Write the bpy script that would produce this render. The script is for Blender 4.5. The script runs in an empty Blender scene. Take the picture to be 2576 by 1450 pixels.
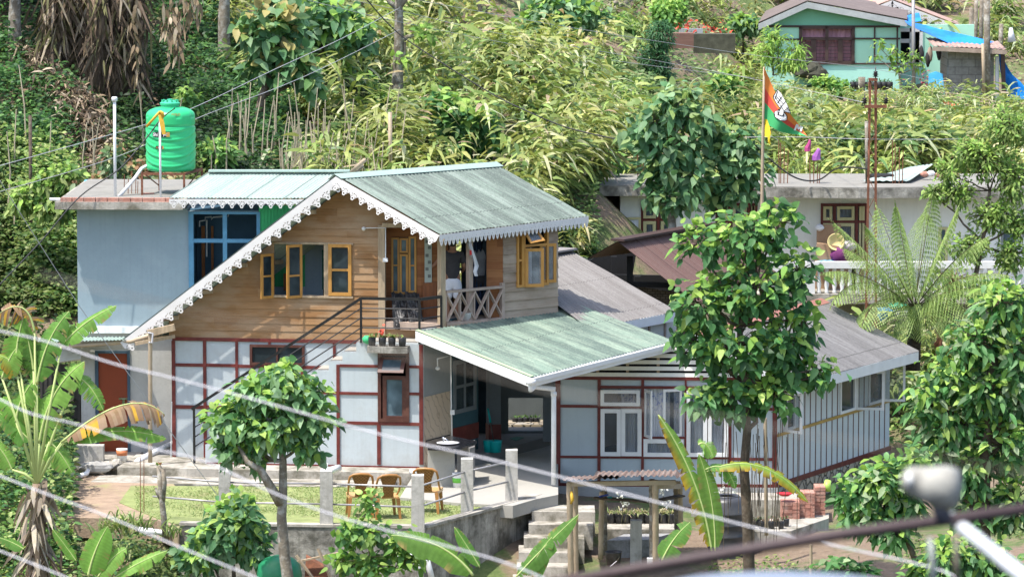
import bpy, math, random
import numpy as np
from mathutils import Vector, Matrix
from mathutils.geometry import tessellate_polygon
random.seed(7); rng = np.random.default_rng(7)
SC = bpy.context.scene; COL = SC.collection
# ---------------------------------------------------------------- camera, sky, sun, exposure
FPX = 12000.0; CZ = 14.8; PIT = math.atan(1325 / FPX)
cam_d = bpy.data.cameras.new('camera'); cam = bpy.data.objects.new('camera', cam_d); COL.objects.link(cam)
cam.location = (0, 0, CZ); cam.rotation_euler = (math.pi / 2 - PIT, 0, 0)
cam_d.sensor_width = 36; cam_d.lens = 36 * FPX / 2576; cam_d.clip_start = 0.5; cam_d.clip_end = 2000
cam_d.dof.use_dof = True; cam_d.dof.focus_distance = 100; cam_d.dof.aperture_fstop = 9
SC.camera = cam
SUN = Vector((0.37, 0.25, -1.0)).normalized()
wd = bpy.data.worlds.new("World"); SC.world = wd; wd.use_nodes = True
nt = wd.node_tree; nt.nodes.clear()
sky = nt.nodes.new('ShaderNodeTexSky'); sky.sky_type = 'NISHITA'; sky.sun_disc = False
sky.sun_elevation = math.asin(-SUN.z); sky.sun_rotation = math.atan2(-SUN.x, -SUN.y)
sky.air_density = 1.0; sky.dust_density = 2.5; sky.ozone_density = 1.0
bg = nt.nodes.new('ShaderNodeBackground'); bg.inputs[1].default_value = 0.15
wo = nt.nodes.new('ShaderNodeOutputWorld'); nt.links.new(sky.outputs[0], bg.inputs[0]); nt.links.new(bg.outputs[0], wo.inputs[0])
sl = bpy.data.lights.new('sun', 'SUN'); sl.energy = 2.9; sl.angle = math.radians(0.6); sl.color = (1, .955, .88)
so = bpy.data.objects.new('sun', sl); COL.objects.link(so); so.rotation_euler = SUN.to_track_quat('-Z', 'Y').to_euler(); so.location = (0, 80, 60)
SC.view_settings.view_transform = 'Standard'; SC.view_settings.look = 'None'; SC.view_settings.gamma = 1; SC.view_settings.exposure = 1.12

# ---------------------------------------------------------------- pixel rays of the photograph (2576 wide) into world space
cP, sP = math.cos(PIT), math.sin(PIT)
def ray(px, py):
    b = (725 - py) / FPX
    return Vector(((px - 1288) / FPX, cP + sP * b, -sP + cP * b))
def W(px, py, Y):
    r = ray(px, py); t = Y / r.y
    return Vector((r.x * t, Y, CZ + r.z * t))
def Zp(px, py, z):
    r = ray(px, py); t = (z - CZ) / r.z
    return Vector((r.x * t, r.y * t, z))
def XW(px, Y): return (px - 1288) / FPX * Y * 1.004
class Pl:
    """a vertical plane: u runs to the right along it, n looks to the camera side"""
    def __init__(s, px, Y, yaw, py=1000):
        s.O = W(px, py, Y); a = math.radians(yaw); s.yaw = a
        s.u = Vector((math.cos(a), math.sin(a), 0)); s.n = Vector((math.sin(a), -math.cos(a), 0))
        s.O.z = 0
    def hit(s, px, py, d=0):
        r = ray(px, py); o = s.O + s.n * d; C = Vector((0, 0, CZ))
        t = (o - C).dot(s.n) / r.dot(s.n); return C + r * t
    def uz(s, px, py, d=0):
        p = s.hit(px, py, d); return ((p - s.O).dot(s.u), p.z)
    def at(s, u, z, d=0):
        p = s.O + s.u * u + s.n * d; return Vector((p.x, p.y, z))
    def rect(s, x0, y0, x1, y1):
        xm, ym = (x0 + x1) / 2, (y0 + y1) / 2
        return (s.uz(x0, ym)[0], s.uz(xm, y1)[1], s.uz(x1, ym)[0], s.uz(xm, y0)[1])
    def off(s, d):
        q = Pl.__new__(Pl); q.O = s.O + s.n * d; q.u = s.u; q.n = s.n; q.yaw = s.yaw; return q

# ---------------------------------------------------------------- mesh builder
ORG = {}
class MB:
    def __init__(s): s.v = []; s.f = []; s.uv = None; s.c = None
    def add(s, vs, fs):
        n = len(s.v); s.v += [tuple(p) for p in vs]; s.f += [tuple(n + i for i in f) for f in fs]; return s
    def hexa(s, p):   # 8 points: bottom ring 4, top ring 4
        return s.add(p, [(0, 3, 2, 1), (4, 5, 6, 7), (0, 1, 5, 4), (1, 2, 6, 5), (2, 3, 7, 6), (3, 0, 4, 7)])
    def box(s, pl, u0, u1, z0, z1, d0, d1):
        return s.hexa([pl.at(u0, z0, d1), pl.at(u1, z0, d1), pl.at(u1, z0, d0), pl.at(u0, z0, d0), pl.at(u0, z1, d1), pl.at(u1, z1, d1), pl.at(u1, z1, d0), pl.at(u0, z1, d0)])
    def pbox(s, pl, x0, y0, x1, y1, d0, d1):
        r = pl.rect(x0, y0, x1, y1); return s.box(pl, r[0], r[2], r[1], r[3], d0, d1)
    def abox(s, c, sx, sy, sz, rz=0, rx=0, ry=0):
        M = Matrix.Rotation(rz, 3, 'Z') @ Matrix.Rotation(rx, 3, 'X') @ Matrix.Rotation(ry, 3, 'Y'); c = Vector(c)
        q = [(-1, -1, -1), (1, -1, -1), (1, 1, -1), (-1, 1, -1), (-1, -1, 1), (1, -1, 1), (1, 1, 1), (-1, 1, 1)]
        return s.hexa([c + M @ Vector((a * sx / 2, b * sy / 2, d * sz / 2)) for a, b, d in q])
    def bar(s, a, b, w, h, up=Vector((0, 0, 1))):
        a = Vector(a); b = Vector(b); d = (b - a).normalized(); sd = d.cross(up)
        if sd.length < 1e-4: sd = d.cross(Vector((0, 1, 0)))
        sd.normalize(); uu = sd.cross(d).normalized(); o = []
        for p in (a, b):
            o.append([p - sd * w / 2 - uu * h / 2, p + sd * w / 2 - uu * h / 2, p + sd * w / 2 + uu * h / 2, p - sd * w / 2 + uu * h / 2])
        return s.hexa(o[0] + o[1])
    def tube(s, pts, rad, n=8, cap=True):
        pts = [Vector(p) for p in pts]
        if not isinstance(rad, (list, tuple)): rad = [rad] * len(pts)
        vs = []; k = len(pts); pr = None
        for i, p in enumerate(pts):
            d = (pts[min(i + 1, k - 1)] - pts[max(i - 1, 0)]).normalized()
            if pr is None:
                a = Vector((0, 0, 1)) if abs(d.z) < .9 else Vector((1, 0, 0)); e = d.cross(a).normalized()
            else: e = (pr - d * pr.dot(d)).normalized()
            pr = e; g = d.cross(e)
            for j in range(n):
                t = 2 * math.pi * j / n; vs.append(p + (e * math.cos(t) + g * math.sin(t)) * rad[i])
        fs = [(i * n + j, i * n + (j + 1) % n, (i + 1) * n + (j + 1) % n, (i + 1) * n + j) for i in range(k - 1) for j in range(n)]
        if cap: fs += [tuple(range(n))[::-1], tuple((k - 1) * n + j for j in range(n))]
        return s.add(vs, fs)
    def lathe(s, c, prof, n=24, sx=1, sy=1):
        c = Vector(c); vs = []
        for r, z in prof:
            for j in range(n):
                t = 2 * math.pi * j / n; vs.append(c + Vector((r * math.cos(t) * sx, r * math.sin(t) * sy, z)))
        k = len(prof)
        fs = [(i * n + j, i * n + (j + 1) % n, (i + 1) * n + (j + 1) % n, (i + 1) * n + j) for i in range(k - 1) for j in range(n)]
        fs += [tuple(range(n))[::-1], tuple((k - 1) * n + j for j in range(n))]
        return s.add(vs, fs)
    def prism(s, poly, ext, holes=()):
        """polygon (list of 3d points) with holes, extruded by the vector ext"""
        loops = [[Vector(p) for p in poly]] + [[Vector(p) for p in h] for h in holes]
        # project to 2d for a stable tessellation
        a = Vector(ext).normalized(); e = a.cross(Vector((0, 0, 1)))
        if e.length < 1e-3: e = Vector((1, 0, 0))
        e.normalize(); g = a.cross(e)
        l2 = [[Vector((p.dot(e), p.dot(g), 0)) for p in l] for l in loops]
        tr = tessellate_polygon(l2); flat = [p for l in loops for p in l]; n = len(flat)
        ext = Vector(ext); fs = []
        for t in tr: fs += [t, tuple(n + i for i in t[::-1])]
        o = 0
        for l in loops:
            m = len(l)
            for i in range(m): j = (i + 1) % m; fs.append((o + i, o + j, n + o + j, n + o + i))
            o += m
        return s.add(flat + [p + ext for p in flat], fs)
    def build(s, name, mat, parent=None, smooth=False, **kw):
        return mesh_obj(name, np.array(s.v, dtype=np.float64), s.f, mat, parent, smooth, uv=s.uv, col=s.c, **kw)

def mesh_obj(name, V, Fs, mat, parent=None, smooth=False, uv=None, col=None, **kw):
    if parent is not None: org = ORG[parent.name]
    else: org = np.array([V[:, 0].mean(), V[:, 1].mean(), V[:, 2].min()])
    me = bpy.data.meshes.new(name)
    if isinstance(Fs, np.ndarray):
        nf, k = Fs.shape; me.vertices.add(len(V)); me.vertices.foreach_set('co', (V - org).astype(np.float32).ravel())
        me.loops.add(nf * k); me.loops.foreach_set('vertex_index', Fs.astype(np.int32).ravel())
        me.polygons.add(nf); me.polygons.foreach_set('loop_start', np.arange(0, nf * k, k, dtype=np.int32))
        me.update(calc_edges=True)
    else:
        me.from_pydata([tuple(p) for p in (V - org)], [], Fs); 
    if smooth: me.polygons.foreach_set('use_smooth', [True] * len(me.polygons))
    if uv is not None:
        ul = me.uv_layers.new(name='UVMap'); li = np.zeros(len(me.loops), np.int32); me.loops.foreach_get('vertex_index', li)
        ul.data.foreach_set('uv', np.asarray(uv, dtype=np.float32)[li].ravel())
    if col is not None:
        c = np.ones((len(V), 4), np.float32); c[:, :3] = col
        at = me.color_attributes.new('Col', 'FLOAT_COLOR', 'POINT'); at.data.foreach_set('color', c.ravel())
    me.validate(); me.update()
    o = bpy.data.objects.new(name, me); COL.objects.link(o); ORG[o.name] = np.array(org)
    if mat: me.materials.append(mat)
    if parent is not None: o.parent = parent
    else: o.location = org
    props(o, **kw); return o
def props(o, label=None, cat=None, group=None, kind=None):
    if label: o['label'] = label
    if cat: o['category'] = cat
    if group: o['group'] = group
    if kind: o['kind'] = kind
def thing(name, label, cat, loc, group=None):
    o = bpy.data.objects.new(name, None); COL.objects.link(o); o.location = loc; o.empty_display_size = .1
    ORG[o.name] = np.array(loc, dtype=float); props(o, label, cat, group); return o
def copy_tree(o, parent=None):
    c = o.copy(); COL.objects.link(c); ORG[c.name] = ORG[o.name]
    if parent is not None: c.parent = parent
    for ch in list(o.children): copy_tree(ch, c)
    return c
def solid_of(pl, pts, holes, thick):
    """px outline(s) on a plane -> prism going back by thick"""
    m = MB(); m.prism([pl.hit(*p) for p in pts], -pl.n * thick, [[pl.hit(*p) for p in h] for h in holes]); return m
def rectpts(pl, r):
    return [pl.at(r[0], r[1]), pl.at(r[2], r[1]), pl.at(r[2], r[3]), pl.at(r[0], r[3])]
def wallm(pl, outer, rects, thick):
    m = MB(); m.prism(outer, -pl.n * thick, [rectpts(pl, r) for r in rects]); return m

# ---------------------------------------------------------------- materials
def srgb(r, g, b):
    f = lambda c: (c / 255 / 12.92) if c / 255 <= .04045 else ((c / 255 + .055) / 1.055) ** 2.4
    return (f(r), f(g), f(b))
def N(nt, t, **k):
    n = nt.nodes.new(t)
    for a, b in k.items(): setattr(n, a, b)
    return n
def mixc(nt, a, b, f, mode='MIX'):
    m = N(nt, 'ShaderNodeMix', data_type='RGBA', blend_type=mode)
    for s, v in ((m.inputs[0], f), (m.inputs[6], a), (m.inputs[7], b)):
        if hasattr(v, 'is_linked') or hasattr(v, 'links'): nt.links.new(v, s)
        elif isinstance(v, (int, float)): s.default_value = v
        else: s.default_value = (*v, 1)
    return m.outputs[2]
def ramp(nt, fac, lo, hi):
    m = N(nt, 'ShaderNodeMapRange'); m.inputs[1].default_value = lo; m.inputs[2].default_value = hi; nt.links.new(fac, m.inputs[0]); return m.outputs[0]
def noise(nt, vec, sc, det=4, rough=.6):
    n = N(nt, 'ShaderNodeTexNoise'); n.inputs['Scale'].default_value = sc; n.inputs['Detail'].default_value = det; n.inputs['Roughness'].default_value = rough
    nt.links.new(vec, n.inputs['Vector']); return n.outputs[0]
def mapv(nt, vec, scale, rot=(0, 0, 0)):
    m = N(nt, 'ShaderNodeMapping'); m.inputs['Scale'].default_value = scale; m.inputs['Rotation'].default_value = rot; nt.links.new(vec, m.inputs[0]); return m.outputs[0]
def new_mat(name):
    m = bpy.data.materials.new(name); m.use_nodes = True; nt = m.node_tree; b = nt.nodes['Principled BSDF']; tc = N(nt, 'ShaderNodeTexCoord'); return m, nt, b, tc
def mat(name, col, rough=.75, var=.18, sc=2.5, dirt=None, damt=.35, dsc=1.3, dth=(.5, .72), bump=.15, bsc=30, metal=0, stretch=(1, 1, 1), spec=.4, uv=False, streak=None, samt=.3, splash=None):
    m, nt, b, tc = new_mat(name); v = tc.outputs['UV' if uv else 'Object']; vs = mapv(nt, v, stretch)
    n1 = noise(nt, vs, sc); c = mixc(nt, tuple(x * (1 - var) for x in col), tuple(min(1, x * (1 + var)) for x in col), ramp(nt, n1, .3, .7))
    n3 = noise(nt, vs, sc * 12, 3); c = mixc(nt, c, tuple(x * (1 - var * .9) for x in col), ramp(nt, n3, .5, .85))
    if dirt:
        n2 = noise(nt, vs, dsc, 6, .65); f = N(nt, 'ShaderNodeMath', operation='MULTIPLY'); nt.links.new(ramp(nt, n2, *dth), f.inputs[0]); f.inputs[1].default_value = damt
        c = mixc(nt, c, dirt, f.outputs[0])
    if streak:
        n4 = noise(nt, mapv(nt, v, (9, 9, .35)), 1.5, 4); f = N(nt, 'ShaderNodeMath', operation='MULTIPLY'); nt.links.new(ramp(nt, n4, .5, .8), f.inputs[0]); f.inputs[1].default_value = samt
        c = mixc(nt, c, streak, f.outputs[0])
    if splash:
        sz_ = N(nt, 'ShaderNodeSeparateXYZ'); nt.links.new(v, sz_.inputs[0]); q = N(nt, 'ShaderNodeMath', operation='MULTIPLY_ADD'); nt.links.new(noise(nt, mapv(nt, v, (3, 3, 1)), 1.6, 5, .7), q.inputs[0]); q.inputs[1].default_value = .7; nt.links.new(sz_.outputs[2], q.inputs[2])
        f = N(nt, 'ShaderNodeMath', operation='MULTIPLY'); nt.links.new(ramp(nt, q.outputs[0], splash[1], splash[0]), f.inputs[0]); f.inputs[1].default_value = .6; c = mixc(nt, c, splash[2], f.outputs[0])
    nt.links.new(c, b.inputs['Base Color']); b.inputs['Roughness'].default_value = rough; b.inputs['Metallic'].default_value = metal
    b.inputs['Specular IOR Level'].default_value = spec
    if bump:
        bp = N(nt, 'ShaderNodeBump'); bp.inputs['Strength'].default_value = bump; bp.inputs['Distance'].default_value = .02
        nt.links.new(noise(nt, vs, bsc, 5), bp.inputs['Height']); nt.links.new(bp.outputs[0], b.inputs['Normal'])
    return m
def leafmat(name, trans=.35, rough=.42, veins=False):
    m, nt, b, tc = new_mat(name); at = N(nt, 'ShaderNodeAttribute', attribute_name='Col')
    n = noise(nt, tc.outputs['Object'], 9, 3); c = mixc(nt, at.outputs['Color'], (0.75, .8, .6), ramp(nt, n, .35, .75), 'MULTIPLY')
    nt.links.new(c, b.inputs['Base Color']); b.inputs['Roughness'].default_value = rough; b.inputs['Specular IOR Level'].default_value = .35
    tr = N(nt, 'ShaderNodeBsdfTranslucent'); g = mixc(nt, c, (1, .95, .35), .35, 'MULTIPLY'); nt.links.new(g, tr.inputs[0])
    ms = N(nt, 'ShaderNodeMixShader'); ms.inputs[0].default_value = trans; out = nt.nodes['Material Output']
    nt.links.new(b.outputs[0], ms.inputs[1]); nt.links.new(tr.outputs[0], ms.inputs[2]); nt.links.new(ms.outputs[0], out.inputs[0]); return m
def sidingmat(name, tones, h=.16, dark=.5, z0=0.0, weather=None, grain=(1.2, 1.2, 30)):
    """horizontal boards: each board its own tone, long grain, knots"""
    m, nt, b, tc = new_mat(name); v = tc.outputs['Object']; sp = N(nt, 'ShaderNodeSeparateXYZ'); nt.links.new(v, sp.inputs[0])
    dv = N(nt, 'ShaderNodeMath', operation='DIVIDE'); nt.links.new(sp.outputs[2], dv.inputs[0]); dv.inputs[1].default_value = h
    fl = N(nt, 'ShaderNodeMath', operation='FLOOR'); nt.links.new(dv.outputs[0], fl.inputs[0])
    ux = N(nt, 'ShaderNodeMath', operation='MULTIPLY'); nt.links.new(sp.outputs[0], ux.inputs[0]); ux.inputs[1].default_value = .55
    ad = N(nt, 'ShaderNodeMath', operation='MULTIPLY_ADD'); nt.links.new(fl.outputs[0], ad.inputs[0]); ad.inputs[1].default_value = .37; nt.links.new(ux.outputs[0], ad.inputs[2])
    f2 = N(nt, 'ShaderNodeMath', operation='FLOOR'); nt.links.new(ad.outputs[0], f2.inputs[0])
    cb = N(nt, 'ShaderNodeCombineXYZ'); nt.links.new(fl.outputs[0], cb.inputs[0]); nt.links.new(f2.outputs[0], cb.inputs[1])
    wn = N(nt, 'ShaderNodeTexWhiteNoise', noise_dimensions='2D'); nt.links.new(cb.outputs[0], wn.inputs['Vector'])
    cr = N(nt, 'ShaderNodeValToRGB'); nt.links.new(wn.outputs['Value'], cr.inputs[0]); e = cr.color_ramp.elements
    while len(e) < len(tones): e.new(.5)
    for i, t in enumerate(tones): e[i].position = i / (len(tones) - 1); e[i].color = (*t, 1)
    gr = noise(nt, mapv(nt, v, grain), 1.6, 5, .7); c = mixc(nt, cr.outputs[0], (.55, .5, .45), ramp(nt, gr, .45, .85), 'MULTIPLY')
    if weather:
        n2 = noise(nt, mapv(nt, v, (1, 1, 2.2)), 1.1, 5, .6); c = mixc(nt, c, weather, ramp(nt, n2, .42, .7))
    nt.links.new(c, b.inputs['Base Color']); b.inputs['Roughness'].default_value = .8; b.inputs['Specular IOR Level'].default_value = .25
    bp = N(nt, 'ShaderNodeBump'); bp.inputs['Strength'].default_value = .3; bp.inputs['Distance'].default_value = .01; nt.links.new(gr, bp.inputs['Height']); nt.links.new(bp.outputs[0], b.inputs['Normal'])
    return m
def roofmat(name, base, moss, pale, mamt=.9, rough=.6, mth=(.42, .6)):
    """corrugated sheet: UV u across the ribs (m), v down the slope (m)"""
    m, nt, b, tc = new_mat(name); v = tc.outputs['UV']
    a = noise(nt, mapv(nt, v, (9, .45, 1)), 1.5, 8, .78); c0 = noise(nt, mapv(nt, v, (1.7, .16, 1)), 1.3, 6, .7); sp = noise(nt, mapv(nt, v, (14, 5, 1)), 3.2, 4, .8)
    c = mixc(nt, base, pale, ramp(nt, a, .44, .57))
    mx = N(nt, 'ShaderNodeMath', operation='ADD'); nt.links.new(a, mx.inputs[0]); nt.links.new(c0, mx.inputs[1]); hf = N(nt, 'ShaderNodeMath', operation='MULTIPLY'); nt.links.new(mx.outputs[0], hf.inputs[0]); hf.inputs[1].default_value = .5
    f = N(nt, 'ShaderNodeMath', operation='MULTIPLY'); nt.links.new(ramp(nt, hf.outputs[0], *mth), f.inputs[0]); f.inputs[1].default_value = mamt
    c = mixc(nt, c, moss, f.outputs[0]); 
    su = N(nt, 'ShaderNodeSeparateXYZ'); nt.links.new(v, su.inputs[0])
    for o_, w_, k_ in ((0, .8, .035), (1, 1.9, .012)):
        q = N(nt, 'ShaderNodeMath', operation='DIVIDE'); nt.links.new(su.outputs[o_], q.inputs[0]); q.inputs[1].default_value = w_; fr = N(nt, 'ShaderNodeMath', operation='FRACT'); nt.links.new(q.outputs[0], fr.inputs[0]); l_ = N(nt, 'ShaderNodeMath', operation='LESS_THAN'); nt.links.new(fr.outputs[0], l_.inputs[0]); l_.inputs[1].default_value = k_
        h_ = N(nt, 'ShaderNodeMath', operation='MULTIPLY'); nt.links.new(l_.outputs[0], h_.inputs[0]); h_.inputs[1].default_value = .7; c = mixc(nt, c, tuple(x * .5 for x in moss), h_.outputs[0])
    f3 = N(nt, 'ShaderNodeMath', operation='MULTIPLY'); nt.links.new(ramp(nt, sp, .555, .61), f3.inputs[0]); f3.inputs[1].default_value = .35
    c = mixc(nt, c, tuple(x * .45 for x in moss), f3.outputs[0])
    f4 = N(nt, 'ShaderNodeMath', operation='MULTIPLY'); nt.links.new(ramp(nt, sp, .45, .38), f4.inputs[0]); f4.inputs[1].default_value = .3
    c = mixc(nt, c, pale, f4.outputs[0])
    nt.links.new(c, b.inputs['Base Color']); b.inputs['Roughness'].default_value = rough; b.inputs['Specular IOR Level'].default_value = .3; return m
def glassmat(name, col=(.02, .03, .035), rough=.08, alpha=1.0, spec=.6):
    m, nt, b, tc = new_mat(name); n = noise(nt, tc.outputs['Object'], 2, 2); c = mixc(nt, col, tuple(x * 2.2 + .01 for x in col), ramp(nt, n, .4, .7)); nt.links.new(c, b.inputs['Base Color'])
    b.inputs['Roughness'].default_value = rough; b.inputs['Specular IOR Level'].default_value = spec; b.inputs['Alpha'].default_value = alpha; return m
def brickmat(name, c1, c2, mort, sc=1.0, bw=.4, rh=.2, msz=.02, axis='XZ', bump=.6):
    m, nt, b, tc = new_mat(name); sp = N(nt, 'ShaderNodeSeparateXYZ'); nt.links.new(tc.outputs['Object'], sp.inputs[0]); cb = N(nt, 'ShaderNodeCombineXYZ'); nt.links.new(sp.outputs[0], cb.inputs[0]); nt.links.new(sp.outputs[2], cb.inputs[1])
    br = N(nt, 'ShaderNodeTexBrick'); nt.links.new(cb.outputs[0], br.inputs[0]); br.inputs['Color1'].default_value = (*c1, 1); br.inputs['Color2'].default_value = (*c2, 1); br.inputs['Mortar'].default_value = (*mort, 1)
    br.inputs['Scale'].default_value = sc; br.inputs['Brick Width'].default_value = bw; br.inputs['Row Height'].default_value = rh; br.inputs['Mortar Size'].default_value = msz
    n = noise(nt, tc.outputs['Object'], 9, 5); c = mixc(nt, br.outputs[0], (.6, .58, .55), ramp(nt, n, .4, .8), 'MULTIPLY'); nt.links.new(c, b.inputs['Base Color']); b.inputs['Roughness'].default_value = .9
    bp = N(nt, 'ShaderNodeBump'); bp.inputs['Strength'].default_value = bump; bp.inputs['Distance'].default_value = .02; nt.links.new(n, bp.inputs['Height']); nt.links.new(bp.outputs[0], b.inputs['Normal']); return m
def stonemat(name):
    m, nt, b, tc = new_mat(name); vo = N(nt, 'ShaderNodeTexVoronoi', feature='F1'); vo.inputs['Scale'].default_value = 5.5; nz = noise(nt, tc.outputs['Object'], 4, 3)
    mm = mixc(nt, tc.outputs['Object'], nz, .12); nt.links.new(mm, vo.inputs['Vector']); ve = N(nt, 'ShaderNodeTexVoronoi', feature='DISTANCE_TO_EDGE'); ve.inputs['Scale'].default_value = 5.5; nt.links.new(mm, ve.inputs['Vector'])
    cr = N(nt, 'ShaderNodeValToRGB'); sp = N(nt, 'ShaderNodeSeparateColor'); nt.links.new(vo.outputs['Color'], sp.inputs[0]); nt.links.new(sp.outputs[0], cr.inputs[0]); e = cr.color_ramp.elements; e.new(.5)
    for i, t in enumerate([(.28, .22, .15), (.42, .36, .27), (.3, .29, .27)]): e[i].position = i / 2; e[i].color = (*t, 1)
    c = mixc(nt, (.12, .11, .09), cr.outputs[0], ramp(nt, ve.outputs['Distance'], .01, .06)); nt.links.new(c, b.inputs['Base Color']); b.inputs['Roughness'].default_value = .95
    bp = N(nt, 'ShaderNodeBump'); bp.inputs['Strength'].default_value = 1; bp.inputs['Distance'].default_value = .06; nt.links.new(ramp(nt, ve.outputs['Distance'], 0, .1), bp.inputs['Height']); nt.links.new(bp.outputs[0], b.inputs['Normal']); return m

M = {}
M['bluewhite'] = mat('painted_plaster_pale_blue', (.45, .50, .52), .7, .06, 1.2, (.36, .35, .33), .45, 2.0, (.5, .75), .12, 25, streak=(.33, .35, .35), samt=.3, splash=(.15, .75, (.27, .23, .18)))
M['bluewhite2'] = mat('painted_board_pale_blue', (.42, .485, .515), .65, .05, .8, (.34, .37, .39), .4, 1.0, (.48, .75), .05, 15, streak=(.33, .37, .38), samt=.25, splash=(-.2, .45, (.28, .26, .23)))
M['side_lightened'] = mat('lightened_side_boards', (.56, .60, .60), .7, .05, .8, (.40, .42, .42), .4, 1.0, (.5, .75), .05, 15, streak=(.42, .44, .44), samt=.25)  # house paint lightened on the side wall to offset its shade
M['bluewall'] = mat('painted_plaster_grey_blue', (.26, .33, .37), .75, .07, .9, (.36, .42, .45), .45, 1.3, (.5, .8), .12, 25, streak=(.21, .26, .29), samt=.35)
M['greywall'] = mat('unpainted_plaster', (.46, .455, .43), .9, .12, 1.5, (.3, .29, .27), .5, 1.2, (.48, .8), .25, 25, streak=(.35, .34, .32), samt=.4)
M['maroon'] = mat('maroon_timber_paint', (.13, .022, .018), .5, .25, 5, (.22, .07, .05), .4, 6, (.5, .7), .1, 40)
M['maroon2'] = mat('dark_brown_window_paint', (.085, .03, .022), .45, .25, 6, (.14, .07, .05), .4, 6, (.5, .7), .1, 40)
M['white'] = mat('white_paint', (.74, .74, .73), .5, .05, 4, (.55, .54, .5), .35, 3, (.5, .75), .06, 30)
M['lacewhite'] = mat('white_bargeboard_paint', (.68, .66, .64), .5, .05, 4, (.5, .48, .46), .3, 5, (.55, .75), .05, 30)
M['pvc'] = mat('white_plastic_pipe', (.78, .79, .80), .35, .05, 3, (.5, .48, .45), .35, 4, (.5, .75), .03, 30)
M['conc'] = mat('weathered_concrete', (.43, .40, .35), .95, .2, 2, (.13, .12, .085), .9, 1.8, (.45, .62), .5, 18, streak=(.2, .19, .16), samt=.6)
M['concdark'] = mat('mossy_dark_concrete', (.36, .34, .30), .95, .35, 3, (.075, .07, .055), .85, 2.4, (.42, .62), .7, 14, streak=(.10, .10, .08), samt=.8)
M['concpale'] = mat('pale_floor_concrete', (.36, .345, .31), .9, .1, 1.2, (.3, .28, .24), .4, 1.2, (.5, .75), .2, 20)
M['post'] = mat('concrete_post', (.47, .45, .41), .95, .15, 4, (.2, .19, .15), .6, 5, (.5, .7), .4, 25, streak=(.25, .24, .2), samt=.5)
M['wood'] = sidingmat('brown_clapboard', [(.27, .14, .058), (.33, .18, .078), (.29, .155, .067), (.40, .24, .12), (.31, .17, .075)], .157, weather=(.38, .265, .165))
M['woodred'] = sidingmat('reddish_clapboard', [(.26, .10, .04), (.34, .15, .06), (.22, .085, .035)], .16)
M['woodgrey'] = sidingmat('grey_weathered_clapboard', [(.33, .245, .175), (.25, .19, .14), (.40, .31, .23), (.30, .22, .16)], .21, weather=(.44, .36, .28))
M['post_wood'] = mat('pale_timber', (.42, .32, .21), .85, .25, 2, (.25, .18, .12), .5, 3, (.45, .7), .3, 30, stretch=(6, 6, .8))
M['railwood'] = mat('weathered_railing_timber', (.40, .31, .25), .85, .2, 3, (.24, .18, .14), .5, 4, (.45, .7), .3, 30)
M['honey'] = mat('honey_coloured_window_timber', (.50, .25, .06), .45, .15, 3, (.34, .15, .04), .4, 5, (.5, .7), .1, 40, stretch=(4, 4, 1))
M['bamboo'] = mat('bamboo', (.42, .33, .23), .6, .2, 2, (.3, .2, .1), .4, 3, (.5, .7), .1, 30)
M['blackm'] = mat('black_painted_steel', (.012, .012, .014), .35, .3, 5, (.05, .045, .04), .4, 8, (.5, .7), .05, 40, spec=.5)
M['rust'] = mat('rusty_steel', (.22, .085, .045), .8, .35, 6, (.10, .05, .035), .6, 8, (.45, .7), .3, 40)
M['greyrod'] = mat('galvanised_pipe', (.38, .37, .37), .45, .15, 5, (.25, .2, .17), .4, 6, (.5, .7), .05, 40, metal=.3)
M['blueframe'] = mat('blue_frame_paint', (.10, .27, .42), .5, .15, 3, (.06, .17, .28), .5, 4, (.45, .7), .1, 30)
M['greensheet'] = mat('bright_green_sheet', (.03, .36, .12), .5, .1, 2, bump=.03)
M['orange'] = mat('orange_red_door_paint', (.26, .045, .012), .45, .08, 1, (.18, .035, .012), .4, 1.5, (.45, .7), .04, 20)
M['tank'] = mat('green_tank_plastic', (.03, .52, .19), .32, .05, 1.5, (.06, .40, .18), .3, 2, (.5, .7), .03, 30, spec=.5)
M['tanklid'] = mat('tank_lid_plastic', (.05, .45, .25), .4, .08, 3, bump=.03)
M['black'] = mat('matt_black', (.01, .01, .011), .8, .2, 3, bump=.05)
M['blackplastic'] = mat('black_tank_plastic', (.055, .057, .065), .4, .2, 2, (.12, .12, .12), .4, 3, (.5, .7), .05, 20)
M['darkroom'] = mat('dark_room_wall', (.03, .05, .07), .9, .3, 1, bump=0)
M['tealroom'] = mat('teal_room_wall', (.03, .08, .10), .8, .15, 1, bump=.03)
M['greyroom'] = mat('shaded_grey_blue_plaster', (.15, .175, .19), .8, .1, 1.2, bump=.08)  # grey-blue plaster, darkened further in place of the passage's missing shade
M['tile'] = None
M['brick'] = mat('red_brick', (.42, .20, .15), .9, .3, 5, (.5, .4, .34), .5, 6, (.45, .7), .5, 25)
M['bluetarp'] = mat('blue_tarpaulin', (.01, .18, .62), .4, .2, 1.5, (.02, .3, .8), .6, 1.2, (.45, .6), .4, 6, spec=.5)
M['barkd'] = mat('dark_bark', (.10, .075, .055), .95, .4, 5, (.25, .22, .18), .5, 7, (.5, .68), .9, 22)
M['barkl'] = mat('pale_lichen_bark', (.20, .17, .13), .95, .4, 4, (.42, .41, .37), .7, 6, (.48, .62), .8, 22)
M['stem'] = mat('green_brown_stem', (.14, .13, .06), .8, .3, 6, bump=.2)
M['cane'] = mat('dry_cane', (.42, .36, .25), .8, .25, 6, bump=.1)
M['bananatrunk'] = mat('dry_banana_sheath', (.26, .19, .13), .9, .45, 3, (.09, .06, .045), .7, 4, (.45, .65), .8, 12, stretch=(5, 5, .7))
M['drysoil'] = None
M['chair'] = mat('brown_moulded_plastic', (.36, .17, .05), .35, .1, 4, bump=.02, spec=.5)
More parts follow.
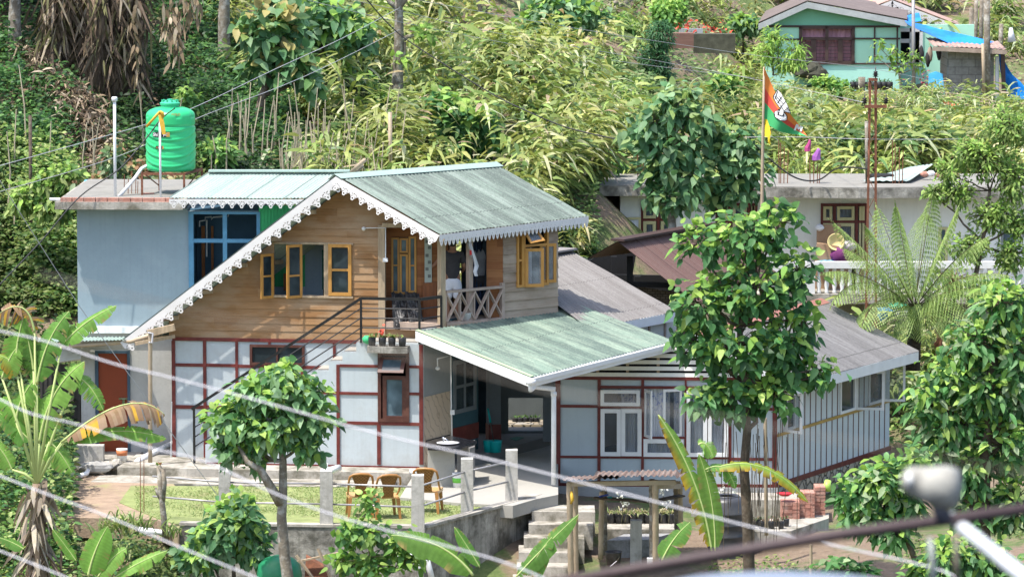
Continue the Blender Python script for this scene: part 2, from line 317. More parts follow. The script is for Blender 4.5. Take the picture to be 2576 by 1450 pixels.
M['teal'] = mat('teal_plastic', (.0, .30, .30), .35, .08, 4, bump=.02)
M['chrome'] = mat('chrome', (.7, .7, .72), .15, .03, 4, bump=0, metal=1)
M['glass'] = glassmat('window_glass'); M['glassblue'] = glassmat('window_glass_blue', (.06, .09, .11), .15)
M['curtain'] = mat('sheer_white_curtain', (.62, .65, .70), .8, .12, 6, bump=.1, stretch=(1, 1, .15))
M['screed'] = mat('dusty_roof_screed', (.25, .24, .215), .95, .2, 1.5, (.12, .11, .09), .6, 1.5, (.5, .7), .3, 20)
M['wire'] = mat('grey_wire', (.42, .42, .44), .5, .1, 3, bump=0); M['wireb'] = mat('black_cable', (.02, .02, .022), .5, .1, 3, bump=0)
M['leaf'] = leafmat('leaf_foliage', .46, .5); M['straw'] = leafmat('grassy_foliage', .35, .45); M['dry'] = leafmat('dry_foliage', .12, .9)
M['skin'] = mat('skin', (.30, .15, .09), .6, .1, 8, bump=.02); M['hair'] = mat('black_hair', (.01, .008, .007), .6, .3, 30, bump=.4)
M['tee'] = mat('charcoal_cloth', (.045, .042, .045), .9, .15, 6, bump=.3, bsc=9); M['wcloth'] = mat('white_cloth', (.72, .72, .75), .9, .06, 6, bump=.4, bsc=7)
M['roofg'] = roofmat('mossy_green_roof_sheet', (.20, .26, .215), (.09, .115, .10), (.36, .42, .37), .9, mth=(.43, .53))
M['roofg2'] = roofmat('pale_green_roof_sheet', (.33, .42, .37), (.22, .29, .26), (.48, .54, .51), .6, mth=(.45, .6))
M['roofp'] = roofmat('porch_green_roof_sheet', (.17, .24, .19), (.075, .11, .095), (.33, .40, .31), .9, mth=(.44, .54))  # mossy sheet; overall tone darkened in place of the upper storey's shadow
M['roofgrey'] = roofmat('grey_roof_sheet', (.15, .145, .14), (.07, .066, .065), (.27, .265, .26), .7)
M['roofbrown'] = roofmat('red_brown_roof_sheet', (.15, .085, .072), (.10, .06, .055), (.2, .13, .11), .6)
M['ridgeg'] = mat('pale_green_ridge_metal', (.33, .43, .38), .5, .1, 3, (.3, .4, .34), .5, 3, (.5, .7), .05, 20)
def tilemat():
    m, nt, b, tc = new_mat('cream_wave_tile'); w = N(nt, 'ShaderNodeTexWave', wave_type='BANDS', bands_direction='DIAGONAL'); w.inputs['Scale'].default_value = 2.2; w.inputs['Distortion'].default_value = 5; w.inputs['Detail'].default_value = 2; w.inputs['Detail Scale'].default_value = 2
    nt.links.new(tc.outputs['Object'], w.inputs[0]); c = mixc(nt, (.62, .50, .38), (.44, .34, .25), ramp(nt, w.outputs[1], .86, 1)); nt.links.new(c, b.inputs['Base Color']); b.inputs['Roughness'].default_value = .3; return m
M['tilem'] = tilemat()
M['honeydoor'] = mat('red_brown_door_timber', (.24, .085, .03), .6, .25, 3, bump=.2, stretch=(6, 6, .8))
M['concdark2'] = mat('dim_concrete_floor', (.20, .195, .19), .9, .12, 1.5, bump=.1)  # floor colour lowered to make the passage look unlit
# ================================================================ shared builders
def PlO(O, yaw):
    q = Pl.__new__(Pl); a = math.radians(yaw); q.yaw = a; q.O = Vector((O[0], O[1], 0)); q.u = Vector((math.cos(a), math.sin(a), 0)); q.n = Vector((math.sin(a), -math.cos(a), 0)); return q
def corrugate(name, m, p00, p10, p11, p01, parent=None, pitch=.1, amp=.012, nv=10, jit=.004, vlo=None, **kw):
    """sheet whose ribs run from edge p00-p10 down to edge p01-p11; vlo(s) trims the top"""
    p00, p10, p11, p01 = map(lambda p: np.array(p, dtype=float), (p00, p10, p11, p01))
    wid = np.linalg.norm(p10 - p00); hgt = np.linalg.norm(p01 - p00); nu = int(wid / pitch * 6); s = np.linspace(0, 1, nu + 1)
    nrm = np.cross(p10 - p00, p01 - p00); nrm /= np.linalg.norm(nrm); nrm *= np.sign(nrm[2]) or 1
    V = []; UV = []
    for j in range(nv + 1):
        t = np.full(nu + 1, j / nv)
        if vlo is not None: lo = np.array([vlo(x) for x in s]); t = lo + (1 - lo) * t
        P = (1 - t)[:, None] * ((1 - s)[:, None] * p00 + s[:, None] * p10) + t[:, None] * ((1 - s)[:, None] * p01 + s[:, None] * p11)
        sheet = np.floor(s * wid / .8); h = amp * np.cos(s * wid / pitch * 2 * np.pi) + jit * np.sin(sheet * 2.4) + jit * np.sin(s * wid * 1.3 + j * .9)
        V.append(P + h[:, None] * nrm); UV.append(np.stack([s * wid, t * hgt], 1))
    V = np.concatenate(V); UV = np.concatenate(UV); n = nu + 1
    i = np.arange(nu); F_ = np.concatenate([np.stack([j * n + i, j * n + i + 1, (j + 1) * n + i + 1, (j + 1) * n + i], 1) for j in range(nv)])
    V2 = V - nrm * .004; k = len(V); F2 = F_[:, ::-1] + k
    return mesh_obj(name, np.concatenate([V, V2]), np.concatenate([F_, F2]), m, parent, True, uv=np.concatenate([UV, UV]), **kw)
def lace(name, a, b, n, parent, unit=.27, solid=.13, drop=.17, mat_=None, style=0, thick=.02):
    """fretwork board hanging from the line a-b"""
    a = Vector(a); b = Vector(b); L = (b - a).length; d = (b - a).normalized(); n = Vector(n).normalized(); dn = n.cross(d).normalized()
    if dn.z > 0: dn = -dn
    k = max(1, round(L / unit)); w = L / k; m = MB()
    def P(s, t): return a + d * s + dn * t
    for i in range(k):
        o = i * w; S, D = solid, solid + drop
        if style == 0:
            out = [(0, 0), (w, 0), (w, S + .02), (w * .93, S + .05), (w * .86, S + .05), (w * .8, S + drop * .5), (w * .7, S + drop * .62), (w * .62, D * .97), (w * .5, D), (w * .38, D * .97), (w * .3, S + drop * .62), (w * .2, S + drop * .5), (w * .14, S + .05), (w * .07, S + .05), (0, S + .02)]
            def cres(cx, cy, r):
                pts = [(cx + r * math.cos(t), cy + r * math.sin(t)) for t in np.linspace(-2.2, 2.2, 9)]
                pts += [(cx + r * .25 + r * .55 * math.cos(t), cy + r * .55 * math.sin(t)) for t in np.linspace(1.9, -1.9, 6)]
                return [(x - r * .2, y) for x, y in pts]
            holes = [cres(w * .3, S + drop * .26, min(.042, w * .17)), cres(w * .7, S + drop * .26, min(.042, w * .17)), [(w * .5 - .025, S + drop * .68), (w * .5, S + drop * .54), (w * .5 + .025, S + drop * .68), (w * .5, S + drop * .84)], [(w * .5 - .016, S - .01), (w * .5 + .016, S - .01), (w * .5, S + .022)]]
        else:
            out = [(0, 0), (w, 0), (w, S + .01), (w * .8, S + drop * .35), (w * .72, S + drop * .7), (w * .5, D), (w * .28, S + drop * .7), (w * .2, S + drop * .35), (0, S + .01)]
            holes = [[(w * .5 - .012, S + drop * .4), (w * .5, S + drop * .2), (w * .5 + .012, S + drop * .4), (w * .5, S + drop * .62)], [(w * .2 - .008, S - .03), (w * .2 + .008, S - .03), (w * .2, S + .0)]]
        m.prism([P(o + x, y) for x, y in out], -n * thick, [[P(o + x, y) for x, y in h] for h in holes])
    return m.build(name, mat_ or M['lacewhite'], parent)
def window(parent, pl, r, m, glass, fw=.05, d=.03, dep=.08, v=(), h=(), name='window', bar=None, pane_d=None, label=None):
    u0, z0, u1, z1 = r; b = bar or fw * .7; mb = MB()
    mb.box(pl, u0, u0 + fw, z0, z1, d - dep, d).box(pl, u1 - fw, u1, z0, z1, d - dep, d).box(pl, u0 + fw, u1 - fw, z0, z0 + fw, d - dep, d).box(pl, u0 + fw, u1 - fw, z1 - fw, z1, d - dep, d)
    for t in v: c = u0 + (u1 - u0) * t; mb.box(pl, c - b / 2, c + b / 2, z0 + fw, z1 - fw, d - dep, d - .004)
    for t in h: c = z0 + (z1 - z0) * t; mb.box(pl, u0 + fw, u1 - fw, c - b / 2, c + b / 2, d - dep, d - .007)
    w = mb.build(name, m, parent, label=label)
    if glass:
        pd = d - dep * .5 if pane_d is None else pane_d
        MB().box(pl, u0 + fw * .8, u1 - fw * .8, z0 + fw * .8, z1 - fw * .8, pd - .006, pd).build('pane', glass, w)
    return w
def sash(parent, hinge, yaw, w, z0, z1, m, glass, h=(), fw=.055, name='sash', v=(), label=None):
    return window(parent, PlO(hinge, yaw), (0, z0, w, z1), m, glass, fw, .0, .035, v, h, name, label=label)
def clip(poly, f):
    out = []
    for i in range(len(poly)):
        a, b = poly[i], poly[(i + 1) % len(poly)]; fa, fb = f(a), f(b)
        if fa >= 0: out.append(a)
        if (fa >= 0) != (fb >= 0):
            t = fa / (fa - fb); out.append((a[0] + (b[0] - a[0]) * t, a[1] + (b[1] - a[1]) * t))
    return out
def boards(pl, poly, holes, h, tilt=.016, z0=None, fill=1.0, back=-.02, d0=0.0):
    zs = [p[1] for p in poly]; zb = min(zs) if z0 is None else z0; k = int(math.floor((min(zs) - zb) / h)); m = MB()
    while zb + k * h < max(zs):
        a, b = zb + k * h, zb + k * h + h * fill; cuts = sorted({a, b} | {e for q in holes for e in (q[1], q[3]) if a < e < b})
        for lo, hi in zip(cuts, cuts[1:]):
            mid = (lo + hi) / 2; iv = [(-1e3, 1e3)]
            for q in holes:
                if q[1] < mid < q[3]:
                    nv = []
                    for s, e in iv:
                        if q[0] > s: nv.append((s, min(e, q[0])))
                        if q[2] < e: nv.append((max(s, q[2]), e))
                    iv = [x for x in nv if x[1] - x[0] > 1e-4]
            for s, e in iv:
                p = clip(clip(clip(clip(poly, lambda c: c[1] - lo), lambda c: hi - c[1]), lambda c: c[0] - s), lambda c: e - c[0])
                if len(p) < 3: continue
                n = len(p); fr = [pl.at(u, z, d0 + tilt * (1 - (z - a) / h)) for u, z in p]; bk = [pl.at(u, z, back) for u, z in p]
                m.add(fr + bk, [tuple(range(n)), tuple(range(2 * n - 1, n - 1, -1))] + [(i, i + n, (i + 1) % n + n, (i + 1) % n) for i in range(n)])
        k += 1
    return m
def room(parent, pl, r, depth, m, d=-.12, name='interior', floor_d=0):
    """five-sided box behind an opening"""
    u0, z0, u1, z1 = r; mb = MB(); t = .03
    mb.box(pl, u0 - t, u1 + t, z0 - t, z1 + t, d - depth - t, d - depth).box(pl, u0 - t, u0, z0, z1, d - depth, d).box(pl, u1, u1 + t, z0, z1, d - depth, d).box(pl, u0, u1, z0 - t, z0, d - depth, d).box(pl, u0, u1, z1, z1 + t, d - depth, d)
    return mb.build(name, m, parent)
def plane3(a, b, c):
    n = (Vector(b) - Vector(a)).cross(Vector(c) - Vector(a)).normalized(); return Vector(a), n
def zon(p, x, y): a, n = p; return a.z - (n.x * (x - a.x) + n.y * (y - a.y)) / n.z
def raypl(p, px, py):
    a, n = p; r = ray(px, py); C = Vector((0, 0, CZ)); return C + r * ((a - C).dot(n) / r.dot(n))

# ================================================================ MAIN HOUSE
PA = Pl(1065, 99.8, -8, 1000); PS = Pl(1065, 98.9, -8, 1000); PG = Pl(1065, 99.33, -8, 700); PB = Pl(1112, 99.45, 40, 800); PR = Pl(1020, 100.4, -6, 700)
FLZ = 3.07
H = thing('wooden_upper_storey_house', 'two-storey house with brown clapboard gable, mossy green roof and front stair with black railing', 'house', W(760, 1175, 100.0))
K = PG.hit(845, 441); Lf = PG.hit(303, 858); E = W(1105, 589, 98.85)
Kr = Zp(1245, 411, K.z); Er = W(1480, 542, 101.95); rv = (Kr - K); Lr = Lf + rv * .55
slR = plane3(K, Kr, E); slL = plane3(K, Kr, Lf)
corrugate('roof', M['roofg'], K, Kr, Er, E, H, nv=14)
rL = corrugate('roof', M['roofg2'], K, K + rv, Lf + rv, Lf, H, nv=8)
mb = MB()
for s in (-1, 1):
    pl_ = slR if s > 0 else slL; dn = (E - K).normalized() if s > 0 else (Lf - K).normalized(); a, b = K - rv.normalized() * .05, Kr + rv.normalized() * .05; up = Vector((0, 0, .028))
    mb.hexa([a + dn * .18 + up * .7, b + dn * .18 + up * .7, b + up, a + up, a + dn * .18 + up * 1.0, b + dn * .18 + up * 1.0, b + up * 1.4, a + up * 1.4])
mb.build('ridge_cap', M['ridgeg'], H)
# bargeboards with fretwork
nG = PG.n
lace('fretwork_bargeboard', K + nG * .03 - Vector((0, 0, .02)), Lf + nG * .03 - Vector((0, 0, .02)), nG, H, unit=.27, solid=.13, drop=.175)
lace('fretwork_bargeboard', K + nG * .03 - Vector((0, 0, .02)), E + nG * .03 - Vector((0, 0, .02)), nG, H, unit=.22, solid=.12, drop=.15)
nE = Vector((0, 0, 1)).cross(Er - E).normalized(); nE = nE if nE.y < 0 else -nE
lace('fretwork_eaves_board', E + nE * .01 - Vector((0, 0, .015)), Er + nE * .01 - Vector((0, 0, .015)), nE, H, unit=.115, solid=.11, drop=.13, style=1)
# rafters and purlins under the left slope
mb = MB(); d0 = (Lf - K)
for t in (.05, .2, .36, .52, .68, .84, .97):
    p = K + d0 * t - Vector((0, 0, .10)); mb.bar(p - rv.normalized() * -.04, p + rv.normalized() * 1.6, .07, .09)
mb.bar(K + rv.normalized() * .12 - Vector((0, 0, .11)), Lf + rv.normalized() * .12 - Vector((0, 0, .11)), .05, .1)
mb.bar(K + rv.normalized() * .12 - Vector((0, 0, .16)), E + rv.normalized() * .12 - Vector((0, 0, .16)), .05, .1)
mb.build('rafters', M['post_wood'], H)
# wooden gable wall
zb = PA.uz(700, 851)[1]; uP = PA.uz(958, 700)[0]; zl = PA.uz(1000, 566)[1]
slR2 = plane3(Kr, Er, E)
RG = [K.lerp(Kr, a / 50).lerp(E.lerp(Er, a / 50), b / 50) for a in range(51) for b in range(51)]
def zonR(x, y):
    p = min(RG, key=lambda q: (q.x - x) ** 2 + (q.y - y) ** 2)
    return p.z - .03 if (p.x - x) ** 2 + (p.y - y) ** 2 < .03 else min(zon(slR, x, y), zon(slR2, x, y))
def zroof(u):
    p = PA.at(u, 0); return min(zon(slL, p.x, p.y), zonR(p.x, p.y)) - .05
us = np.linspace(PA.uz(425, 800)[0], PA.uz(1125, 700)[0], 260); zz = [zroof(u) for u in us]; ip = int(np.argmax(zz)); up_, zp_ = us[ip], zz[ip]
uL = next(u for u, z in zip(us, zz) if z > zb + .02); uR = max(u for u, z in zip(us, zz) if z > zl)
gp = [(uL, zb), (uR, zb), (uR, zroof(uR)), (up_, zp_), (uL, zroof(uL))]
wr = PA.rect(690, 613, 885, 744); wh = (wr[0], wr[1], wr[2], wr[3])
recess = (uP, zb - 1, uR + 1, zl)
boards(PA, gp, [wh, recess], .157).build('clapboard_wall', M['wood'], H)
MB().pbox(PA, 952, 566, 969, 848, -.08, .05).pbox(PA, 962, 561, 1100, 572, -.08, .055).build('corner_post', M['post_wood'], H)
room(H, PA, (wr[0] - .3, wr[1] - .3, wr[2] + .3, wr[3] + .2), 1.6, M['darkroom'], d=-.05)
mb = MB(); mb.pbox(PA, 815, 613, 826, 744, -.1, .02).pbox(PA, 686, 609, 889, 614, -.05, .045).pbox(PA, 686, 743, 889, 748, -.05, .055); mb.build('window_lining', M['post_wood'], H)
MB().pbox(PA, 692, 700, 724, 743, -1.0, -.95).build('interior_panel', M['woodred'], H)
MB().pbox(PA, 790, 640, 820, 740, -1.0, -.95).build('interior_panel', mat('dark_green_panel', (.01, .08, .05), .8), H)
window(H, PA, PA.rect(827, 613, 885, 743), M['honey'], M['glass'], .07, .06, .08, h=(.5,))
q = PA.rect(661, 636, 692, 748); hp = PA.at(PA.uz(692, 700)[0], 0, .05); sash(H, PA.at(PA.uz(690, 700)[0], 0, .05) - PlO((0, 0), 40).u * .33, 40, .33, q[1], q[3], M['honey'], M['glass'], h=(.5,), name='open_sash')
q = PA.rect(722, 613, 759, 747); sash(H, PA.at(PA.uz(762, 700)[0], 0, .05) - PlO((0, 0), 35).u * .38, 35, .38, q[1], q[3], M['honey'], M['glass'], h=(.42,), name='open_sash')
# lower back wall (behind the stair) in pale blue with maroon timber
z0 = PS.uz(1000, 1175)[1]
uA0 = PA.uz(435, 1000)[0]; uA1 = PA.uz(1066, 1000)[0]
wlow = PA.rect(629, 866, 767, 918)
wallm(PA, [PA.at(uA0, z0 - .3), PA.at(uA1, z0 - .3), PA.at(uA1, zb), PA.at(uA0, zb)], [wlow], .15).build('plaster_wall', M['bluewhite'], H)
mb = MB(); zt = PA.uz(600, 848)[1]
mb.box(PA, uA0, uA1, zb - .075, zb, 0, .035)
for x0, x1, y0, y1 in ((433, 442, 856, 1165), (512, 520, 856, 1165), (593, 600, 856, 1165), (675, 681, 856, 865), (838, 845, 856, 921), (757, 764, 922, 1000), (675, 681, 918, 1165)): mb.pbox(PA, x0, y0, x1, y1, 0, .028)
for x0, x1, y0, y1 in ((442, 512, 913, 921), (520, 593, 914, 922), (600, 838, 918, 926), (442, 512, 1018, 1027), (520, 593, 1019, 1028), (600, 800, 1020, 1029), (442, 850, 1158, 1166)): mb.pbox(PA, x0, y0, x1, y1, 0, .022)
mb.build('timber_frame', M['maroon'], H)
window(H, PA, wlow, M['maroon2'], M['glass'], .055, .05, .1, v=(.5,))
# stair with stepped white wall
sx = [896 - 34.5 * k for k in range(12)]; sy = [864 + 24 * k for k in range(13)]
prof = [(1066, 1176), (1066, 864)]
for k in range(12): prof += [(sx[k], sy[k]), (sx[k], sy[k + 1])]
prof += [(sx[-1], 1168)]
uzp = [PS.uz(*p) for p in prof]; u_, z_ = uzp[1]; zs = z_
pts = [(uzp[0][0], z0 - .05), (uzp[1][0], zs)]
rise = (zs - z0) / 13
for k in range(12): u = PS.uz(sx[k], sy[k])[0]; pts += [(u, zs - rise * k), (u, zs - rise * (k + 1))]
pts += [(pts[-1][0], z0 - .05)]
wsm = PS.rect(952, 884, 1029, 1060)
m_ = MB(); m_.prism([PS.at(*p) for p in pts], -PS.n * .14, [rectpts(PS, wsm)]); m_.build('stair_wall', M['bluewhite'], H)
mb = MB()
for k in range(13):
    ua = uzp[1][0] if k == 0 else PS.uz(sx[k - 1], 900)[0]; ub = PS.uz(sx[k], 900)[0] if k < 12 else PS.uz(sx[11] - 3, 900)[0]
    if k < 12: mb.box(PS, ub, ua, zs - rise * k - .16, zs - rise * k + .003 * (k % 2), -.95, -.14)
mb.build('steps', M['concpale'], H)
mb = MB()
for x0, x1, y0, y1 in ((847, 855, 916, 1167), (949, 958, 1068, 1167), (1055, 1065, 866, 1167), (665, 671, 1080, 1167), (746, 752, 1010, 1167)): mb.pbox(PS, x0, y0, x1, y1, 0, .03)
for x0, x1, y0, y1 in ((855, 951, 916, 923), (1030, 1055, 918, 925), (790, 847, 983, 990), (855, 951, 985, 992), (1030, 1055, 986, 993), (752, 847, 1058, 1066), (855, 1055, 1060, 1068), (520, 1055, 1167, 1175), (671, 746, 1078, 1086)): mb.pbox(PS, x0, y0, x1, y1, 0, .024)
mb.build('timber_frame', M['maroon'], H)
w = window(H, PS, PS.rect(951, 884, 1030, 1060), M['maroon2'], None, .07, .045, .1)
window(H, PS, PS.rect(963, 944, 1022, 1055), M['maroon2'], M['glassblue'], .085, .03, .06)
hg = PS.at(PS.uz(962, 900)[0], 0, .05); qq = PS.rect(957, 899, 1010, 934)
mt = MB(); a0, a1 = PS.at(qq[0], qq[3], .03), PS.at(qq[2] + .1, qq[3], .03); b0, b1 = PS.at(qq[0] - .02, qq[1], .25), PS.at(qq[2] + .08, qq[1], .25)
def quadframe(name, parent, m, g, A, B, C, D, f=.2, th=.03):
    A, B, C, D = map(Vector, (A, B, C, D)); ce = (A + B + C + D) / 4; i = [p + (ce - p) * f for p in (A, B, C, D)]; n = (B - A).cross(D - A).normalized() * th; mb = MB()
    o = [A, B, C, D]
    for k in range(4): j = (k + 1) % 4; mb.hexa([o[k], o[j], i[j], i[k], o[k] + n, o[j] + n, i[j] + n, i[k] + n])
    fr = mb.build(name, m, parent); MB().hexa([p + n * .4 for p in i] + [p + n * .6 for p in i]).build('pane', g, fr); return fr
quadframe('top_hung_sash', H, M['maroon2'], M['glassblue'], b0, b1, a1, a0, .3)
room(H, PS, (wsm[0], wsm[1], wsm[2], wsm[3]), .6, M['black'], d=-.14)
# landing, ledge
mb = MB(); mb.box(PS, PS.uz(896, 900)[0], uzp[1][0], zs - .18, zs + .006, -.97, -.14); mb.build('landing_slab', M['concpale'], H)
MB().pbox(PS, 930, 867, 1031, 883, 0, .33).build('window_ledge', M['concdark'], H)
# side wall of the wash corner (recedes)
PW = Pl(1065, 98.93, 62, 1000); zpr = 2.75
u1 = PW.uz(1135, 1000)[0]; zt_ = PW.uz(1100, 990)[1]
MB().box(PW, .0, u1, 0, 3.0, -.12, 0).build('side_wall', mat('grey_side_plaster', (.30, .32, .33), .85, .1, 1.2), H)
MB().box(PW, .0, u1, .05, zt_, 0, .012).build('tile_panel', M['tilem'] if 'tilem' in M else M['concpale'], H)
# veranda
fl = [PA.hit(962, 840), PB.at(0, 0), PB.at(PB.uz(1403, 790)[0], 0)]
p4 = [Vector((PA.hit(958, 840).x, PA.hit(958, 840).y, FLZ)), Vector((PB.at(-.05, 0).x, PB.at(-.05, 0).y, FLZ)), Vector((*PB.at(PB.uz(1403, 790)[0], 0).xy, FLZ)), Vector((PB.at(PB.uz(1403, 790)[0], 0).x - 1.0, 104.0, FLZ)), Vector((PA.hit(958, 840).x, 103.2, FLZ))]
MB().prism(p4, (0, 0, -.16)).build('veranda_floor', M['railwood'], H)
MB().box(PA, uP, PA.uz(1118, 800)[0], zb, FLZ - .02, -.1, .0).build('floor_edge_board', M['wood'], H)
r1 = PR.rect(962, 560, 1060, 815); r1 = (r1[0], FLZ, r1[2], min(zonR(*PR.at(r1[2] + .5, 0).xy), zon(slL, *PR.at(r1[0], 0).xy), r1[3] + .5) - .08)
hl = PR.rect(985, 596, 1049, 737)
boards(PR, [(r1[0], r1[1]), (r1[2], r1[1]), (r1[2], r1[3]), (r1[0], r1[3])], [hl], .16, .012).build('recessed_wall', M['woodred'], H)
MB().pbox(PR, 983, 592, 1051, 741, -.09, -.07).build('interior_panel', M['darkroom'], H)
window(H, PR, PR.rect(985, 597, 1005, 736), M['honey'], M['glassblue'], .04, .03, .06, h=(.5,)); window(H, PR, PR.rect(1028, 594, 1048, 735), M['honey'], M['glassblue'], .045, .03, .06, h=(.48,))
window(H, PR, PR.rect(1006, 638, 1027, 739), M['honey'], M['glassblue'], .045, .05, .06); window(H, PR, PR.rect(1006, 598, 1027, 635), M['honey'], M['glassblue'], .04, .06, .06)
PD1 = PlO(PR.at(r1[2], 0), 8)
MB().box(PD1, 0, .34, FLZ, r1[3], -.06, 0).box(PD1, .34, .6, FLZ, r1[3], -.25, -.2).build('door_wall', M['woodred'], H)
MB().box(PD1, .03, .31, FLZ + .02, FLZ + .78, 0, .03).build('door', M['honeydoor'] if 'honeydoor' in M else M['woodred'], H)
zc = lambda x, y: min(zonR(x, y), zon(slL, x, y), 5.3) - .06
PV = PlO(PD1.at(.55, 0, -.7), 10)   # back of the veranda with its opening
x0_ = PV.uz(1100, 700)[0]; x1_ = PV.uz(1268, 700)[0]; op = PV.rect(1141, 590, 1174, 764); op2 = PV.rect(1180, 600, 1225, 790)
wallm(PV, [PV.at(x0_, FLZ), PV.at(x1_, FLZ), PV.at(x1_, zc(*PV.at(x1_, 0).xy)), PV.at(x0_, zc(*PV.at(x0_, 0).xy))], [op], .06).build('back_wall', mat('dark_timber', (.05, .03, .02), .8), H)
mb = MB(); c = (op[1] + op[3]) / 2; mb.box(PV, op[0], op[2], c - .03, c + .03, -.05, .02).box(PV, op[2] - .0, op[2] + .09, FLZ, zc(*PV.at(op[2], 0).xy) - .05, 0, .06); mb.build('opening_frame', M['blackm'], H)
MB().box(PV, op[0] + .0, op[0] + .05, op[1], op[3], 0, .04).build('opening_post', M['honey'], H)
C1 = PB.at(PB.uz(1265, 700)[0], 0); PL2 = PlO(C1 - PlO((0, 0), 2).u * .345 + Vector((0, .0, 0)), 2)
zPL2 = min(zonR(*PL2.at(0, 0).xy), zonR(*PL2.at(.345, 0).xy)) - .04
boards(PL2, [(0, FLZ), (.345, FLZ), (.345, zPL2), (0, zPL2)], [], .17, .012).build('cabin_side_wall', M['woodred'], H)
# curtain
mb = MB(); A = PlO(PV.at(op2[0] + .02, 0, .25), 8); vs = []; n_ = 24
for i in range(n_ + 1):
    for j in range(2): vs.append(A.at(i / n_ * .42, FLZ + .02 + j * 2.0, .03 * math.sin(i * 1.3)))
mb.add(vs, [(2 * i, 2 * i + 2, 2 * i + 3, 2 * i + 1) for i in range(n_)]); mb.build('door_curtain', mat('dark_blue_curtain', (.02, .04, .09), .9, .4, 6, stretch=(3, 3, .6)), H)
# posts and railing of the veranda
def ppost(x0, x1, y0, d=0): r = PB.rect(x0, y0, x1, 820); return r
mb = MB(); r = PB.rect(1107, 588, 1119, 822); mb.box(PB, r[0], r[2], FLZ - .12, r[3] + .06, -.09, .03); mb.build('veranda_post', M['post_wood'], H)
mb = MB(); r = PB.rect(1180, 570, 1190, 822); zz9 = zonR(*PB.at(r[0], 0).xy) - .04; mb.box(PB, r[0], r[2], FLZ, zz9, -.1, -.0); mb.build('veranda_post', M['railwood'], H)
ua, ub = PB.uz(1121, 750)[0], PB.uz(1262, 750)[0]; zr0 = FLZ + .02; zr1 = PB.uz(1121, 733)[1]
mb = MB(); mb.box(PB, ua, ub, zr1 - .03, zr1 + .02, -.05, .06); mb.build('veranda_rail', M['railwood'], H); MB().box(PB, ua, ub, zr0 - .06, zr0, -.05, .05).build('veranda_rail', M['railwood'], H)
mb = MB(); np_ = 4; w_ = (ub - ua) / np_
for i in range(np_ + 1): mb.box(PB, ua + w_ * i - .018, ua + w_ * i + .018, zr0, zr1 - .03, -.03, .025)
for i in range(np_):
    for s in (0, 1):
        a = PB.at(ua + w_ * i + (0 if s == 0 else w_), zr0 + .02, .0 if s else .03); b = PB.at(ua + w_ * i + (w_ if s == 0 else 0), zr1 - .04, .0 if s else .03)
        mb.bar(a, b, .028, .08, PB.n)
mb.box(PB, ub - .03, ub + .05, zr0 - .1, zr1 + .08, -.05, .05)
mb.build('crossed_balusters', M['railwood'], H)
# corner cabin wall on the right
uc0, uc1 = PB.uz(1265, 700)[0], PB.uz(1403, 700)[0]; zc0 = FLZ - .25; wc = PB.rect(1298, 576, 1377, 719)
zc1 = min(zonR(*PB.at(uc0, 0).xy), zonR(*PB.at(uc1, 0).xy)) - .03
boards(PB, [(uc0, zc0), (uc1, zc0), (uc1, zc1), (uc0, zc1)], [wc], .2, .022).build('cabin_front_wall', M['woodgrey'], H)
PE2 = PlO(PB.at(uc1, 0), 105); boards(PE2, [(0, zc0), (1.3, zc0), (1.3, zc1 - .1), (0, zc1 - .1)], [], .2, .02).build('cabin_end_wall', M['woodgrey'], H)
room(H, PB, (uc0 + .03, zc0, uc1 - .03, zc1 - .02), 1.3, M['darkroom'], d=-.06)
mb = MB(); r = wc; mb.box(PB, r[0], r[0] + .05, r[1], r[3], -.06, .05).box(PB, r[2] - .05, r[2], r[1], r[3], -.06, .05)
r2 = PB.rect(1312, 576, 1317, 719); mb.box(PB, r2[0] - .02, r2[2] + .02, r[1], r[3], -.06, .045); z_m = PB.uz(1340, 617)[1]; mb.box(PB, r[0] + .05, r[2] - .05, r[1], r[1] + .05, -.06, .047).box(PB, r2[2], r[2] - .05, z_m - .02, z_m + .03, -.06, .043).box(PB, r[0] + .05, r2[0] - .02, PB.uz(1303, 655)[1] - .02, PB.uz(1303, 655)[1] + .03, -.06, .04)
mb.build('window_frame', M['honey'], H)
mb = MB(); g0 = PB.rect(1322, 625, 1345, 715); vs = [PB.at(g0[0] + (g0[2] - g0[0]) * i / 12, z, -.1 + .02 * math.sin(i * 1.6)) for i in range(13) for z in (g0[1], g0[3])]
mb.add(vs, [(2 * i, 2 * i + 2, 2 * i + 3, 2 * i + 1) for i in range(12)]); mb.build('white_window_curtain', M['wcloth'], H)
q = PB.rect(1317, 622, 1364, 719); sash(H, PB.at(PB.uz(1317, 660)[0], 0, .06), 6, .40, q[1], q[3], M['honey'], glassmat('clear_pane', (.25, .27, .28), .1, .35), name='open_sash', fw=.065)
q = PB.rect(1350, 618, 1398, 713); sash(H, PB.at(PB.uz(1398, 660)[0], 0, .10) - PlO((0, 0), 22).u * .40 - PB.u * .04, 22, .38, q[1] + .02, q[3] + .05, M['honey'], bpy.data.materials['clear_pane'], name='open_sash', fw=.065)
T = [PB.hit(1317, 583, .07), PB.hit(1350, 578, .07), PB.hit(1370, 606, .25), PB.hit(1334, 613, .25)]
quadframe('top_hung_sash', H, M['honey'], bpy.data.materials['clear_pane'], T[3], T[2], T[1], T[0], .28)
# conduit and lamp on the gable wall
mb = MB(); mb.tube([PA.hit(918, 573, .07), PA.hit(970, 573, .07), PA.hit(970, 650, .07)], .012, 6); mb.pbox(PA, 965, 648, 977, 657, .04, .1)
mb.build('wall_conduit', M['pvc'], H); MB().lathe(PA.hit(915, 575, .1) - Vector((0, 0, .04)), [(.02, 0), (.045, .03), (.045, .06), (.02, .08)], 12).build('wall_lamp', M['white'], H, True)
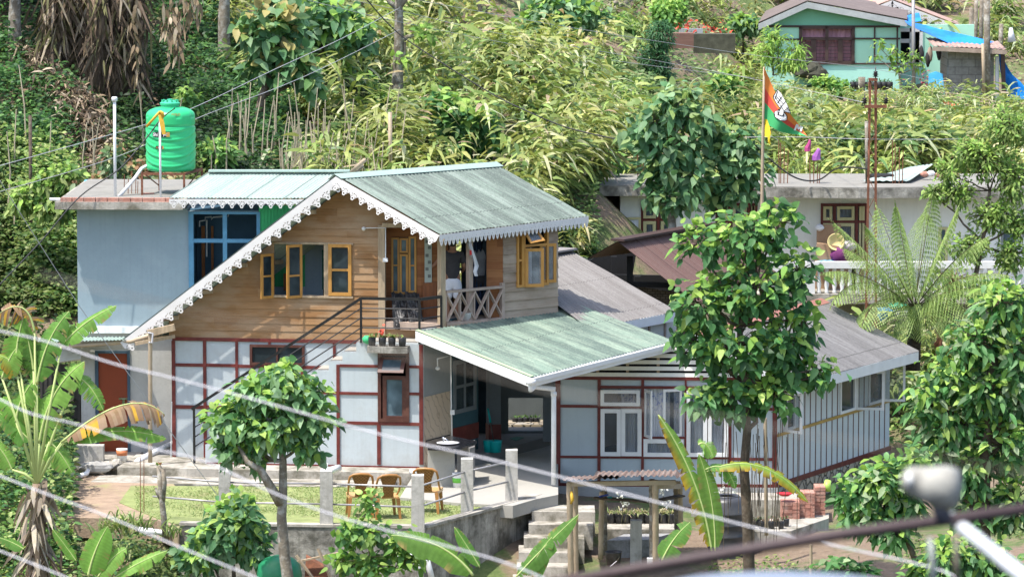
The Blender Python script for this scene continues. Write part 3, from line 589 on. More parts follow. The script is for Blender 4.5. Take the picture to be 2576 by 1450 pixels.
# porch roof: falls toward its front corner
pa = W(1045, 832, 98.79); pb = W(1335, 949, 96.0); pc = W(1695, 858, 99.95); PP = plane3(pa, pb, pc)
bc = (pc - pb); ba = (pa - pb)
def st(px, py):
    p = raypl(PP, px, py) - pb; A = np.array([[bc.dot(bc), bc.dot(ba)], [bc.dot(ba), ba.dot(ba)]]); return np.linalg.solve(A, [p.dot(bc), p.dot(ba)])
ub_ = [st(*p) for p in ((1045, 832), (1060, 831), (1118, 823), (1265, 802), (1403, 784), (1404, 746), (1462, 730))]
for i in range(len(ub_)):
    if i and ub_[i][0] <= ub_[i - 1][0]: ub_[i] = (ub_[i - 1][0] + .004, ub_[i][1])
ub_[0] = (0.0, ub_[0][1]); S = [u[0] for u in ub_]; T_ = [u[1] for u in ub_]
S.append(1.0001); T_.append(T_[-1] + (T_[-1] - T_[-2]) * .0 )
def vt(s): return float(np.interp(s, S, T_))
tm = max(T_)
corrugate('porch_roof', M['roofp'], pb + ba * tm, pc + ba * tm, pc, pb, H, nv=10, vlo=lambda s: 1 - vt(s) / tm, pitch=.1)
nf = Vector((0, 0, 1)).cross(ba).normalized(); nf = nf if nf.y < 0 else -nf
mb = MB(); dz = Vector((0, 0, -.2)); t_ = nf * .025
mb.hexa([pa + dz, pb + dz, pb + dz - t_, pa + dz - t_, pa, pb, pb - t_, pa - t_])
nf2 = Vector((0, 0, 1)).cross(bc).normalized(); nf2 = nf2 if nf2.y < 0 else -nf2; t2 = nf2 * .025
mb.hexa([pb + dz, pc + dz, pc + dz - t2, pb + dz - t2, pb - Vector((0, 0, .01)), pc, pc - t2, pb - t2])
mb.hexa([pb + dz * .55 + nf2 * .05, pc + dz * .55 + nf2 * .05, pc + dz * .55, pb + dz * .55, pb + dz * .1 + nf2 * .05, pc + dz * .1 + nf2 * .05, pc + dz * .1, pb + dz * .1])
mb.build('fascia_board', M['white'], H)
upv = PP[1] if PP[1].z > 0 else -PP[1]
mb = MB(); e = bc.normalized() * .10
mb.hexa([pa + upv * .016, pb + upv * .016, pb + upv * .016 + e, pa + upv * .016 + e, pa + upv * .026, pb + upv * .026, pb + upv * .026 + e, pa + upv * .026 + e]); mb.build('edge_flashing', mat('yellow_green_flashing', (.38, .50, .30), .5, .1, 3), H)
# gutter pipe at the low corner
g = [pb + Vector((0, -.06, -.1)), pb + Vector((.0, -.06, -.24)), W(1345, 972, 96.3), W(1390, 977, 97.0), W(1393, 990, 97.0), Vector((*W(1393, 1100, 97.0).xy, .04))]
mb = MB(); mb.tube(g, .052, 10); mb.lathe(pb + Vector((0, -.06, -.13)), [(.1, 0), (.11, .1)], 14)
for p in (g[4], g[3], g[2]): mb.lathe(p - Vector((0, 0, .04)), [(.062, 0), (.062, .08)], 12)
mb.build('downpipe', M['pvc'], H, True)
# railing of the stair (black steel)
SR = H
PSr = PS.off(.0)
R0 = PSr.hit(908, 750); R1 = PSr.hit(1055, 748); R2 = PB.hit(1110, 740, .02); R3 = PSr.hit(482, 1028); zr = R0.z
R1.z = zr; R2.z = zr
mb = MB(); mb.bar(R3, R0, .055, .06); mb.bar(R0, R1, .055, .055); mb.bar(R1, R2, .055, .06); foot = PSr.hit(488, 1140)
mb.build('handrail', M['blackm'], SR)
for p, zb_ in ((R0, zs), (R1, zs), (R2, zs + .12), (PSr.hit(488, 1026), z0)): MB().bar((p.x, p.y, zb_), (p.x, p.y, p.z), .05, .05, Vector((0, 1, 0))).build('rail_post', M['blackm'], SR)
for k in range(1, 5):
    dz = -.205 * k; mb = MB(); o = Vector((0, 0, dz)); fp = PSr.hit(488, 1026)
    mb.tube([fp + o, R0 + o], .015, 6)
    if k < 4: mb.tube([R0 + o, R1 + o, R2 + o], .015, 6)
    mb.build('rail_bar', M['blackm'], SR)
# ---------------- passage under the porch
PT = Pl(1135, 99.95, 62, 1000)
uT = PT.uz(1203, 1000)[0]; 
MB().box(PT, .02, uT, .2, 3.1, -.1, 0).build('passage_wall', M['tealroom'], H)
MB().box(PT, .04, uT, .45, .78, 0, .015).build('passage_skirting', M['maroon'], H)
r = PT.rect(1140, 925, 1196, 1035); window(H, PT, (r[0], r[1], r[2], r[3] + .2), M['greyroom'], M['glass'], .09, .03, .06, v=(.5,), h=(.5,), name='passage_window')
YB = 103.4
PBk = Pl(1290, YB, 0, 1000)
MB().pbox(PBk, 1150, 900, 1232, 1090, -.1, 0).build('dark_doorway', M['darkroom'], H)
o1 = PBk.rect(1279, 1000, 1366, 1082)
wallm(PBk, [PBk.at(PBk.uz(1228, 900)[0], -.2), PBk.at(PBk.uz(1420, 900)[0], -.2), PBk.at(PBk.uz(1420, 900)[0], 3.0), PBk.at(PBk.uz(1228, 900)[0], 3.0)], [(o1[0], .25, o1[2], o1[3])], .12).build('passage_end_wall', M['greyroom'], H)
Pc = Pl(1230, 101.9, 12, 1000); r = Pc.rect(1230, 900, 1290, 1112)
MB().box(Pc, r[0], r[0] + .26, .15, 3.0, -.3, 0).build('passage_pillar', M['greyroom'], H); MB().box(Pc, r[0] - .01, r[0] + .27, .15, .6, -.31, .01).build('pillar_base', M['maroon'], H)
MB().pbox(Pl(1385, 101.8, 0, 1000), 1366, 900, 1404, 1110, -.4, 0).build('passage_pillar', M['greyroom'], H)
# raised inner platform and passage floor
f1 = [Zp(1190, 1148, .2), Zp(1400, 1092, .2), Vector((W(1410, 1000, 104.4).x, 104.4, .2)), Vector((W(1120, 1000, 104.4).x, 104.4, .2)), Zp(1150, 1130, .2)]
MB().prism(f1, (0, 0, -.3)).build('inner_platform', M['concdark2'] if 'concdark2' in M else M['greywall'], H)
# ================================================================ GROUND
TC = [(-400, [(40, -6), (88, -2.2), (92, -1.0), (95, -.2), (101, .1), (104, .6), (107, 2.2), (112, 5.2), (118, 7.8), (124, 10.4), (150, 22), (300, 80)]),
      (100, [(40, -6), (88, -2.0), (92, -1.0), (95, -.2), (101, .1), (104, .6), (107, 2.2), (112, 5.0), (118, 7.2), (124, 9.4), (150, 20), (300, 75)]),
      (400, [(40, -6), (88, -2.0), (91, -1.5), (93.4, -.35), (97, -.3), (101, -.2), (104.5, .5), (109, 3.2), (113, 4.9), (120, 6.8), (126, 9.0), (150, 18), (300, 70)]),
      (560, [(40, -6), (88, -2.0), (92.7, -1.7), (93.3, -.5), (101, -.5), (104.5, .5), (110, 3.4), (114, 4.9), (120, 6.5), (128, 8.8), (150, 17), (300, 68)]),
      (900, [(40, -6), (88, -2.1), (92.7, -1.7), (93.3, -.5), (101, -.5), (106, .5), (112, 3.6), (116, 4.9), (125, 6.2), (140, 8.2), (155, 11), (300, 60)]),
      (1300, [(40, -6), (88, -2.1), (92.6, -1.7), (95, -.8), (96.5, -.5), (101, -.5), (106.5, -.45), (109, .8), (112, 2.8), (117, 4.6), (125, 5.5), (140, 7.0), (155, 9.2), (175, 14), (300, 52)]),
      (1500, [(40, -6), (90, -1.9), (93, -1.35), (96.4, -.75), (98, -.7), (101, -.6), (108, .3), (113, 2.4), (118, 4.3), (125, 5.1), (140, 6.3), (155, 8.3), (175, 13), (300, 48)]),
      (1900, [(40, -6), (90, -1.5), (93, -1.1), (96, -.8), (98, -1.05), (105, -1.0), (109, -.2), (112, .1), (118, .3), (121, 1.5), (124.5, 3.75), (135, 4.1), (150, 4.5), (160, 5.8), (172, 8.8), (200, 16), (300, 44)]),
      (2576, [(40, -6), (90, -.95), (96, -.75), (98, -.9), (105, -.6), (110, .2), (112, .3), (118, .5), (121, 1.5), (124.5, 3.75), (135, 4.0), (150, 4.35), (158, 5.0), (170, 8.0), (200, 16), (300, 44)]),
      (3200, [(40, -6), (90, -.95), (96, -.75), (98, -.9), (105, -.6), (110, .2), (112, .3), (118, .5), (121, 1.5), (124.5, 3.75), (135, 4.0), (150, 4.35), (158, 5.0), (170, 8.0), (200, 16), (300, 44)])]
def th(x, Y):
    x = np.asarray(x, float); Y = np.asarray(Y, float); px = 1288 + x / Y * FPX; px = np.clip(px, -400, 3200)
    zs = np.stack([np.interp(Y, [a for a, b in c[1]], [b for a, b in c[1]]) for c in TC]); xs = np.array([c[0] for c in TC]); i = np.clip(np.searchsorted(xs, px) - 1, 0, len(xs) - 2)
    t = (px - xs[i]) / (xs[i + 1] - xs[i]); k = np.arange(len(np.atleast_1d(px))); z0 = np.atleast_2d(zs)
    if z0.shape[0] != len(TC): z0 = z0.T
    z = z0[i, k] * (1 - t) + z0[i + 1, k] * t if px.ndim else z0[i, 0] * (1 - t) + z0[i + 1, 0] * t
    far = np.clip((Y - 103) / 8, 0, 1); bump = (.28 * np.sin(x * 1.1 + Y * .5) * np.sin(Y * .8 - x * .3) + .15 * np.sin(x * 2.7 + 1) * np.sin(Y * 1.9)) * (.2 + .8 * far)
    return z + bump
ys = np.concatenate([np.linspace(40, 86, 8), np.arange(87, 128, .5), np.arange(128, 200, 2.), np.linspace(204, 300, 10)])
sx_ = np.linspace(-.16, .16, 161); XX, YY = np.meshgrid(sx_, ys); X_ = XX * YY * (1 + .0 * YY); ZZ = th(X_.ravel(), YY.ravel())
V = np.stack([X_.ravel(), YY.ravel(), ZZ], 1); nc = len(sx_); i, j = np.meshgrid(np.arange(nc - 1), np.arange(len(ys) - 1)); q = (j * nc + i).ravel()
def groundmat():
    m, nt, b, tc = new_mat('hillside_soil_and_grass'); v = tc.outputs['Object']; n1 = noise(nt, v, .5, 6, .65); n2 = noise(nt, v, 6, 6, .7)
    g = mixc(nt, (.07, .12, .03), (.15, .19, .06), ramp(nt, n2, .35, .65)); s = mixc(nt, (.17, .12, .08), (.27, .20, .14), ramp(nt, n2, .3, .7))
    c = mixc(nt, s, g, ramp(nt, n1, .46, .56)); nt.links.new(c, b.inputs['Base Color']); b.inputs['Roughness'].default_value = .95
    bp = N(nt, 'ShaderNodeBump'); bp.inputs['Strength'].default_value = 1; bp.inputs['Distance'].default_value = .08; nt.links.new(n2, bp.inputs['Height']); nt.links.new(bp.outputs[0], b.inputs['Normal']); return m
M['ground'] = groundmat()
mesh_obj('hillside_ground', V, np.stack([q, q + 1, q + nc + 1, q + nc], 1), M['ground'], None, True, kind='structure')
# lawn, steps, slab
LZ = -.06
def poly(name, pts, z, ext, m, **k): return MB().prism([Zp(x, y, z) for x, y in pts], (0, 0, -ext)).build(name, m, **k)
M['lawn'] = mat('short_lawn', (.25, .29, .11), .95, .22, 3, (.30, .23, .15), .7, 1.2, (.56, .72), .8, 60)
M['soil'] = mat('bare_brown_soil', (.33, .24, .17), .95, .25, 3, (.24, .27, .10), .6, 1.5, (.55, .7), .9, 25)
lawn_pts = [(395, 1302), (450, 1319), (760, 1324), (1060, 1322), (1335, 1246), (1335, 1225), (1000, 1225), (330, 1220), (300, 1262)]
poly('lawn', lawn_pts, LZ, .3, M['lawn'], kind='structure')
poly('bare_soil_yard', [(170, 1300), (395, 1306), (450, 1330), (470, 1250), (420, 1200), (180, 1190), (150, 1220)], -.075, .4, M['soil'], kind='structure')
poly('concrete_floor', [(1006, 1250), (1156, 1264), (1290, 1271), (1348, 1254), (1404, 1243), (1404, 1108), (1060, 1160)], 0.0, .25, M['concpale'], kind='structure')
ua, ub = PS.uz(478, 1175)[0], PS.uz(1078, 1175)[0]
mb = MB().box(PS, ua - 1.4, ub, -.3, z0, -1.2, .75); mb.build('front_walk_upper_step', M['conc'], kind='structure')
MB().box(PS, ua - 1.75, PS.uz(1012, 1230)[0], -.3, z0 - .17, .75, 1.75).build('front_walk_lower_step', M['conc'], kind='structure')
MB().box(PS, ua - 3.2, ua - 1.4, -.3, z0 - .03, -2.2, .45).build('side_yard_paving', M['conc'], kind='structure')
# retaining wall
a, b, c, d = Zp(452, 1319, -.04), Zp(1066, 1327, -.04), Zp(1352, 1248, -.04), Zp(1404, 1242, -.04)
RW = thing('retaining_wall', 'tall mossy concrete retaining wall holding up the front lawn', 'wall', (b.x, b.y, -2.3))
nb = Vector((0, .2, 0)); jn = lambda m, p, q_: m.hexa([Vector((p.x, p.y, -2.6)), Vector((q_.x, q_.y, -2.6)), Vector((q_.x, q_.y + .22, -2.6)), Vector((p.x, p.y + .22, -2.6)), p, q_, q_ + nb, p + nb])
m1 = MB(); jn(m1, a, b); m1.build('wall_section', M['concdark'], RW); m2 = MB(); jn(m2, b + Vector((.002, 0, 0)), c); m2.build('wall_section', M['concdark'], RW)
m3 = MB(); jn(m3, c + Vector((.002, 0, 0)), d); m3.build('wall_section', M['conc'], RW)
mb = MB(); mb.bar(a + Vector((0, .1, .02)), b + Vector((0, .1, .02)), .24, .05); mb.bar(b + Vector((0, .1, .022)), c + Vector((0, .1, .022)), .22, .05); mb.build('coping', M['conc'], RW)
# garden steps at the end of the retaining wall
GS = thing('garden_steps', 'flight of rough concrete steps going down beside the retaining wall', 'steps', W(1420, 1440, 93.5))
zt = -.22
for k, (xl, xr, yf) in enumerate(((1338, 1497, 1285), (1330, 1492, 1318), (1318, 1470, 1352), (1305, 1455, 1388), (1300, 1440, 1424), (1290, 1430, 1462))):
    zt = -.22 - k * .2; A_, B_ = Zp(xl, yf, zt), Zp(xr, yf + 2, zt)
    MB().hexa([Vector((A_.x, A_.y, zt - .5)), Vector((B_.x, B_.y, zt - .5)), Vector((B_.x, B_.y + .9, zt - .5)), Vector((A_.x, A_.y + .9, zt - .5)), A_, B_, B_ + Vector((0, .9, 0)), A_ + Vector((0, .9, 0))]).build('step', M['conc'], GS)
# ================================================================ BLUE BUILDING (left)
PE = Pl(330, 101.5, -2, 1000)
BB = thing('grey_blue_flat_roofed_house', 'plain grey-blue plastered house with flat concrete roof slab, blue window frame and orange door', 'house', W(330, 1125, 102.5))
uE0, uE1 = PE.uz(195, 700)[0], PE.uz(472, 700)[0]; zs0 = PE.uz(330, 820)[1]; zs1 = PE.uz(330, 524)[1]
MB().box(PE, uE0, uE1, zs0, zs1, -4.5, 0).build('upper_wall', M['bluewall'], BB)
MB().box(PE, uE0 - .03, uE1 + 2, zs0 - .14, zs0, -4, .10).build('string_course', M['white'], BB)
PSL = PE.off(.55); r = PSL.rect(138, 508, 436, 527)
MB().box(PSL, r[0], r[2] + .2, r[1], r[3], -5.2, 0).build('roof_slab', M['conc'], BB)
mb = MB(); zz_ = r[3]; x = r[0] + .12
while x < r[2] - .05: mb.box(PSL, x, min(x + .235, r[2]), zz_, zz_ + .085, -.15, -.03 + random.uniform(-.012, .012)); x += .25
mb.build('brick_edging', M['brick'], BB)
MB().tube([PSL.at(r[0] - .12, zz_ + .045, -.1), PSL.at(r[0] + .1, zz_ + .045, -.1)], .035, 10).build('pipe_end', M['pvc'], BB)
MB().box(PSL, r[0] + .1, r[2], zz_, zz_ + .05, -5, -.16).build('roof_screed', M['screed'], BB)
wE = PE.rect(475, 532, 655, 712); wE = (wE[0], wE[1] - .5, wE[2], wE[3]); 
wallm(PE, [PE.at(uE1, zs0), PE.at(uE1 + 2.9, zs0), PE.at(uE1 + 2.9, zs1 - .05), PE.at(uE1, zs1 - .05)], [wE], .12).build('front_wall', M['bluewall'], BB)
r = PE.rect(652, 517, 765, 720); mb = MB(); x = r[0]
while x < r[2]: mb.box(PE, x, x + .035, r[1], r[3], 0, .03); mb.box(PE, x + .035, x + .07, r[1], r[3], 0, .012); x += .07
mb.build('green_cladding', M['greensheet'], BB)
mb = MB(); w = wE; fw = .075
mb.box(PE, w[0], w[0] + fw + .03, w[1], w[3], -.1, .05).box(PE, w[2] - fw, w[2], w[1], w[3], -.1, .05).box(PE, w[0], w[2], w[3] - fw * .7, w[3], -.1, .045)
c = PE.uz(566, 600)[0]; mb.box(PE, c - .045, c + .045, w[1], w[3], -.1, .04); zc = PE.uz(560, 605)[1]; mb.box(PE, w[0], w[2], zc - .04, zc + .04, -.1, .035); mb.build('window_frame', M['blueframe'], BB)
room(BB, PE, w, 1.6, mat('blue_room_wall', (.05, .11, .17), .8, .1), d=-.12)
mb = MB(); pI = PE.off(-1.5)
mb.tube([pI.hit(502, 570), pI.hit(502, 556), pI.hit(516, 554), pI.hit(516, 546), pI.hit(532, 545), pI.hit(532, 552), pI.hit(536, 546), pI.hit(575, 543), pI.hit(575, 532)], .016, 6); mb.tube([pI.hit(520, 553), pI.hit(520, 645)], .018, 6); mb.build('indoor_pipes', M['pvc'], BB)
MB().pbox(pI, 508, 568, 516, 800, 0, .05).pbox(pI, 532, 568, 538, 800, 0, .05).build('indoor_door_frame', M['woodred'], BB)
# pale green roof over it
e0 = PE.hit(425, 497, .55); e1 = PE.hit(790, 497, .55); e1.z = e0.z; g0 = W(525, 433, 102.2); g1 = W(880, 430, 102.2); g1.z = g0.z
corrugate('roof', M['roofg2'], g0, g1, e1, e0, BB, pitch=.075)
MB().bar(g0 + Vector((0, 0, .03)), g1 + Vector((0, 0, .03)), .3, .035).build('ridge_cap', M['ridgeg'], BB)
bk = Vector((.0, 1.4, -.45)); corrugate('roof', M['roofg2'], g0, g1, g1 + bk, g0 + bk, BB, pitch=.075)
lace('fretwork_eaves_board', e0 - Vector((0, 0, .03)), Vector((e1.x - .2, e1.y, e0.z - .03)), PE.n, BB, unit=.2, solid=.05, drop=.14, style=0)
# lower storey with the orange door
z_b = z0 - .03; PF = PE.off(.0); r = PF.rect(204, 850, 436, 1125)
dr = PF.rect(240, 881, 328, 1112)
wallm(PF, [PF.at(r[0], z_b - .2), PF.at(r[2] + .15, z_b - .2), PF.at(r[2] + .15, zs0 - .14), PF.at(r[0], zs0 - .14)], [(dr[0], z_b - .1, dr[2], dr[3])], .15).build('lower_wall', M['greywall'], BB)
mb = MB(); d = dr; mb.box(PF, d[0], d[0] + .07, z_b, d[3], -.1, .03).box(PF, d[2] - .06, d[2], z_b, d[3], -.1, .03).box(PF, d[0] + .07, d[2] - .06, d[3] - .06, d[3], -.1, .03); mb.build('door_frame', mat('dark_blue_frame', (.05, .09, .13), .5), BB)
dd = MB().box(PF, d[0] + .07, d[2] - .06, z_b, d[3] - .06, -.09, -.03).build('door', M['orange'], BB)
mb = MB(); r = PF.rect(299, 1000, 325, 1004); mb.box(PF, r[0], r[2], r[1], r[3], -.03, 0).pbox(PF, 308, 1002, 314, 1020, -.03, .01); mb.build('bolt_latch', M['chrome'], dd)
# lean-to eave strip and beams on bamboo poles
LT = thing('lean_to_roof', 'thin pale green lean-to roof strip resting on a bamboo beam left of the gable', 'roof', W(220, 850, 100.8))
l0, l1, l2, l3 = W(95, 860, 100.6), W(315, 853, 100.1), W(330, 846, 101.3), W(100, 850, 101.6)
corrugate('roof_sheet', M['ridgeg'], l3, l2, l1, l0, LT, pitch=.08); MB().tube([W(100, 872, 100.7), W(200, 868, 100.5), W(330, 858, 100.2), W(430, 826, 100.0)], .05, 8).build('beam', M['bamboo'], LT, True)
MB().bar(W(372, 838, 99.9), W(440, 822, 99.9), .09, .14).bar(W(340, 864, 100), W(440, 845, 100), .06, .07).build('beam', M['post_wood'], LT)
def bamboo(px, y0, y1, Y, r, label, x1=None, name='bamboo_pole', group=None, lean=0, mm=None):
    a = W(px, y1, Y); b = W(px + lean, y0, Y + .05); n = max(3, int((b - a).length / .3)); pts = []; rad = []
    for i in range(n):
        t = i / n; p = a.lerp(b, t); q2 = a.lerp(b, (i + .93) / n); pts += [p, q2]; rad += [r * 1.12, r]
    pts.append(b); rad.append(r); return MB().tube(pts, rad, 8).build(name, mm or M['bamboo'], None, True, label=label, cat='pole', group=group)
bamboo(378, 838, 1162, 99.3, .042, 'tall upright bamboo pole holding the gable eave beside the orange door')
MB().tube([W(372, 836, 99.3), W(384, 838, 99.3), W(383, 862, 99.28), W(374, 860, 99.28)], .022, 6).build('rope_lashing', M['wire'], None, True, label='grey rope lashing at the top of the bamboo pole under the eave', cat='rope')
# dark shed bit behind the banana
SH = thing('sacking_shed', 'dark low shed of corrugated sheet with a cream sack awning behind the banana plants', 'shed', W(190, 1090, 101.6))
pS = Pl(190, 101.55, 5, 1000); r = pS.rect(160, 915, 200, 1095)
mb = MB(); x = r[0] - .5
while x < r[2] + .05: mb.box(pS, x, x + .05, r[1], r[3], -.02, .02).box(pS, x + .05, x + .1, r[1], r[3], -.03, .0); x += .1
mb.build('sheet_wall', mat('dark_sheet', (.05, .045, .04), .8, .4), SH)
mb = MB(); A = [W(133, 912, 101.2), W(204, 902, 101.0), W(204, 868, 101.3), W(160, 872, 101.5)]; mb.prism(A, (0, .05, -.03)); mb.build('sack_awning', mat('cream_sacking', (.62, .58, .50), .9, .08, 4), SH)
MB().pbox(pS, 150, 1000, 185, 1008, .05, .1).build('shelf_board', M['bamboo'], SH)
# ================================================================ RIGHT HOUSE
PD = Pl(1405, 100.2, -3, 1000); RH = thing('pale_blue_bungalow', 'low pale blue house framed in maroon timber with a louvred gable and grey sheet roof', 'house', W(1700, 1225, 101))
zD0 = PD.uz(1600, 1222)[1]; zD1 = PD.uz(1600, 948)[1]; uD0, uD1 = PD.uz(1400, 1000)[0], PD.uz(1953, 1000)[0]
w1, w2, w3 = PD.rect(1511, 978, 1613, 1145), PD.rect(1620, 977, 1722, 1146), PD.rect(1727, 980, 1832, 1148)
wallm(PD, [PD.at(uD0, zD0), PD.at(uD1, zD0), PD.at(uD1, zD1), PD.at(uD0, zD1)], [w1, w2, w3], .12).build('front_wall', M['bluewhite2'], RH)
MB().box(PD, uD0, uD1 + .04, zD0 - 1.0, zD0, -.3, .05).build('plinth', mat('grey_rendered_plinth', (.42, .42, .41), .95, .12, 3, (.25, .24, .23), .5, 3, (.5, .7), 1.0, 9), RH)
mb = MB()
for x0, x1, y0, y1 in ((1397, 1410, 954, 1218), (1503, 1511, 954, 1218), (1613, 1620, 954, 1218), (1722, 1727, 954, 1218), (1832, 1840, 954, 1218), (1943, 1955, 954, 1222)): mb.pbox(PD, x0, y0, x1, y1, 0, .035)
mb.box(PD, uD0, uD1, zD1 - .055, zD1 + .01, 0, .04)
for x0, x1, y0, y1 in ((1511, 1832, 970, 977), (1410, 1503, 1017, 1024), (1511, 1613, 1020, 1026), (1410, 1832, 1146, 1152), (1620, 1722, 1097, 1102), (1840, 1943, 1150, 1157), (1840, 1943, 1024, 1031), (1727, 1832, 1024, 1029)): mb.pbox(PD, x0, y0, x1, y1, 0, .028)
mb.box(PD, uD0, uD1, zD0 - .01, zD0 + .065, 0, .04); mb.build('timber_frame', M['maroon'], RH)
gc = glassmat('clear_window_glass', (.08, .10, .12), .06, .28)
def pr(*a): return PD.rect(*a)
tr = pr(1511, 979, 1610, 1019); window(RH, PD, tr, M['white'], gc, .075, .09, .07); window(RH, PD, pr(1511, 1027, 1562, 1145), M['white'], gc, .085, .07, .06); window(RH, PD, pr(1563, 1027, 1614, 1145), M['white'], gc, .085, .07, .06)
window(RH, PD, pr(1619, 1103, 1720, 1147), M['white'], gc, .085, .06, .06); window(RH, PD, pr(1727, 982, 1831, 1022), M['white'], gc, .075, .09, .07)
window(RH, PD, pr(1727, 1029, 1779, 1147), M['white'], gc, .085, .07, .06); window(RH, PD, pr(1780, 1029, 1832, 1147), M['white'], gc, .085, .07, .06)
sash(RH, PD.at(w2[0], 0, .03), -72, .42, pr(0, 0, 9, 1096)[1] if 0 else PD.uz(1620, 1096)[1], w2[3], M['white'], gc, name='open_sash'); sash(RH, PD.at(w2[2] - .45, 0, .12), 15, .42, PD.uz(1700, 1096)[1], w2[3], M['white'], gc, name='open_sash')
m, nt, b, tc = new_mat('blue_flower_curtain'); v = tc.outputs['Object']; n1 = noise(nt, v, 11, 4, .8); sp = N(nt, 'ShaderNodeSeparateXYZ'); nt.links.new(v, sp.inputs[0])
zc_ = PD.uz(1650, 1010)[1] - ORG[RH.name][2]; band = N(nt, 'ShaderNodeMath', operation='SUBTRACT'); nt.links.new(sp.outputs[2], band.inputs[0]); band.inputs[1].default_value = zc_; ab = N(nt, 'ShaderNodeMath', operation='ABSOLUTE'); nt.links.new(band.outputs[0], ab.inputs[0])
f = N(nt, 'ShaderNodeMath', operation='MULTIPLY'); nt.links.new(ramp(nt, n1, .52, .6), f.inputs[0]); nt.links.new(ramp(nt, ab.outputs[0], .22, .14), f.inputs[1])
nt.links.new(mixc(nt, (.72, .74, .78), (.12, .19, .48), f.outputs[0]), b.inputs['Base Color']); b.inputs['Roughness'].default_value = .9; M['flower'] = m
def curtain(parent, pl, r, m, d, folds=9, name='curtain', amp=.025):
    n = folds * 5; vs = [pl.at(r[0] + (r[2] - r[0]) * i / n, z, d + amp * math.sin(i * 2 * math.pi / 5) + amp * .5 * math.sin(i * .7)) for i in range(n + 1) for z in (r[1], r[3])]
    return MB().add(vs, [(2 * i, 2 * i + 2, 2 * i + 3, 2 * i + 1) for i in range(n)]).build(name, m, parent, True)
curtain(RH, PD, pr(1622, 977, 1685, 1146), M['flower'], -.1); curtain(RH, PD, pr(1695, 977, 1722, 1146), M['flower'], -.1, 4); curtain(RH, PD, pr(1562, 979, 1612, 1145), M['flower'], -.1, 6); curtain(RH, PD, pr(1730, 980, 1770, 1146), M['flower'], -.1, 5); curtain(RH, PD, pr(1785, 980, 1830, 1146), M['flower'], -.1, 5)
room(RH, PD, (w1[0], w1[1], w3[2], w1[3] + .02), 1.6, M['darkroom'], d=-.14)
# louvred gable
pk = W(1748, 838, 99.4); ec = W(1995, 966, 99.3); pkb = Zp(2066, 752, pk.z); ecb = Zp(2311, 883, ec.z)
sR = plane3(pk, pkb, ec)
zL = zD1 + .012
gpts = [(PD.uz(1400, 950)[0], zL), (uD1 + .2, zL), (PD.uz(1752, 850)[0], PD.uz(1752, 855)[1]), (PD.uz(1690, 870)[0], PD.uz(1690, 872)[1])]
boards(PD, gpts, [], .135, .03, fill=.6, z0=zL + .004, back=0.0, d0=.01).build('louvre_slats', mat('cream_slats', (.84, .83, .76), .6, .06, 5), RH)
m_ = MB(); m_.prism([PD.at(u, z, -.12) for u, z in gpts], -PD.n * .05); m_.build('louvre_backing', M['black'], RH)
mb = MB()
for px in (1500, 1575, 1652): mb.pbox(PD, px, 880, px + 7, 946, -.09, 0.0)
mb.build('louvre_posts', M['post_wood'], RH)
corrugate('roof', M['roofgrey'], pk, pkb, ecb, ec, RH, nv=12, pitch=.1)
corrugate('roof', M['roofgrey'], pk, pkb, pc + (pkb - pk), pc + Vector((.05, .05, 0)), RH, nv=4, pitch=.1)
mb = MB(); a_, b_ = pk, pkb; dn = (ec - pk).normalized() * .22; u2 = Vector((0, 0, .03)); mb.hexa([a_ + dn, b_ + dn, b_, a_, a_ + dn + u2, b_ + dn + u2, b_ + u2, a_ + u2]); mb.build('ridge_cap', mat('dusty_red_ridge', (.34, .15, .12), .7, .1), RH)
nf = Vector((0, 0, 1)).cross(ecb - ec).normalized(); nf = nf if nf.y < 0 else -nf
mb = MB(); dz = Vector((0, 0, -.23)); mb.hexa([ec + dz, ecb + dz, ecb + dz - nf * .03, ec + dz - nf * .03, ec - Vector((0, 0, .012)), ecb - Vector((0, 0, .012)), ecb - nf * .03, ec - nf * .03])
dz = Vector((0, 0, -.2)); q1 = Vector((0, -.02, 0)); mb.hexa([pk + dz, ec + dz, ec + dz - q1 * 2, pk + dz - q1 * 2, pk, ec, ec - q1 * 2, pk - q1 * 2]); mb.build('fascia_board', M['white'], RH)
# side wall with battens
PCs = PlO(PD.at(uD1 + .005, 0), 63); uS = PCs.uz(2238, 1000)[0]; zS0 = zD0; zS1 = ec.z - .16
sw = [PCs.rect(1975, 1040, 2000, 1100), PCs.rect(2117, 975, 2150, 1042), PCs.rect(2190, 945, 2203, 1015)]
hz = PCs.uz(2150, 1030)[1]
holes = [(PCs.uz(1972, 1040)[0], hz, PCs.uz(1999, 1040)[0], zS1 - .12), (PCs.uz(2112, 1000)[0], hz, PCs.uz(2150, 1000)[0], zS1 - .12), (PCs.uz(2184, 1000)[0], hz, PCs.uz(2222, 1000)[0], zS1 - .12)]
wallm(PCs, [PCs.at(0, zS0), PCs.at(uS, zS0), PCs.at(uS, zS1), PCs.at(0, zS1)], holes, .1).build('side_wall', M['side_lightened'], RH)
mb = MB(); n_ = 21
for i in range(1, n_):
    u = uS * i / n_; mb.box(PCs, u - .012, u + .012, zS0 + .09, hz - .06, 0, .015)
    if not any(h[0] - .05 < u < h[2] + .05 for h in holes): mb.box(PCs, u - .012, u + .012, hz, zS1, 0, .015)
mb.build('battens', mat('thin_brown_batten', (.20, .14, .12), .7), RH)
MB().box(PCs, 0, uS, hz - .06, hz, 0, .035).build('gold_rail', mat('ochre_timber', (.40, .25, .06), .6, .2), RH); MB().box(PCs, 0, uS + .03, zS0 - .01, zS0 + .09, 0, .04).build('base_rail', M['maroon'], RH)
for h in holes:
    window(RH, PCs, (h[0], h[1], h[2], h[3]), M['white'], M['glass'], .06, .03, .08)
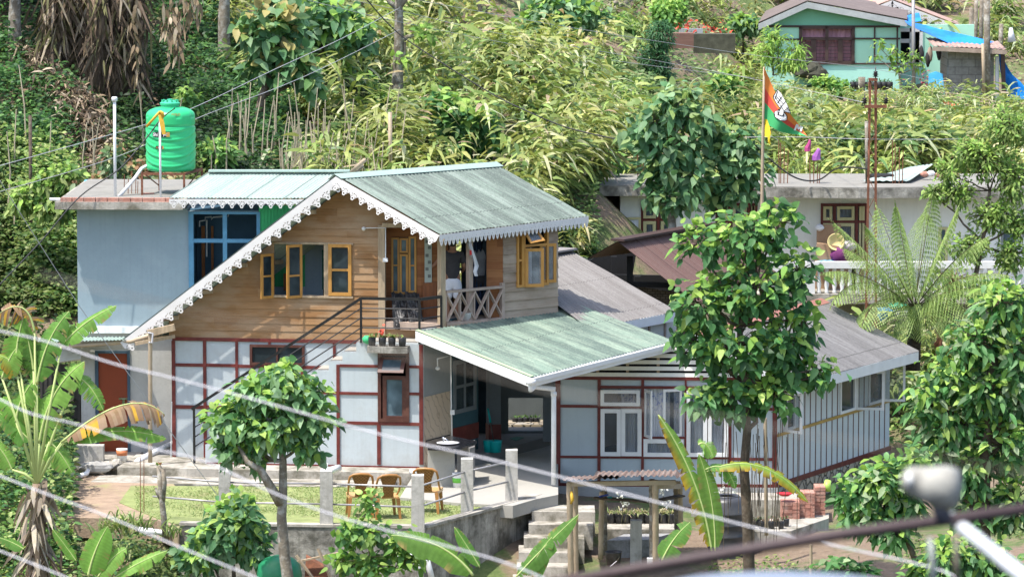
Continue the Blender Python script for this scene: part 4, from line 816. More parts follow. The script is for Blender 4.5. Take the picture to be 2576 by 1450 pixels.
sash(RH, PCs.at(holes[1][2], 0, .03), -5, .62, holes[1][1], holes[1][3], M['white'], gc, name='open_sash'); sash(RH, PCs.at(holes[2][2] - .1, 0, .03), 0, .5, holes[2][1], holes[2][3] + .05, M['white'], gc, name='open_sash'); sash(RH, PCs.at(holes[0][0], 0, .03), -50, .5, holes[0][1], holes[0][3], M['white'], gc, name='open_sash')
MB().box(PCs, -.0, uS, zS0 - 1.2, zS0 - .012, -.3, .03).build('stone_plinth', stonemat('rubble_stone'), RH)
room(RH, PCs, (.1, hz, uS - .1, zS1 - .05), 1.2, M['darkroom'], d=-.12)
MB().box(PlO(PCs.at(uS, 0), 150), 0, 2.5, zS0 - 1, zS1, -.1, 0).build('rear_wall', M['bluewhite2'], RH)
# ================================================================ HOUSES BEHIND
GR = thing('grey_roofed_back_house', 'house behind the wooden one with a streaky grey-brown corrugated roof', 'house', W(1600, 860, 104))
a_, b_ = W(1432, 628, 106.5), W(1704, 783, 103.6); a2 = Zp(1250, 655, a_.z); b2 = Zp(1480, 826, b_.z)
corrugate('roof', roofmat('grey_brown_roof_sheet', (.185, .172, .16), (.10, .085, .075), (.29, .28, .265), .7), a2, a_, b_, b2, GR, nv=12, pitch=.1)
MB().bar(a2 + Vector((0, 0, .03)), a_ + Vector((0, 0, .03)), .45, .04).build('ridge_cap', mat('grey_ridge_metal', (.22, .20, .19), .7), GR)
nf = Vector((0, 0, 1)).cross(b_ - b2).normalized(); nf = nf if nf.y < 0 else -nf
MB().hexa([b2 + Vector((0, 0, -.2)), b_ + Vector((0, 0, -.2)), b_ + Vector((0, .04, -.2)), b2 + Vector((0, .04, -.2)), b2 - Vector((0, 0, .012)), b_ - Vector((0, 0, .012)), b_ + Vector((0, .04, 0)), b2 + Vector((0, .04, 0))]).build('fascia_board', M['white'], GR)
pg_ = PlO(b2 + Vector((.1, .55, 0)), math.degrees(math.atan2(b_.y - b2.y, b_.x - b2.x))); L_ = (b_ - b2).length
MB().box(pg_, 0, L_ - .2, -.3, b_.z - .1, -.1, 0).build('wall', mat('cream_plaster', (.62, .62, .56), .8, .06), GR); mb = MB()
for t in (.45, .62, .8): mb.box(pg_, L_ * t, L_ * t + .06, .2, b_.z - .1, 0, .03)
mb.build('timber_frame', M['railwood'], GR); MB().prism([b2 + Vector((.1, .6, -.3)), a2 + Vector((0, 0, -.15)), a2 + Vector((0, 0, -2.2)), b2 + Vector((.1, .6, -1.2))], (.1, 0, 0)).build('end_wall', M['greywall'], GR)
BS = thing('brown_roofed_shed', 'open dark shed under a reddish-brown sheet roof with black interior', 'shed', W(1640, 760, 110))
k0 = W(1553, 608, 108.5); k1 = Zp(1790, 566, k0.z); e0_ = W(1748, 760, 108.2); e1_ = Zp(1985, 708, e0_.z); l0_ = W(1482, 648, 108.8); l1_ = Zp(1700, 620, l0_.z)
corrugate('roof', M['roofbrown'], k0, k1, e1_, e0_, BS, nv=8, pitch=.09); corrugate('roof', M['roofbrown'], k0, k1, l1_, l0_, BS, nv=4, pitch=.09)
MB().bar(k0 + Vector((0, 0, .04)), k1 + Vector((0, 0, .04)), .35, .05).build('ridge_cap', M['roofbrown'], BS)
mb = MB(); 
for p, zb_ in ((l0_, 0), (W(1585, 640, 109.2), 0), (W(1604, 690, 111), 0), (e0_, 0), (W(1545, 640, 112), 0)): mb.bar((p.x, p.y + .1, 0), (p.x, p.y + .1, p.z - .05), .14, .14, Vector((0, 1, 0)))
mb.bar(W(1500, 712, 109.3), W(1745, 718, 109.3), .12, .12); mb.build('posts', M['black'], BS)
MB().prism([W(1482, 655, 112.5), W(1553, 615, 112.5), W(1600, 640, 112.5), W(1590, 700, 112.5), W(1470, 740, 112.5)], (0, .1, 0)).prism([W(1540, 690, 111.5), W(1760, 694, 111.5), W(1760, 860, 111.5), W(1520, 860, 111.5)], (0, .1, 0)).build('back_wall', M['black'], BS)
MB().prism([W(1560, 712, 109.6), W(1760, 745, 109.6), W(1780, 860, 109.6), W(1560, 860, 109.6)], (0, .06, 0)).build('woven_wall', brickmat('woven_bamboo', (.14, .11, .08), (.20, .16, .12), (.05, .04, .03), 1, .12, .06, .008), BS)
# white building
PWB = Pl(1900, 118, 0, 700); WB = thing('white_flat_roofed_building', 'cream-white two-storey building with a mossy flat concrete roof and balustraded balcony', 'building', W(2100, 900, 119))
zsl = PWB.uz(2100, 486)[1]; r = PWB.rect(1560, 480, 2640, 900); wA = PWB.rect(1612, 506, 1700, 600); wB_ = PWB.rect(1800, 510, 1905, 600); wC = PWB.rect(2064, 511, 2180, 700); wDd = PWB.rect(2360, 570, 2384, 700); wE_ = PWB.rect(2518, 565, 2556, 650)
WH = [wA, wB_, wC, wDd, wE_]
M['cream'] = mat('cream_white_wall', (.84, .84, .79), .8, .05, 1, (.4, .4, .38), .4, 1.2, (.55, .8), .1, 20, streak=(.5, .5, .46), samt=.2)
fb = PWB.uz(2100, 745)[1]
wallm(PWB, [PWB.at(r[0], fb), PWB.at(r[2], fb), PWB.at(r[2], zsl), PWB.at(r[0], zsl)], WH, .2).build('upper_wall', M['cream'], WB)
MB().box(PWB, r[0], r[2], -.4, fb - .18, -.3, 0).build('lower_wall', M['conc'], WB)
MB().box(PWB, r[0], r[0] + .2, fb, zsl, -2.6, -.2).build('side_wall', M['cream'], WB)
top = zsl + .22; Ys = [(1508, 117.5), (1905, 117.5), (1906, 117.1), (1975, 117.05), (2160, 116.8), (2350, 117.0), (2640, 117)]
p_ = [Vector((W(x, 470, Y).x, Y, top)) for x, Y in Ys]; p_ += [Vector((W(2640, 470, 120.8).x, 120.8, top)), Vector((W(1508, 470, 120.8).x + .2, 120.8, top))]
MB().prism(p_, (0, 0, -.24)).build('roof_slab', M['concdark'], WB); MB().prism([q3 + Vector((.0, .06, .004)) for q3 in p_], (0, 0, .02)).build('roof_screed', M['screed'], WB)
for rr in WH[:3]: room(WB, PWB, rr, 1.0, M['darkroom'], d=-.22)
room(WB, PWB, wDd, 1, M['darkroom'], d=-.22); window(WB, PWB, wE_, mat('grey_window_frame', (.3, .33, .33), .5), M['glassblue'], .06)
M['yframe'] = mat('pale_yellow_window_paint', (.55, .50, .27), .5, .08, 4)
for rr, vs_ in ((wA, (.5,)), (wB_, (.35, .8)), (wC, (.3, .78))):
    zh = rr[3] - .42; mb = MB(); fw = .07
    mb.box(PWB, rr[0], rr[0] + fw, rr[1], rr[3], -.1, .04).box(PWB, rr[2] - fw, rr[2], rr[1], rr[3], -.1, .04).box(PWB, rr[0], rr[2], rr[3] - fw, rr[3], -.1, .045).box(PWB, rr[0], rr[2], zh - fw, zh, -.1, .043); ww = rr[2] - rr[0]; cuts = [0] + list(vs_) + [1]
    for t in vs_: mb.box(PWB, rr[0] + ww * t - .035, rr[0] + ww * t + .035, rr[1], rr[3], -.1, .038)
    fr = mb.build('window_frame', M['maroon'], WB)
    for a1_, b1_ in zip(cuts, cuts[1:]):
        window(WB, PWB, (rr[0] + ww * a1_ + .06, zh + .0, rr[0] + ww * b1_ - .06, rr[3] - fw), M['yframe'], gc, .07, .08, .05, name='transom_sash'); window(WB, PWB, (rr[0] + ww * a1_ + .06, rr[1], rr[0] + ww * b1_ - .06, zh - fw), M['yframe'], gc, .08, .06, .05, name='sash')
    curtain(WB, PWB, (rr[0] + .1, rr[1], rr[2] - .1, rr[3] - .05), M['curtain'], -.2, 8)
rr = PWB.rect(1578, 545, 1612, 602); window(WB, PWB, (rr[0], rr[1] - .1, rr[2], rr[3]), M['yframe'], M['curtain'], .06, .12, .04, name='open_sash'); window(WB, PWB, wDd, M['yframe'], M['glassblue'], .07, .04, .1, name='door_frame')
# balcony and balustrade
PBL = PWB.off(1.6); bz1 = PBL.uz(2110, 658)[1]; bz2 = PBL.uz(2110, 668)[1]; bz0 = PBL.uz(2110, 738)[1]; ub0 = PBL.uz(2040, 700)[0]; ub1 = PBL.uz(2650, 700)[0]
MB().box(PBL, PBL.uz(1900, 700)[0], ub1, bz0 - .24, bz0, -1.6, .1).build('balcony_slab', M['conc'], WB)
MB().box(PBL, ub0 - .1, ub1, bz1 - .16, bz1, -.16, .05).build('balcony_rail', M['white'], WB); MB().box(PBL, PBL.uz(1910, 700)[0], ub0 + .1, bz0, bz1, -.16, .02).build('parapet', M['white'], WB)
mb = MB(); x = ub0 + .2; h_ = bz1 - .16 - bz0
bal = MB().lathe(PBL.at(x, bz0, -.06), [(.05, 0), (.05, h_ * .08), (.035, h_ * .15), (.06, h_ * .35), (.035, h_ * .6), (.03, h_ * .8), (.05, h_ * .92), (.05, h_)], 10).build('baluster', M['white'], WB, True)
k = 1
while x + k * .19 < ub1: c = bal.copy(); COL.objects.link(c); c.parent = WB; c.location = (k * .19, 0, 0); k += 1
# green house
PGH = Pl(2090, 150, -2, 200); GH = thing('pale_green_bungalow', 'pale mint green bungalow with dark timber framing, high on the hill', 'house', W(2090, 205, 150))
M['mint'] = mat('mint_green_wall', (.42, .76, .58), .7, .05, 1.2, (.38, .55, .45), .4, 1.5, (.5, .8), .05, 20); M['mintd'] = mat('darker_mint_gable', (.22, .52, .36), .7, .05, 1); M['mintt'] = mat('aqua_base_band', (.42, .76, .66), .7, .05, 1)
M['dbrown'] = mat('dark_brown_timber', (.075, .045, .04), .7, .15)
def gr(*a): return PGH.rect(*a)
wg = gr(2012, 68, 2148, 160)
g_ = gr(1924, 66, 2264, 208); gb = th(np.array([PGH.at(g_[0], 0).x]), np.array([150.]))[0] - .8
wallm(PGH, [PGH.at(g_[0], gb), PGH.at(g_[2], gb), PGH.at(g_[2], g_[3]), PGH.at(g_[0], g_[3])], [wg], .15).build('front_wall', M['mint'], GH)
zz = lambda y: PGH.uz(2090, y)[1]
MB().box(PGH, g_[0], g_[2], gb, zz(160), 0, .01).build('base_band', M['mintt'], GH)
MB().prism([PGH.hit(1922, 66), PGH.hit(2266, 66), PGH.hit(2266, 52), PGH.hit(2034, 8), PGH.hit(1922, 50)], -PGH.n * .1).build('gable', M['mintd'], GH)
mb = MB(); 
for x0, x1, y0, y1 in ((1924, 2264, 64, 69), (1924, 2012, 97, 101), (2148, 2264, 95, 99), (2012, 2264, 158, 162)): mb.pbox(PGH, x0, y0, x1, y1, 0, .05)
for x, y0, y1 in ((1958, 66, 205 - 45), (2200, 66, 158), (2257, 66, 158)): mb.pbox(PGH, x - 2, y0, x + 2, y1, 0, .045)
mb.build('timber_frame', M['dbrown'], GH)
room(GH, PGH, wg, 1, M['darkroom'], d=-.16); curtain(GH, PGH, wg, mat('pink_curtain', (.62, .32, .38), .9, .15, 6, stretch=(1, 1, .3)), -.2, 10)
mb = MB(); f_ = .07; 
for x0, x1, y0, y1 in ((2010, 2150, 66, 73), (2010, 2150, 94, 101), (2010, 2150, 153, 162), (2010, 2018, 66, 162), (2142, 2150, 66, 162), (2076, 2084, 66, 162), (2040, 2053, 98, 158), (2108, 2120, 98, 158)): mb.pbox(PGH, x0, y0, x1, y1, -.1, .06)
for y in range(108, 153, 9): mb.pbox(PGH, 2018, y, 2142, y + 1, -.05, .0)
mb.build('window_frame', M['dbrown'], GH)
ra, rp, rb = PGH.hit(1908, 58, .4), PGH.hit(2031, 3, .4), PGH.hit(2282, 50, .4); bkv = Vector((.6, 7, 0))
rp2 = rp + bkv; corrugate('roof', mat('brown_grey_sheet', (.16, .13, .12), .7), rp, rp + bkv, rb + bkv, rb, GH, nv=3, pitch=.15, amp=.02); corrugate('roof', bpy.data.materials['brown_grey_sheet'], rp, rp + bkv, ra + bkv, ra, GH, nv=3, pitch=.15, amp=.02)
mb = MB(); dz = Vector((0, 0, -.22)); bk_ = Vector((0, .05, 0))
for p, q4 in ((ra, rp), (rp, rb)): mb.hexa([p + dz, q4 + dz, q4 + dz + bk_, p + dz + bk_, p - Vector((0, 0, .025)), q4 - Vector((0, 0, .025)), q4 + bk_ - Vector((0, 0, .025)), p + bk_ - Vector((0, 0, .025))])
mb.build('bargeboard', mat('weathered_grey_board', (.42, .44, .44), .8, .15, 4), GH)
# right wing of the green house
P2 = Pl(2330, 152.5, 0, 150); r = P2.rect(2262, 62, 2450, 215)
wallm(P2, [P2.at(r[0], gb), P2.at(r[2], gb), P2.at(r[2], r[3]), P2.at(r[0], r[3])], [P2.rect(2266, 75, 2318, 160)], .15).build('wing_wall', M['mint'], GH)
mb = MB(); 
for x0, x1, y0, y1 in ((2262, 2321, 71, 80), (2262, 2321, 158, 166), (2288, 2296, 71, 165), (2313, 2321, 71, 165), (2262, 2290, 98, 108)): mb.pbox(P2, x0, y0, x1, y1, -.1, .05)
mb.build('white_door_frame', M['white'], GH); room(GH, P2, P2.rect(2266, 80, 2318, 160), 1, M['darkroom'], d=-.16)
LG = thing('fretwork_gable_house', 'house behind the mint green bungalow showing a dusty pink roof edge with white fretwork', 'house', W(2330, 100, 156))
pL = Pl(2330, 155, 0, 100); A, B, C_ = pL.hit(2170, 30), pL.hit(2245, 1), pL.hit(2442, 78)
lace('fretwork_bargeboard', B, C_, pL.n, LG, unit=.26, solid=.1, drop=.2); lace('fretwork_bargeboard', B, A, pL.n, LG, unit=.26, solid=.1, drop=.2)
kv = Vector((0, 6, 0)); up_v = Vector((0, 0, .03)); corrugate('roof', mat('dusty_pink_sheet', (.42, .28, .24), .7), B + up_v, B + kv + up_v, C_ + kv + up_v, C_ + up_v, LG, nv=3, pitch=.15); corrugate('roof', bpy.data.materials['dusty_pink_sheet'], B + up_v, B + kv + up_v, A + kv + up_v, A + up_v, LG, nv=3, pitch=.15)
MB().prism([pL.hit(2200, 34, -.8), pL.hit(2245, 14, -.8), pL.hit(2410, 84, -.8), pL.hit(2410, 150, -.8), pL.hit(2200, 150, -.8)], (0, .1, 0)).build('gable_wall', M['mint'], LG)
MB().box(pL, pL.uz(2243, 30)[0], pL.uz(2248, 30)[0], pL.uz(2243, 60)[1], pL.uz(2243, 8)[1], -.3, -.2).build('gable_post', M['dbrown'], LG)
# block hut with plank roof
HT = thing('concrete_block_hut', 'small grey concrete-block hut with a flat rusty roof right of the mint green house', 'hut', W(2440, 250, 146))
pH = Pl(2440, 146.5, 2, 200); r = pH.rect(2385, 128, 2500, 262)
MB().box(pH, r[0], r[2], r[1] - .6, r[3], -2, 0).build('block_wall', brickmat('concrete_blocks', (.25, .24, .225), (.29, .28, .265), (.17, .165, .155), 1, .42, .24, .012), HT)
A, B = pH.hit(2346, 115, .5), pH.hit(2532, 124, .5); corrugate('roof', mat('rusty_pink_sheet', (.36, .24, .20), .8, .3), A + Vector((0, 2.6, .1)), B + Vector((0, 2.6, .1)), B, A, HT, nv=3, pitch=.15)
MB().bar(A - Vector((0, 0, .09)), B - Vector((0, 0, .09)), .06, .13).build('roof_beam', M['railwood'], HT); MB().tube([pH.hit(2508, 143, .1), pH.hit(2508, 260, .1)], .06, 8).build('drainpipe', M['pvc'], HT)
MB().bar(pH.hit(2522, 130, .2), pH.hit(2526, 250, .2), .12, .12, Vector((0, 1, 0))).build('corner_post', M['dbrown'], HT)
# ================================================================ OBJECTS
def leaf_np(P, D, U, L, Wd, prof, droop, fold=.0):
    """numpy leaves: P base, D direction, U up-side normal, prof [(t, halfwidth)]; returns verts, quads"""
    P, D, U = (np.asarray(a, float) for a in (P, D, U)); n = len(P); L = np.broadcast_to(L, (n,)); Wd = np.broadcast_to(Wd, (n,)); droop = np.broadcast_to(droop, (n,))
    D = D / np.linalg.norm(D, axis=1, keepdims=True); S = np.cross(D, U); S /= np.linalg.norm(S, axis=1, keepdims=True) + 1e-9; N_ = np.cross(S, D)
    V = []; cols = 3 if fold else 2
    for t, w in prof:
        c = P + D * (L * t)[:, None]; c[:, 2] -= droop * L * t * t
        if fold: V += [c - S * (Wd * w)[:, None] + N_ * (Wd * w * fold)[:, None], c, c + S * (Wd * w)[:, None] + N_ * (Wd * w * fold)[:, None]]
        else: V += [c - S * (Wd * w)[:, None], c + S * (Wd * w)[:, None]]
    V = np.stack(V, 1); k = V.shape[1]; q = []
    for i in range(len(prof) - 1):
        for j in range(cols - 1): a = i * cols + j; q.append((a, a + 1, a + cols + 1, a + cols))
    q = np.array(q); F_ = (np.arange(n)[:, None, None] * k + q[None]).reshape(-1, 4); return V.reshape(-1, 3), F_, k
OVAL = [(0, .02), (.22, .40), (.5, .5), (.78, .3), (1, .02)]; HEART = [(0, .12), (.12, .42), (.35, .5), (.65, .34), (.88, .12), (1, .01)]; STRAP = [(0, .25), (.3, .5), (.7, .38), (1, .02)]; SMALL = [(0, .05), (.45, .5), (1, .03)]
def rdir(n, up=0.0):
    d = rng.normal(size=(n, 3)); d /= np.linalg.norm(d, axis=1, keepdims=True); d[:, 2] += up; return d / np.linalg.norm(d, axis=1, keepdims=True)
def cols_(n, pal, w=None, jit=.18):
    pal = np.array(pal); i = rng.choice(len(pal), n, p=w); c = pal[i] * (1 + rng.normal(0, jit, (n, 1))); return np.clip(c * .86 + .14 * c.mean(1, keepdims=True), .005, .9)
class LB:
    def __init__(s): s.V = []; s.F = []; s.C = []; s.n = 0
    def add(s, P, D, U, L, Wd, prof, droop, C, fold=0):
        v, f, k = leaf_np(P, D, U, L, Wd, prof, droop, fold); s.V.append(v); s.F.append(f + s.n); s.n += len(v); s.C.append(np.repeat(C, k, 0)); return s
    def build(s, name, m, parent=None, **kw):
        return mesh_obj(name, np.concatenate(s.V), np.concatenate(s.F), m, parent, False, col=np.concatenate(s.C), **kw)
    def arrays(s): return np.concatenate(s.V), np.concatenate(s.F), np.concatenate(s.C)
def tuft(lb, c, n, L, Wd, pal, up=.8, prof=STRAP, droop=.5, spread=.04, fold=0):
    c = np.asarray(c, float); P = c + rng.normal(0, spread, (n, 3)) * [1, 1, .2]; D = rdir(n); D[:, 2] = np.abs(D[:, 2]) + up
    lb.add(P, D, np.tile([0, 0, 1.], (n, 1)) + rng.normal(0, .2, (n, 3)), L * rng.uniform(.6, 1.1, n), Wd, prof, droop, cols_(n, pal), fold)
G1 = [(.10, .22, .05), (.06, .14, .03), (.16, .30, .07)]; GB = [(.28, .42, .08), (.16, .32, .06), (.08, .20, .05)]
def potted(x, name, label, Y=None, h=.2, r=.085, pal=G1, flower=None, group=None, n=14, L=.22, Wd=.03, cat='plant pot', up=.8, pos=None, mm=None):
    p = Vector(pos); t = thing(name, label, cat, p, group)
    MB().lathe(p, [(r * .85, 0), (r, h * .5), (r * 1.02, h * .93), (r * .9, h), (r * .8, h * .9)], 12).build('pot', mm or M['black_bag'], t, True)
    lb = LB(); tuft(lb, (p.x, p.y, p.z + h), n, L, Wd, pal, up); lb.build('leaves', M['leaf'], t)
    if flower:
        lb = LB(); k = 12; P = np.array([p.x, p.y, p.z + h + L * .75]) + rng.normal(0, .05, (k, 3)); lb.add(P, rdir(k), rdir(k), .07, .06, OVAL, .1, cols_(k, [flower])); lb.build('flower', M['dry'], t)
    return t
ORD = ('first', 'second', 'third', 'fourth', 'fifth', 'sixth', 'seventh', 'eighth', 'ninth', 'tenth', 'eleventh', 'twelfth')
M['black_bag'] = mat('black_plastic_bag', (.03, .03, .032), .4, .5, 9, (.12, .12, .12), .4, 10, (.5, .65), .8, 12, spec=.5)
def text_mesh(s, size):
    c = bpy.data.curves.new('t', 'FONT'); c.body = s; c.size = size; c.offset = size * .02; o = bpy.data.objects.new('t', c); COL.objects.link(o); dg = bpy.context.evaluated_depsgraph_get(); me = bpy.data.meshes.new_from_object(o.evaluated_get(dg))
    v = np.array([tuple(x.co) for x in me.vertices]); f = [tuple(p.vertices) for p in me.polygons]; bpy.data.objects.remove(o); bpy.data.curves.remove(c); bpy.data.meshes.remove(me); return v, f
# ---- water tank
sz = zz_ + .05; tc_ = W(430, 428, 102.6); R = .53
ST = thing('tank_stand', 'rusty square steel stand on the flat roof under the green water tank', 'stand', (tc_.x, tc_.y, sz)); top = tc_.z
cs = [W(357, 432, 102.05), W(463, 433, 102.0), W(508, 429, 103.1), W(401, 430, 103.15)]
for p in cs: MB().bar((p.x, p.y, sz), (p.x, p.y, top - .04), .045, .045, Vector((0, 1, 0))).build('leg', M['rust'], ST)
mb = MB()
for i in range(4):
    a, b = cs[i], cs[(i + 1) % 4]; mb.bar((a.x, a.y, top - .03), (b.x, b.y, top - .03), .045, .045)
mb.build('top_frame', M['rust'], ST)
mb = MB(); mb.bar((cs[0].x, cs[0].y, sz + .5), (cs[3].x, cs[3].y, sz + .1), .02, .02); mb.build('brace', M['rust'], ST); MB().bar((cs[1].x, cs[1].y, sz + .1), (cs[2].x, cs[2].y, sz + .5), .02, .02).build('brace', M['rust'], ST)
TK = thing('water_tank', 'bright green ribbed plastic water tank with a round lid on the flat roof', 'water tank', (tc_.x, tc_.y, top))
vs = []; nth, nz = 96, 70; Ht = 1.36
for j in range(nz + 1):
    z = Ht * j / nz
    for i in range(nth):
        t = 2 * math.pi * i / nth; a = (t - 1.5 * math.pi + math.pi) % (2 * math.pi) - math.pi; r = R
        if z < .10: r = R * (.90 + .10 * math.sqrt(max(0, 1 - (1 - z / .10) ** 2)))
        if z > 1.0: r = R * 1.0
        if z > 1.16: q_ = min(1, (z - 1.16) / .2); r = R * math.sqrt(max(0, 1 - (q_ * .86) ** 2.6)); r *= (1 - .05 * (1 if abs(((t / (2 * math.pi) * 8) % 1) - .5) < .09 else 0) * (1 - q_))
        if abs(z - .985) < .022: r *= .965
        if z < .93:
            for k in range(5):
                zk = .12 + .19 * k + .16 * (abs(a) / 1.3) ** 2; dz_ = z - zk
                r += .016 * math.exp(-(dz_ / .022) ** 2) - .010 * math.exp(-((dz_ + .05) / .03) ** 2)
        vs.append((tc_.x + r * math.cos(t), tc_.y + r * math.sin(t), top + z))
fs = [(j * nth + i, j * nth + (i + 1) % nth, (j + 1) * nth + (i + 1) % nth, (j + 1) * nth + i) for j in range(nz) for i in range(nth)] + [tuple(range(nth))[::-1], tuple(nz * nth + i for i in range(nth))]
MB().add(vs, fs).build('tank_body', M['tank'], TK, True)
ld = MB().lathe((tc_.x - .01, tc_.y, top + Ht - .005), [(.2, 0), (.2, .06), (.215, .06), (.22, .1), (.14, .15), (.06, .165), (.0601, .18), (.01, .19)], 28)
for i in range(10): t = i * .628; ld.abox((tc_.x - .01 + .16 * math.cos(t), tc_.y + .16 * math.sin(t), top + Ht + .14), .05, .03, .05, t)
ld.build('lid', M['tanklid'], TK)
def onr(x, z, d=.022):
    a = x / R; return (tc_.x + (R + d) * math.sin(a), tc_.y - (R + d) * math.cos(a), top + z)
def plate(x0, x1, z0, z1, m, name, d=.024, slant=0):
    n = 8; vs = [onr(x0 + (x1 - x0) * i / n, z + slant * i / n, d) for i in range(n + 1) for z in (z0, z1)]; return MB().add(vs, [(2 * i, 2 * i + 2, 2 * i + 3, 2 * i + 1) for i in range(n)]).build(name, m, TK)
def wr(s, x, z, size, m, name, d=.028): v, f = text_mesh(s, size); return MB().add([onr(x + p[0], z + p[1], d) for p in v], f).build(name, m, TK)
gold = mat('gold_sticker', (.45, .28, .08), .5); red_ = mat('red_print', (.6, .1, .04), .5)
lb1 = plate(-.37, -.02, .76, .86, M['black'], 'maker_label'); plate(-.05, .02, .765, .865, gold, 'maker_label', .026)
wr('Shi', -.355, .775, .1, M['white'], 'lettering'); wr("yn'", -.12, .785, .075, M['white'], 'lettering')
plate(-.29, -.13, .50, .565, M['black'], 'size_label'); plate(-.14, -.11, .50, .565, gold, 'size_label', .026); wr('4', -.275, .508, .062, gold, 'lettering'); wr('00', -.225, .508, .055, M['white'], 'lettering')
wr('GOLD', .06, 1.215, .07, red_, 'lettering', -.01)
TK.rotation_euler = (0, 0, 0)
# poles, pipes and ribbon near the tank
def pole(px, y0, y1, Y, r, m, name, label, cat='pole', cap=True, group=None):
    a, b = W(px, y1, Y), W(px - 2, y0, Y); mb = MB().tube([a, b], r, 8)
    if cap: mb.lathe(b - Vector((0, 0, .06)), [(r * 1.9, 0), (r * 2, .08), (r * 1.4, .1)], 10)
    return mb.build(name, m, None, True, label=label, cat=cat, group=group)
pole(290, 248, 500, 101.8, .032, M['pvc'], 'vent_pipe', 'tall white capped plastic vent pipe standing left of the green water tank', 'pipe')
pole(404, 282, 503, 101.6, .024, M['pvc'], 'thin_pole', 'thin white pole tied with yellow ribbon in front of the green water tank', 'pole', False)
MB().tube([W(297, 497, 101.9), W(340, 447, 102.2), W(356, 424, 102.4), W(371, 416, 102.5)], .04, 8).build('outlet_pipe', M['pvc'], None, True, label='sloping thick white pipe running down from the green tank to the roof', cat='pipe')
def ribbon(pts, w, m, name, label, cat): 
    vs = []; 
    for i, p in enumerate(pts): vs += [p + Vector((-w * (1 + .3 * math.sin(i * 2)), .01 * math.sin(i * 3), 0)), p + Vector((w, 0, 0))]
    n = len(pts); q = len(vs); vs += [v + Vector((0, .006, 0)) for v in vs]
    return MB().add(vs, [(2 * i, 2 * i + 1, 2 * i + 3, 2 * i + 2) for i in range(n - 1)] + [(q + 2 * i, q + 2 * i + 2, q + 2 * i + 3, q + 2 * i + 1) for i in range(n - 1)]).build(name, m, None, True, label=label, cat=cat)
yel = mat('yellow_ribbon', (.62, .38, .04), .7, .2, 6)
ribbon([W(403, 283, 101.55), W(408, 310, 101.5), W(412, 338, 101.5)], .045, yel, 'yellow_ribbon', 'yellow ribbon hanging from the thin pole in front of the tank label', 'ribbon')
MB().tube([W(402, 281, 101.55), W(385, 300, 101.6), W(369, 318, 101.7)], .028, 6).tube([W(402, 280, 101.5), W(410, 284, 101.5), W(411, 294, 101.5)], .028, 6).build('yellow_ribbon', yel, None, True, label='yellow ribbon stretched left from the top of the thin pole to the tank cable', cat='ribbon')
rb = []
for i, (x, y0) in enumerate(((312, 438), (322, 448), (331, 430), (341, 440), (346, 455))):
    MB().tube([W(x, 499, 102.4), W(x + 1, y0, 102.4)], .009, 5).build('rebar_rod', M['rust'], None, label=ORD[i] + ' from the left of the thin rebar rods left of the tank stand', cat='rebar', group='rebar rods on the flat roof')
MB().abox(W(372, 492, 102.3), .26, .12, .12, .2).build('loose_brick', M['brick'], None, label='loose red brick lying on the flat roof under the tank stand', cat='brick')
MB().lathe(W(222, 462, 106), [(.05, 0), (.09, .02), (.09, .08), (.05, .09)], 10).build('blue_plastic_cup', mat('light_blue_plastic', (.15, .42, .75), .4), None, True, label='small light blue plastic thing behind the left end of the brick-edged roof', cat='cap')
MB().tube([W(885, 432, 101), W(918, 402, 100.6)], .045, 10).build('bamboo_end', M['bamboo'], None, True, label='cut bamboo pole end sticking up over the green roof ridge', cat='pole', group=None)
MB().tube([W(895, 434, 101.4), W(912, 417, 101.2)], .032, 8).build('bamboo_end', M['barkl'], None, True, label='shorter dark stick beside the cut bamboo over the roof ridge', cat='pole')
# ---- concrete fence
FP = [(565, 1318), (821, 1322), (1051, 1330), (1175, 1289), (1287, 1262)]; top_f = 1.05
FE = thing('concrete_post_fence', 'fence of grey concrete posts with two thin steel rails along the lawn edge', 'fence', Zp(1051, 1330, -.04))
P0 = [Zp(x, y, -.04) + Vector((0, .1, 0)) for x, y in FP]
for i, p in enumerate(P0):
    w_ = .26 if i > 0 else .24; s_ = w_ / 2; t_ = top_f + (.03 * (i % 2)); m_ = MB(); m_.hexa([p + Vector((-s_, -s_, -.15)), p + Vector((s_, -s_, -.15)), p + Vector((s_, s_, -.15)), p + Vector((-s_, s_, -.15)), p + Vector((-s_ * .92, -s_ * .92, t_)), p + Vector((s_ * .92, -s_ * .92, t_)), p + Vector((s_ * .9, s_ * .92, t_ + .01)), p + Vector((-s_ * .92, s_ * .92, t_))])
    m_.build('post', M['post'], FE)
ends = [Zp(385, 1300, -.04)] + P0
for zr_, nm in ((.82, 0), (.42, 1)):
    for a, b in zip(ends, ends[1:]):
        MB().tube([a + Vector((0, 0, zr_)), b + Vector((0, 0, zr_))], .02, 6).build('rail', M['greyrod'], FE, True)
# pvc elbows on the walk
MB().tube([Zp(812, 1186, .25), Zp(830, 1183, .3), Zp(852, 1176, .3)], .075, 12).lathe(Zp(818, 1190, .12), [(.06, 0), (.06, .22)], 12).build('pipe_elbow', M['pvc'], None, True, label='fat white plastic pipe elbow on the walk behind the second fence post', cat='pipe')
MB().tube([Zp(1032, 1186, .2), Zp(1064, 1184, .2), Zp(1074, 1190, .14), Zp(1074, 1202, .02)], .06, 12).build('pipe_elbow', M['pvc'], None, True, label='white plastic pipe elbow at the foot of the maroon corner post', cat='pipe')
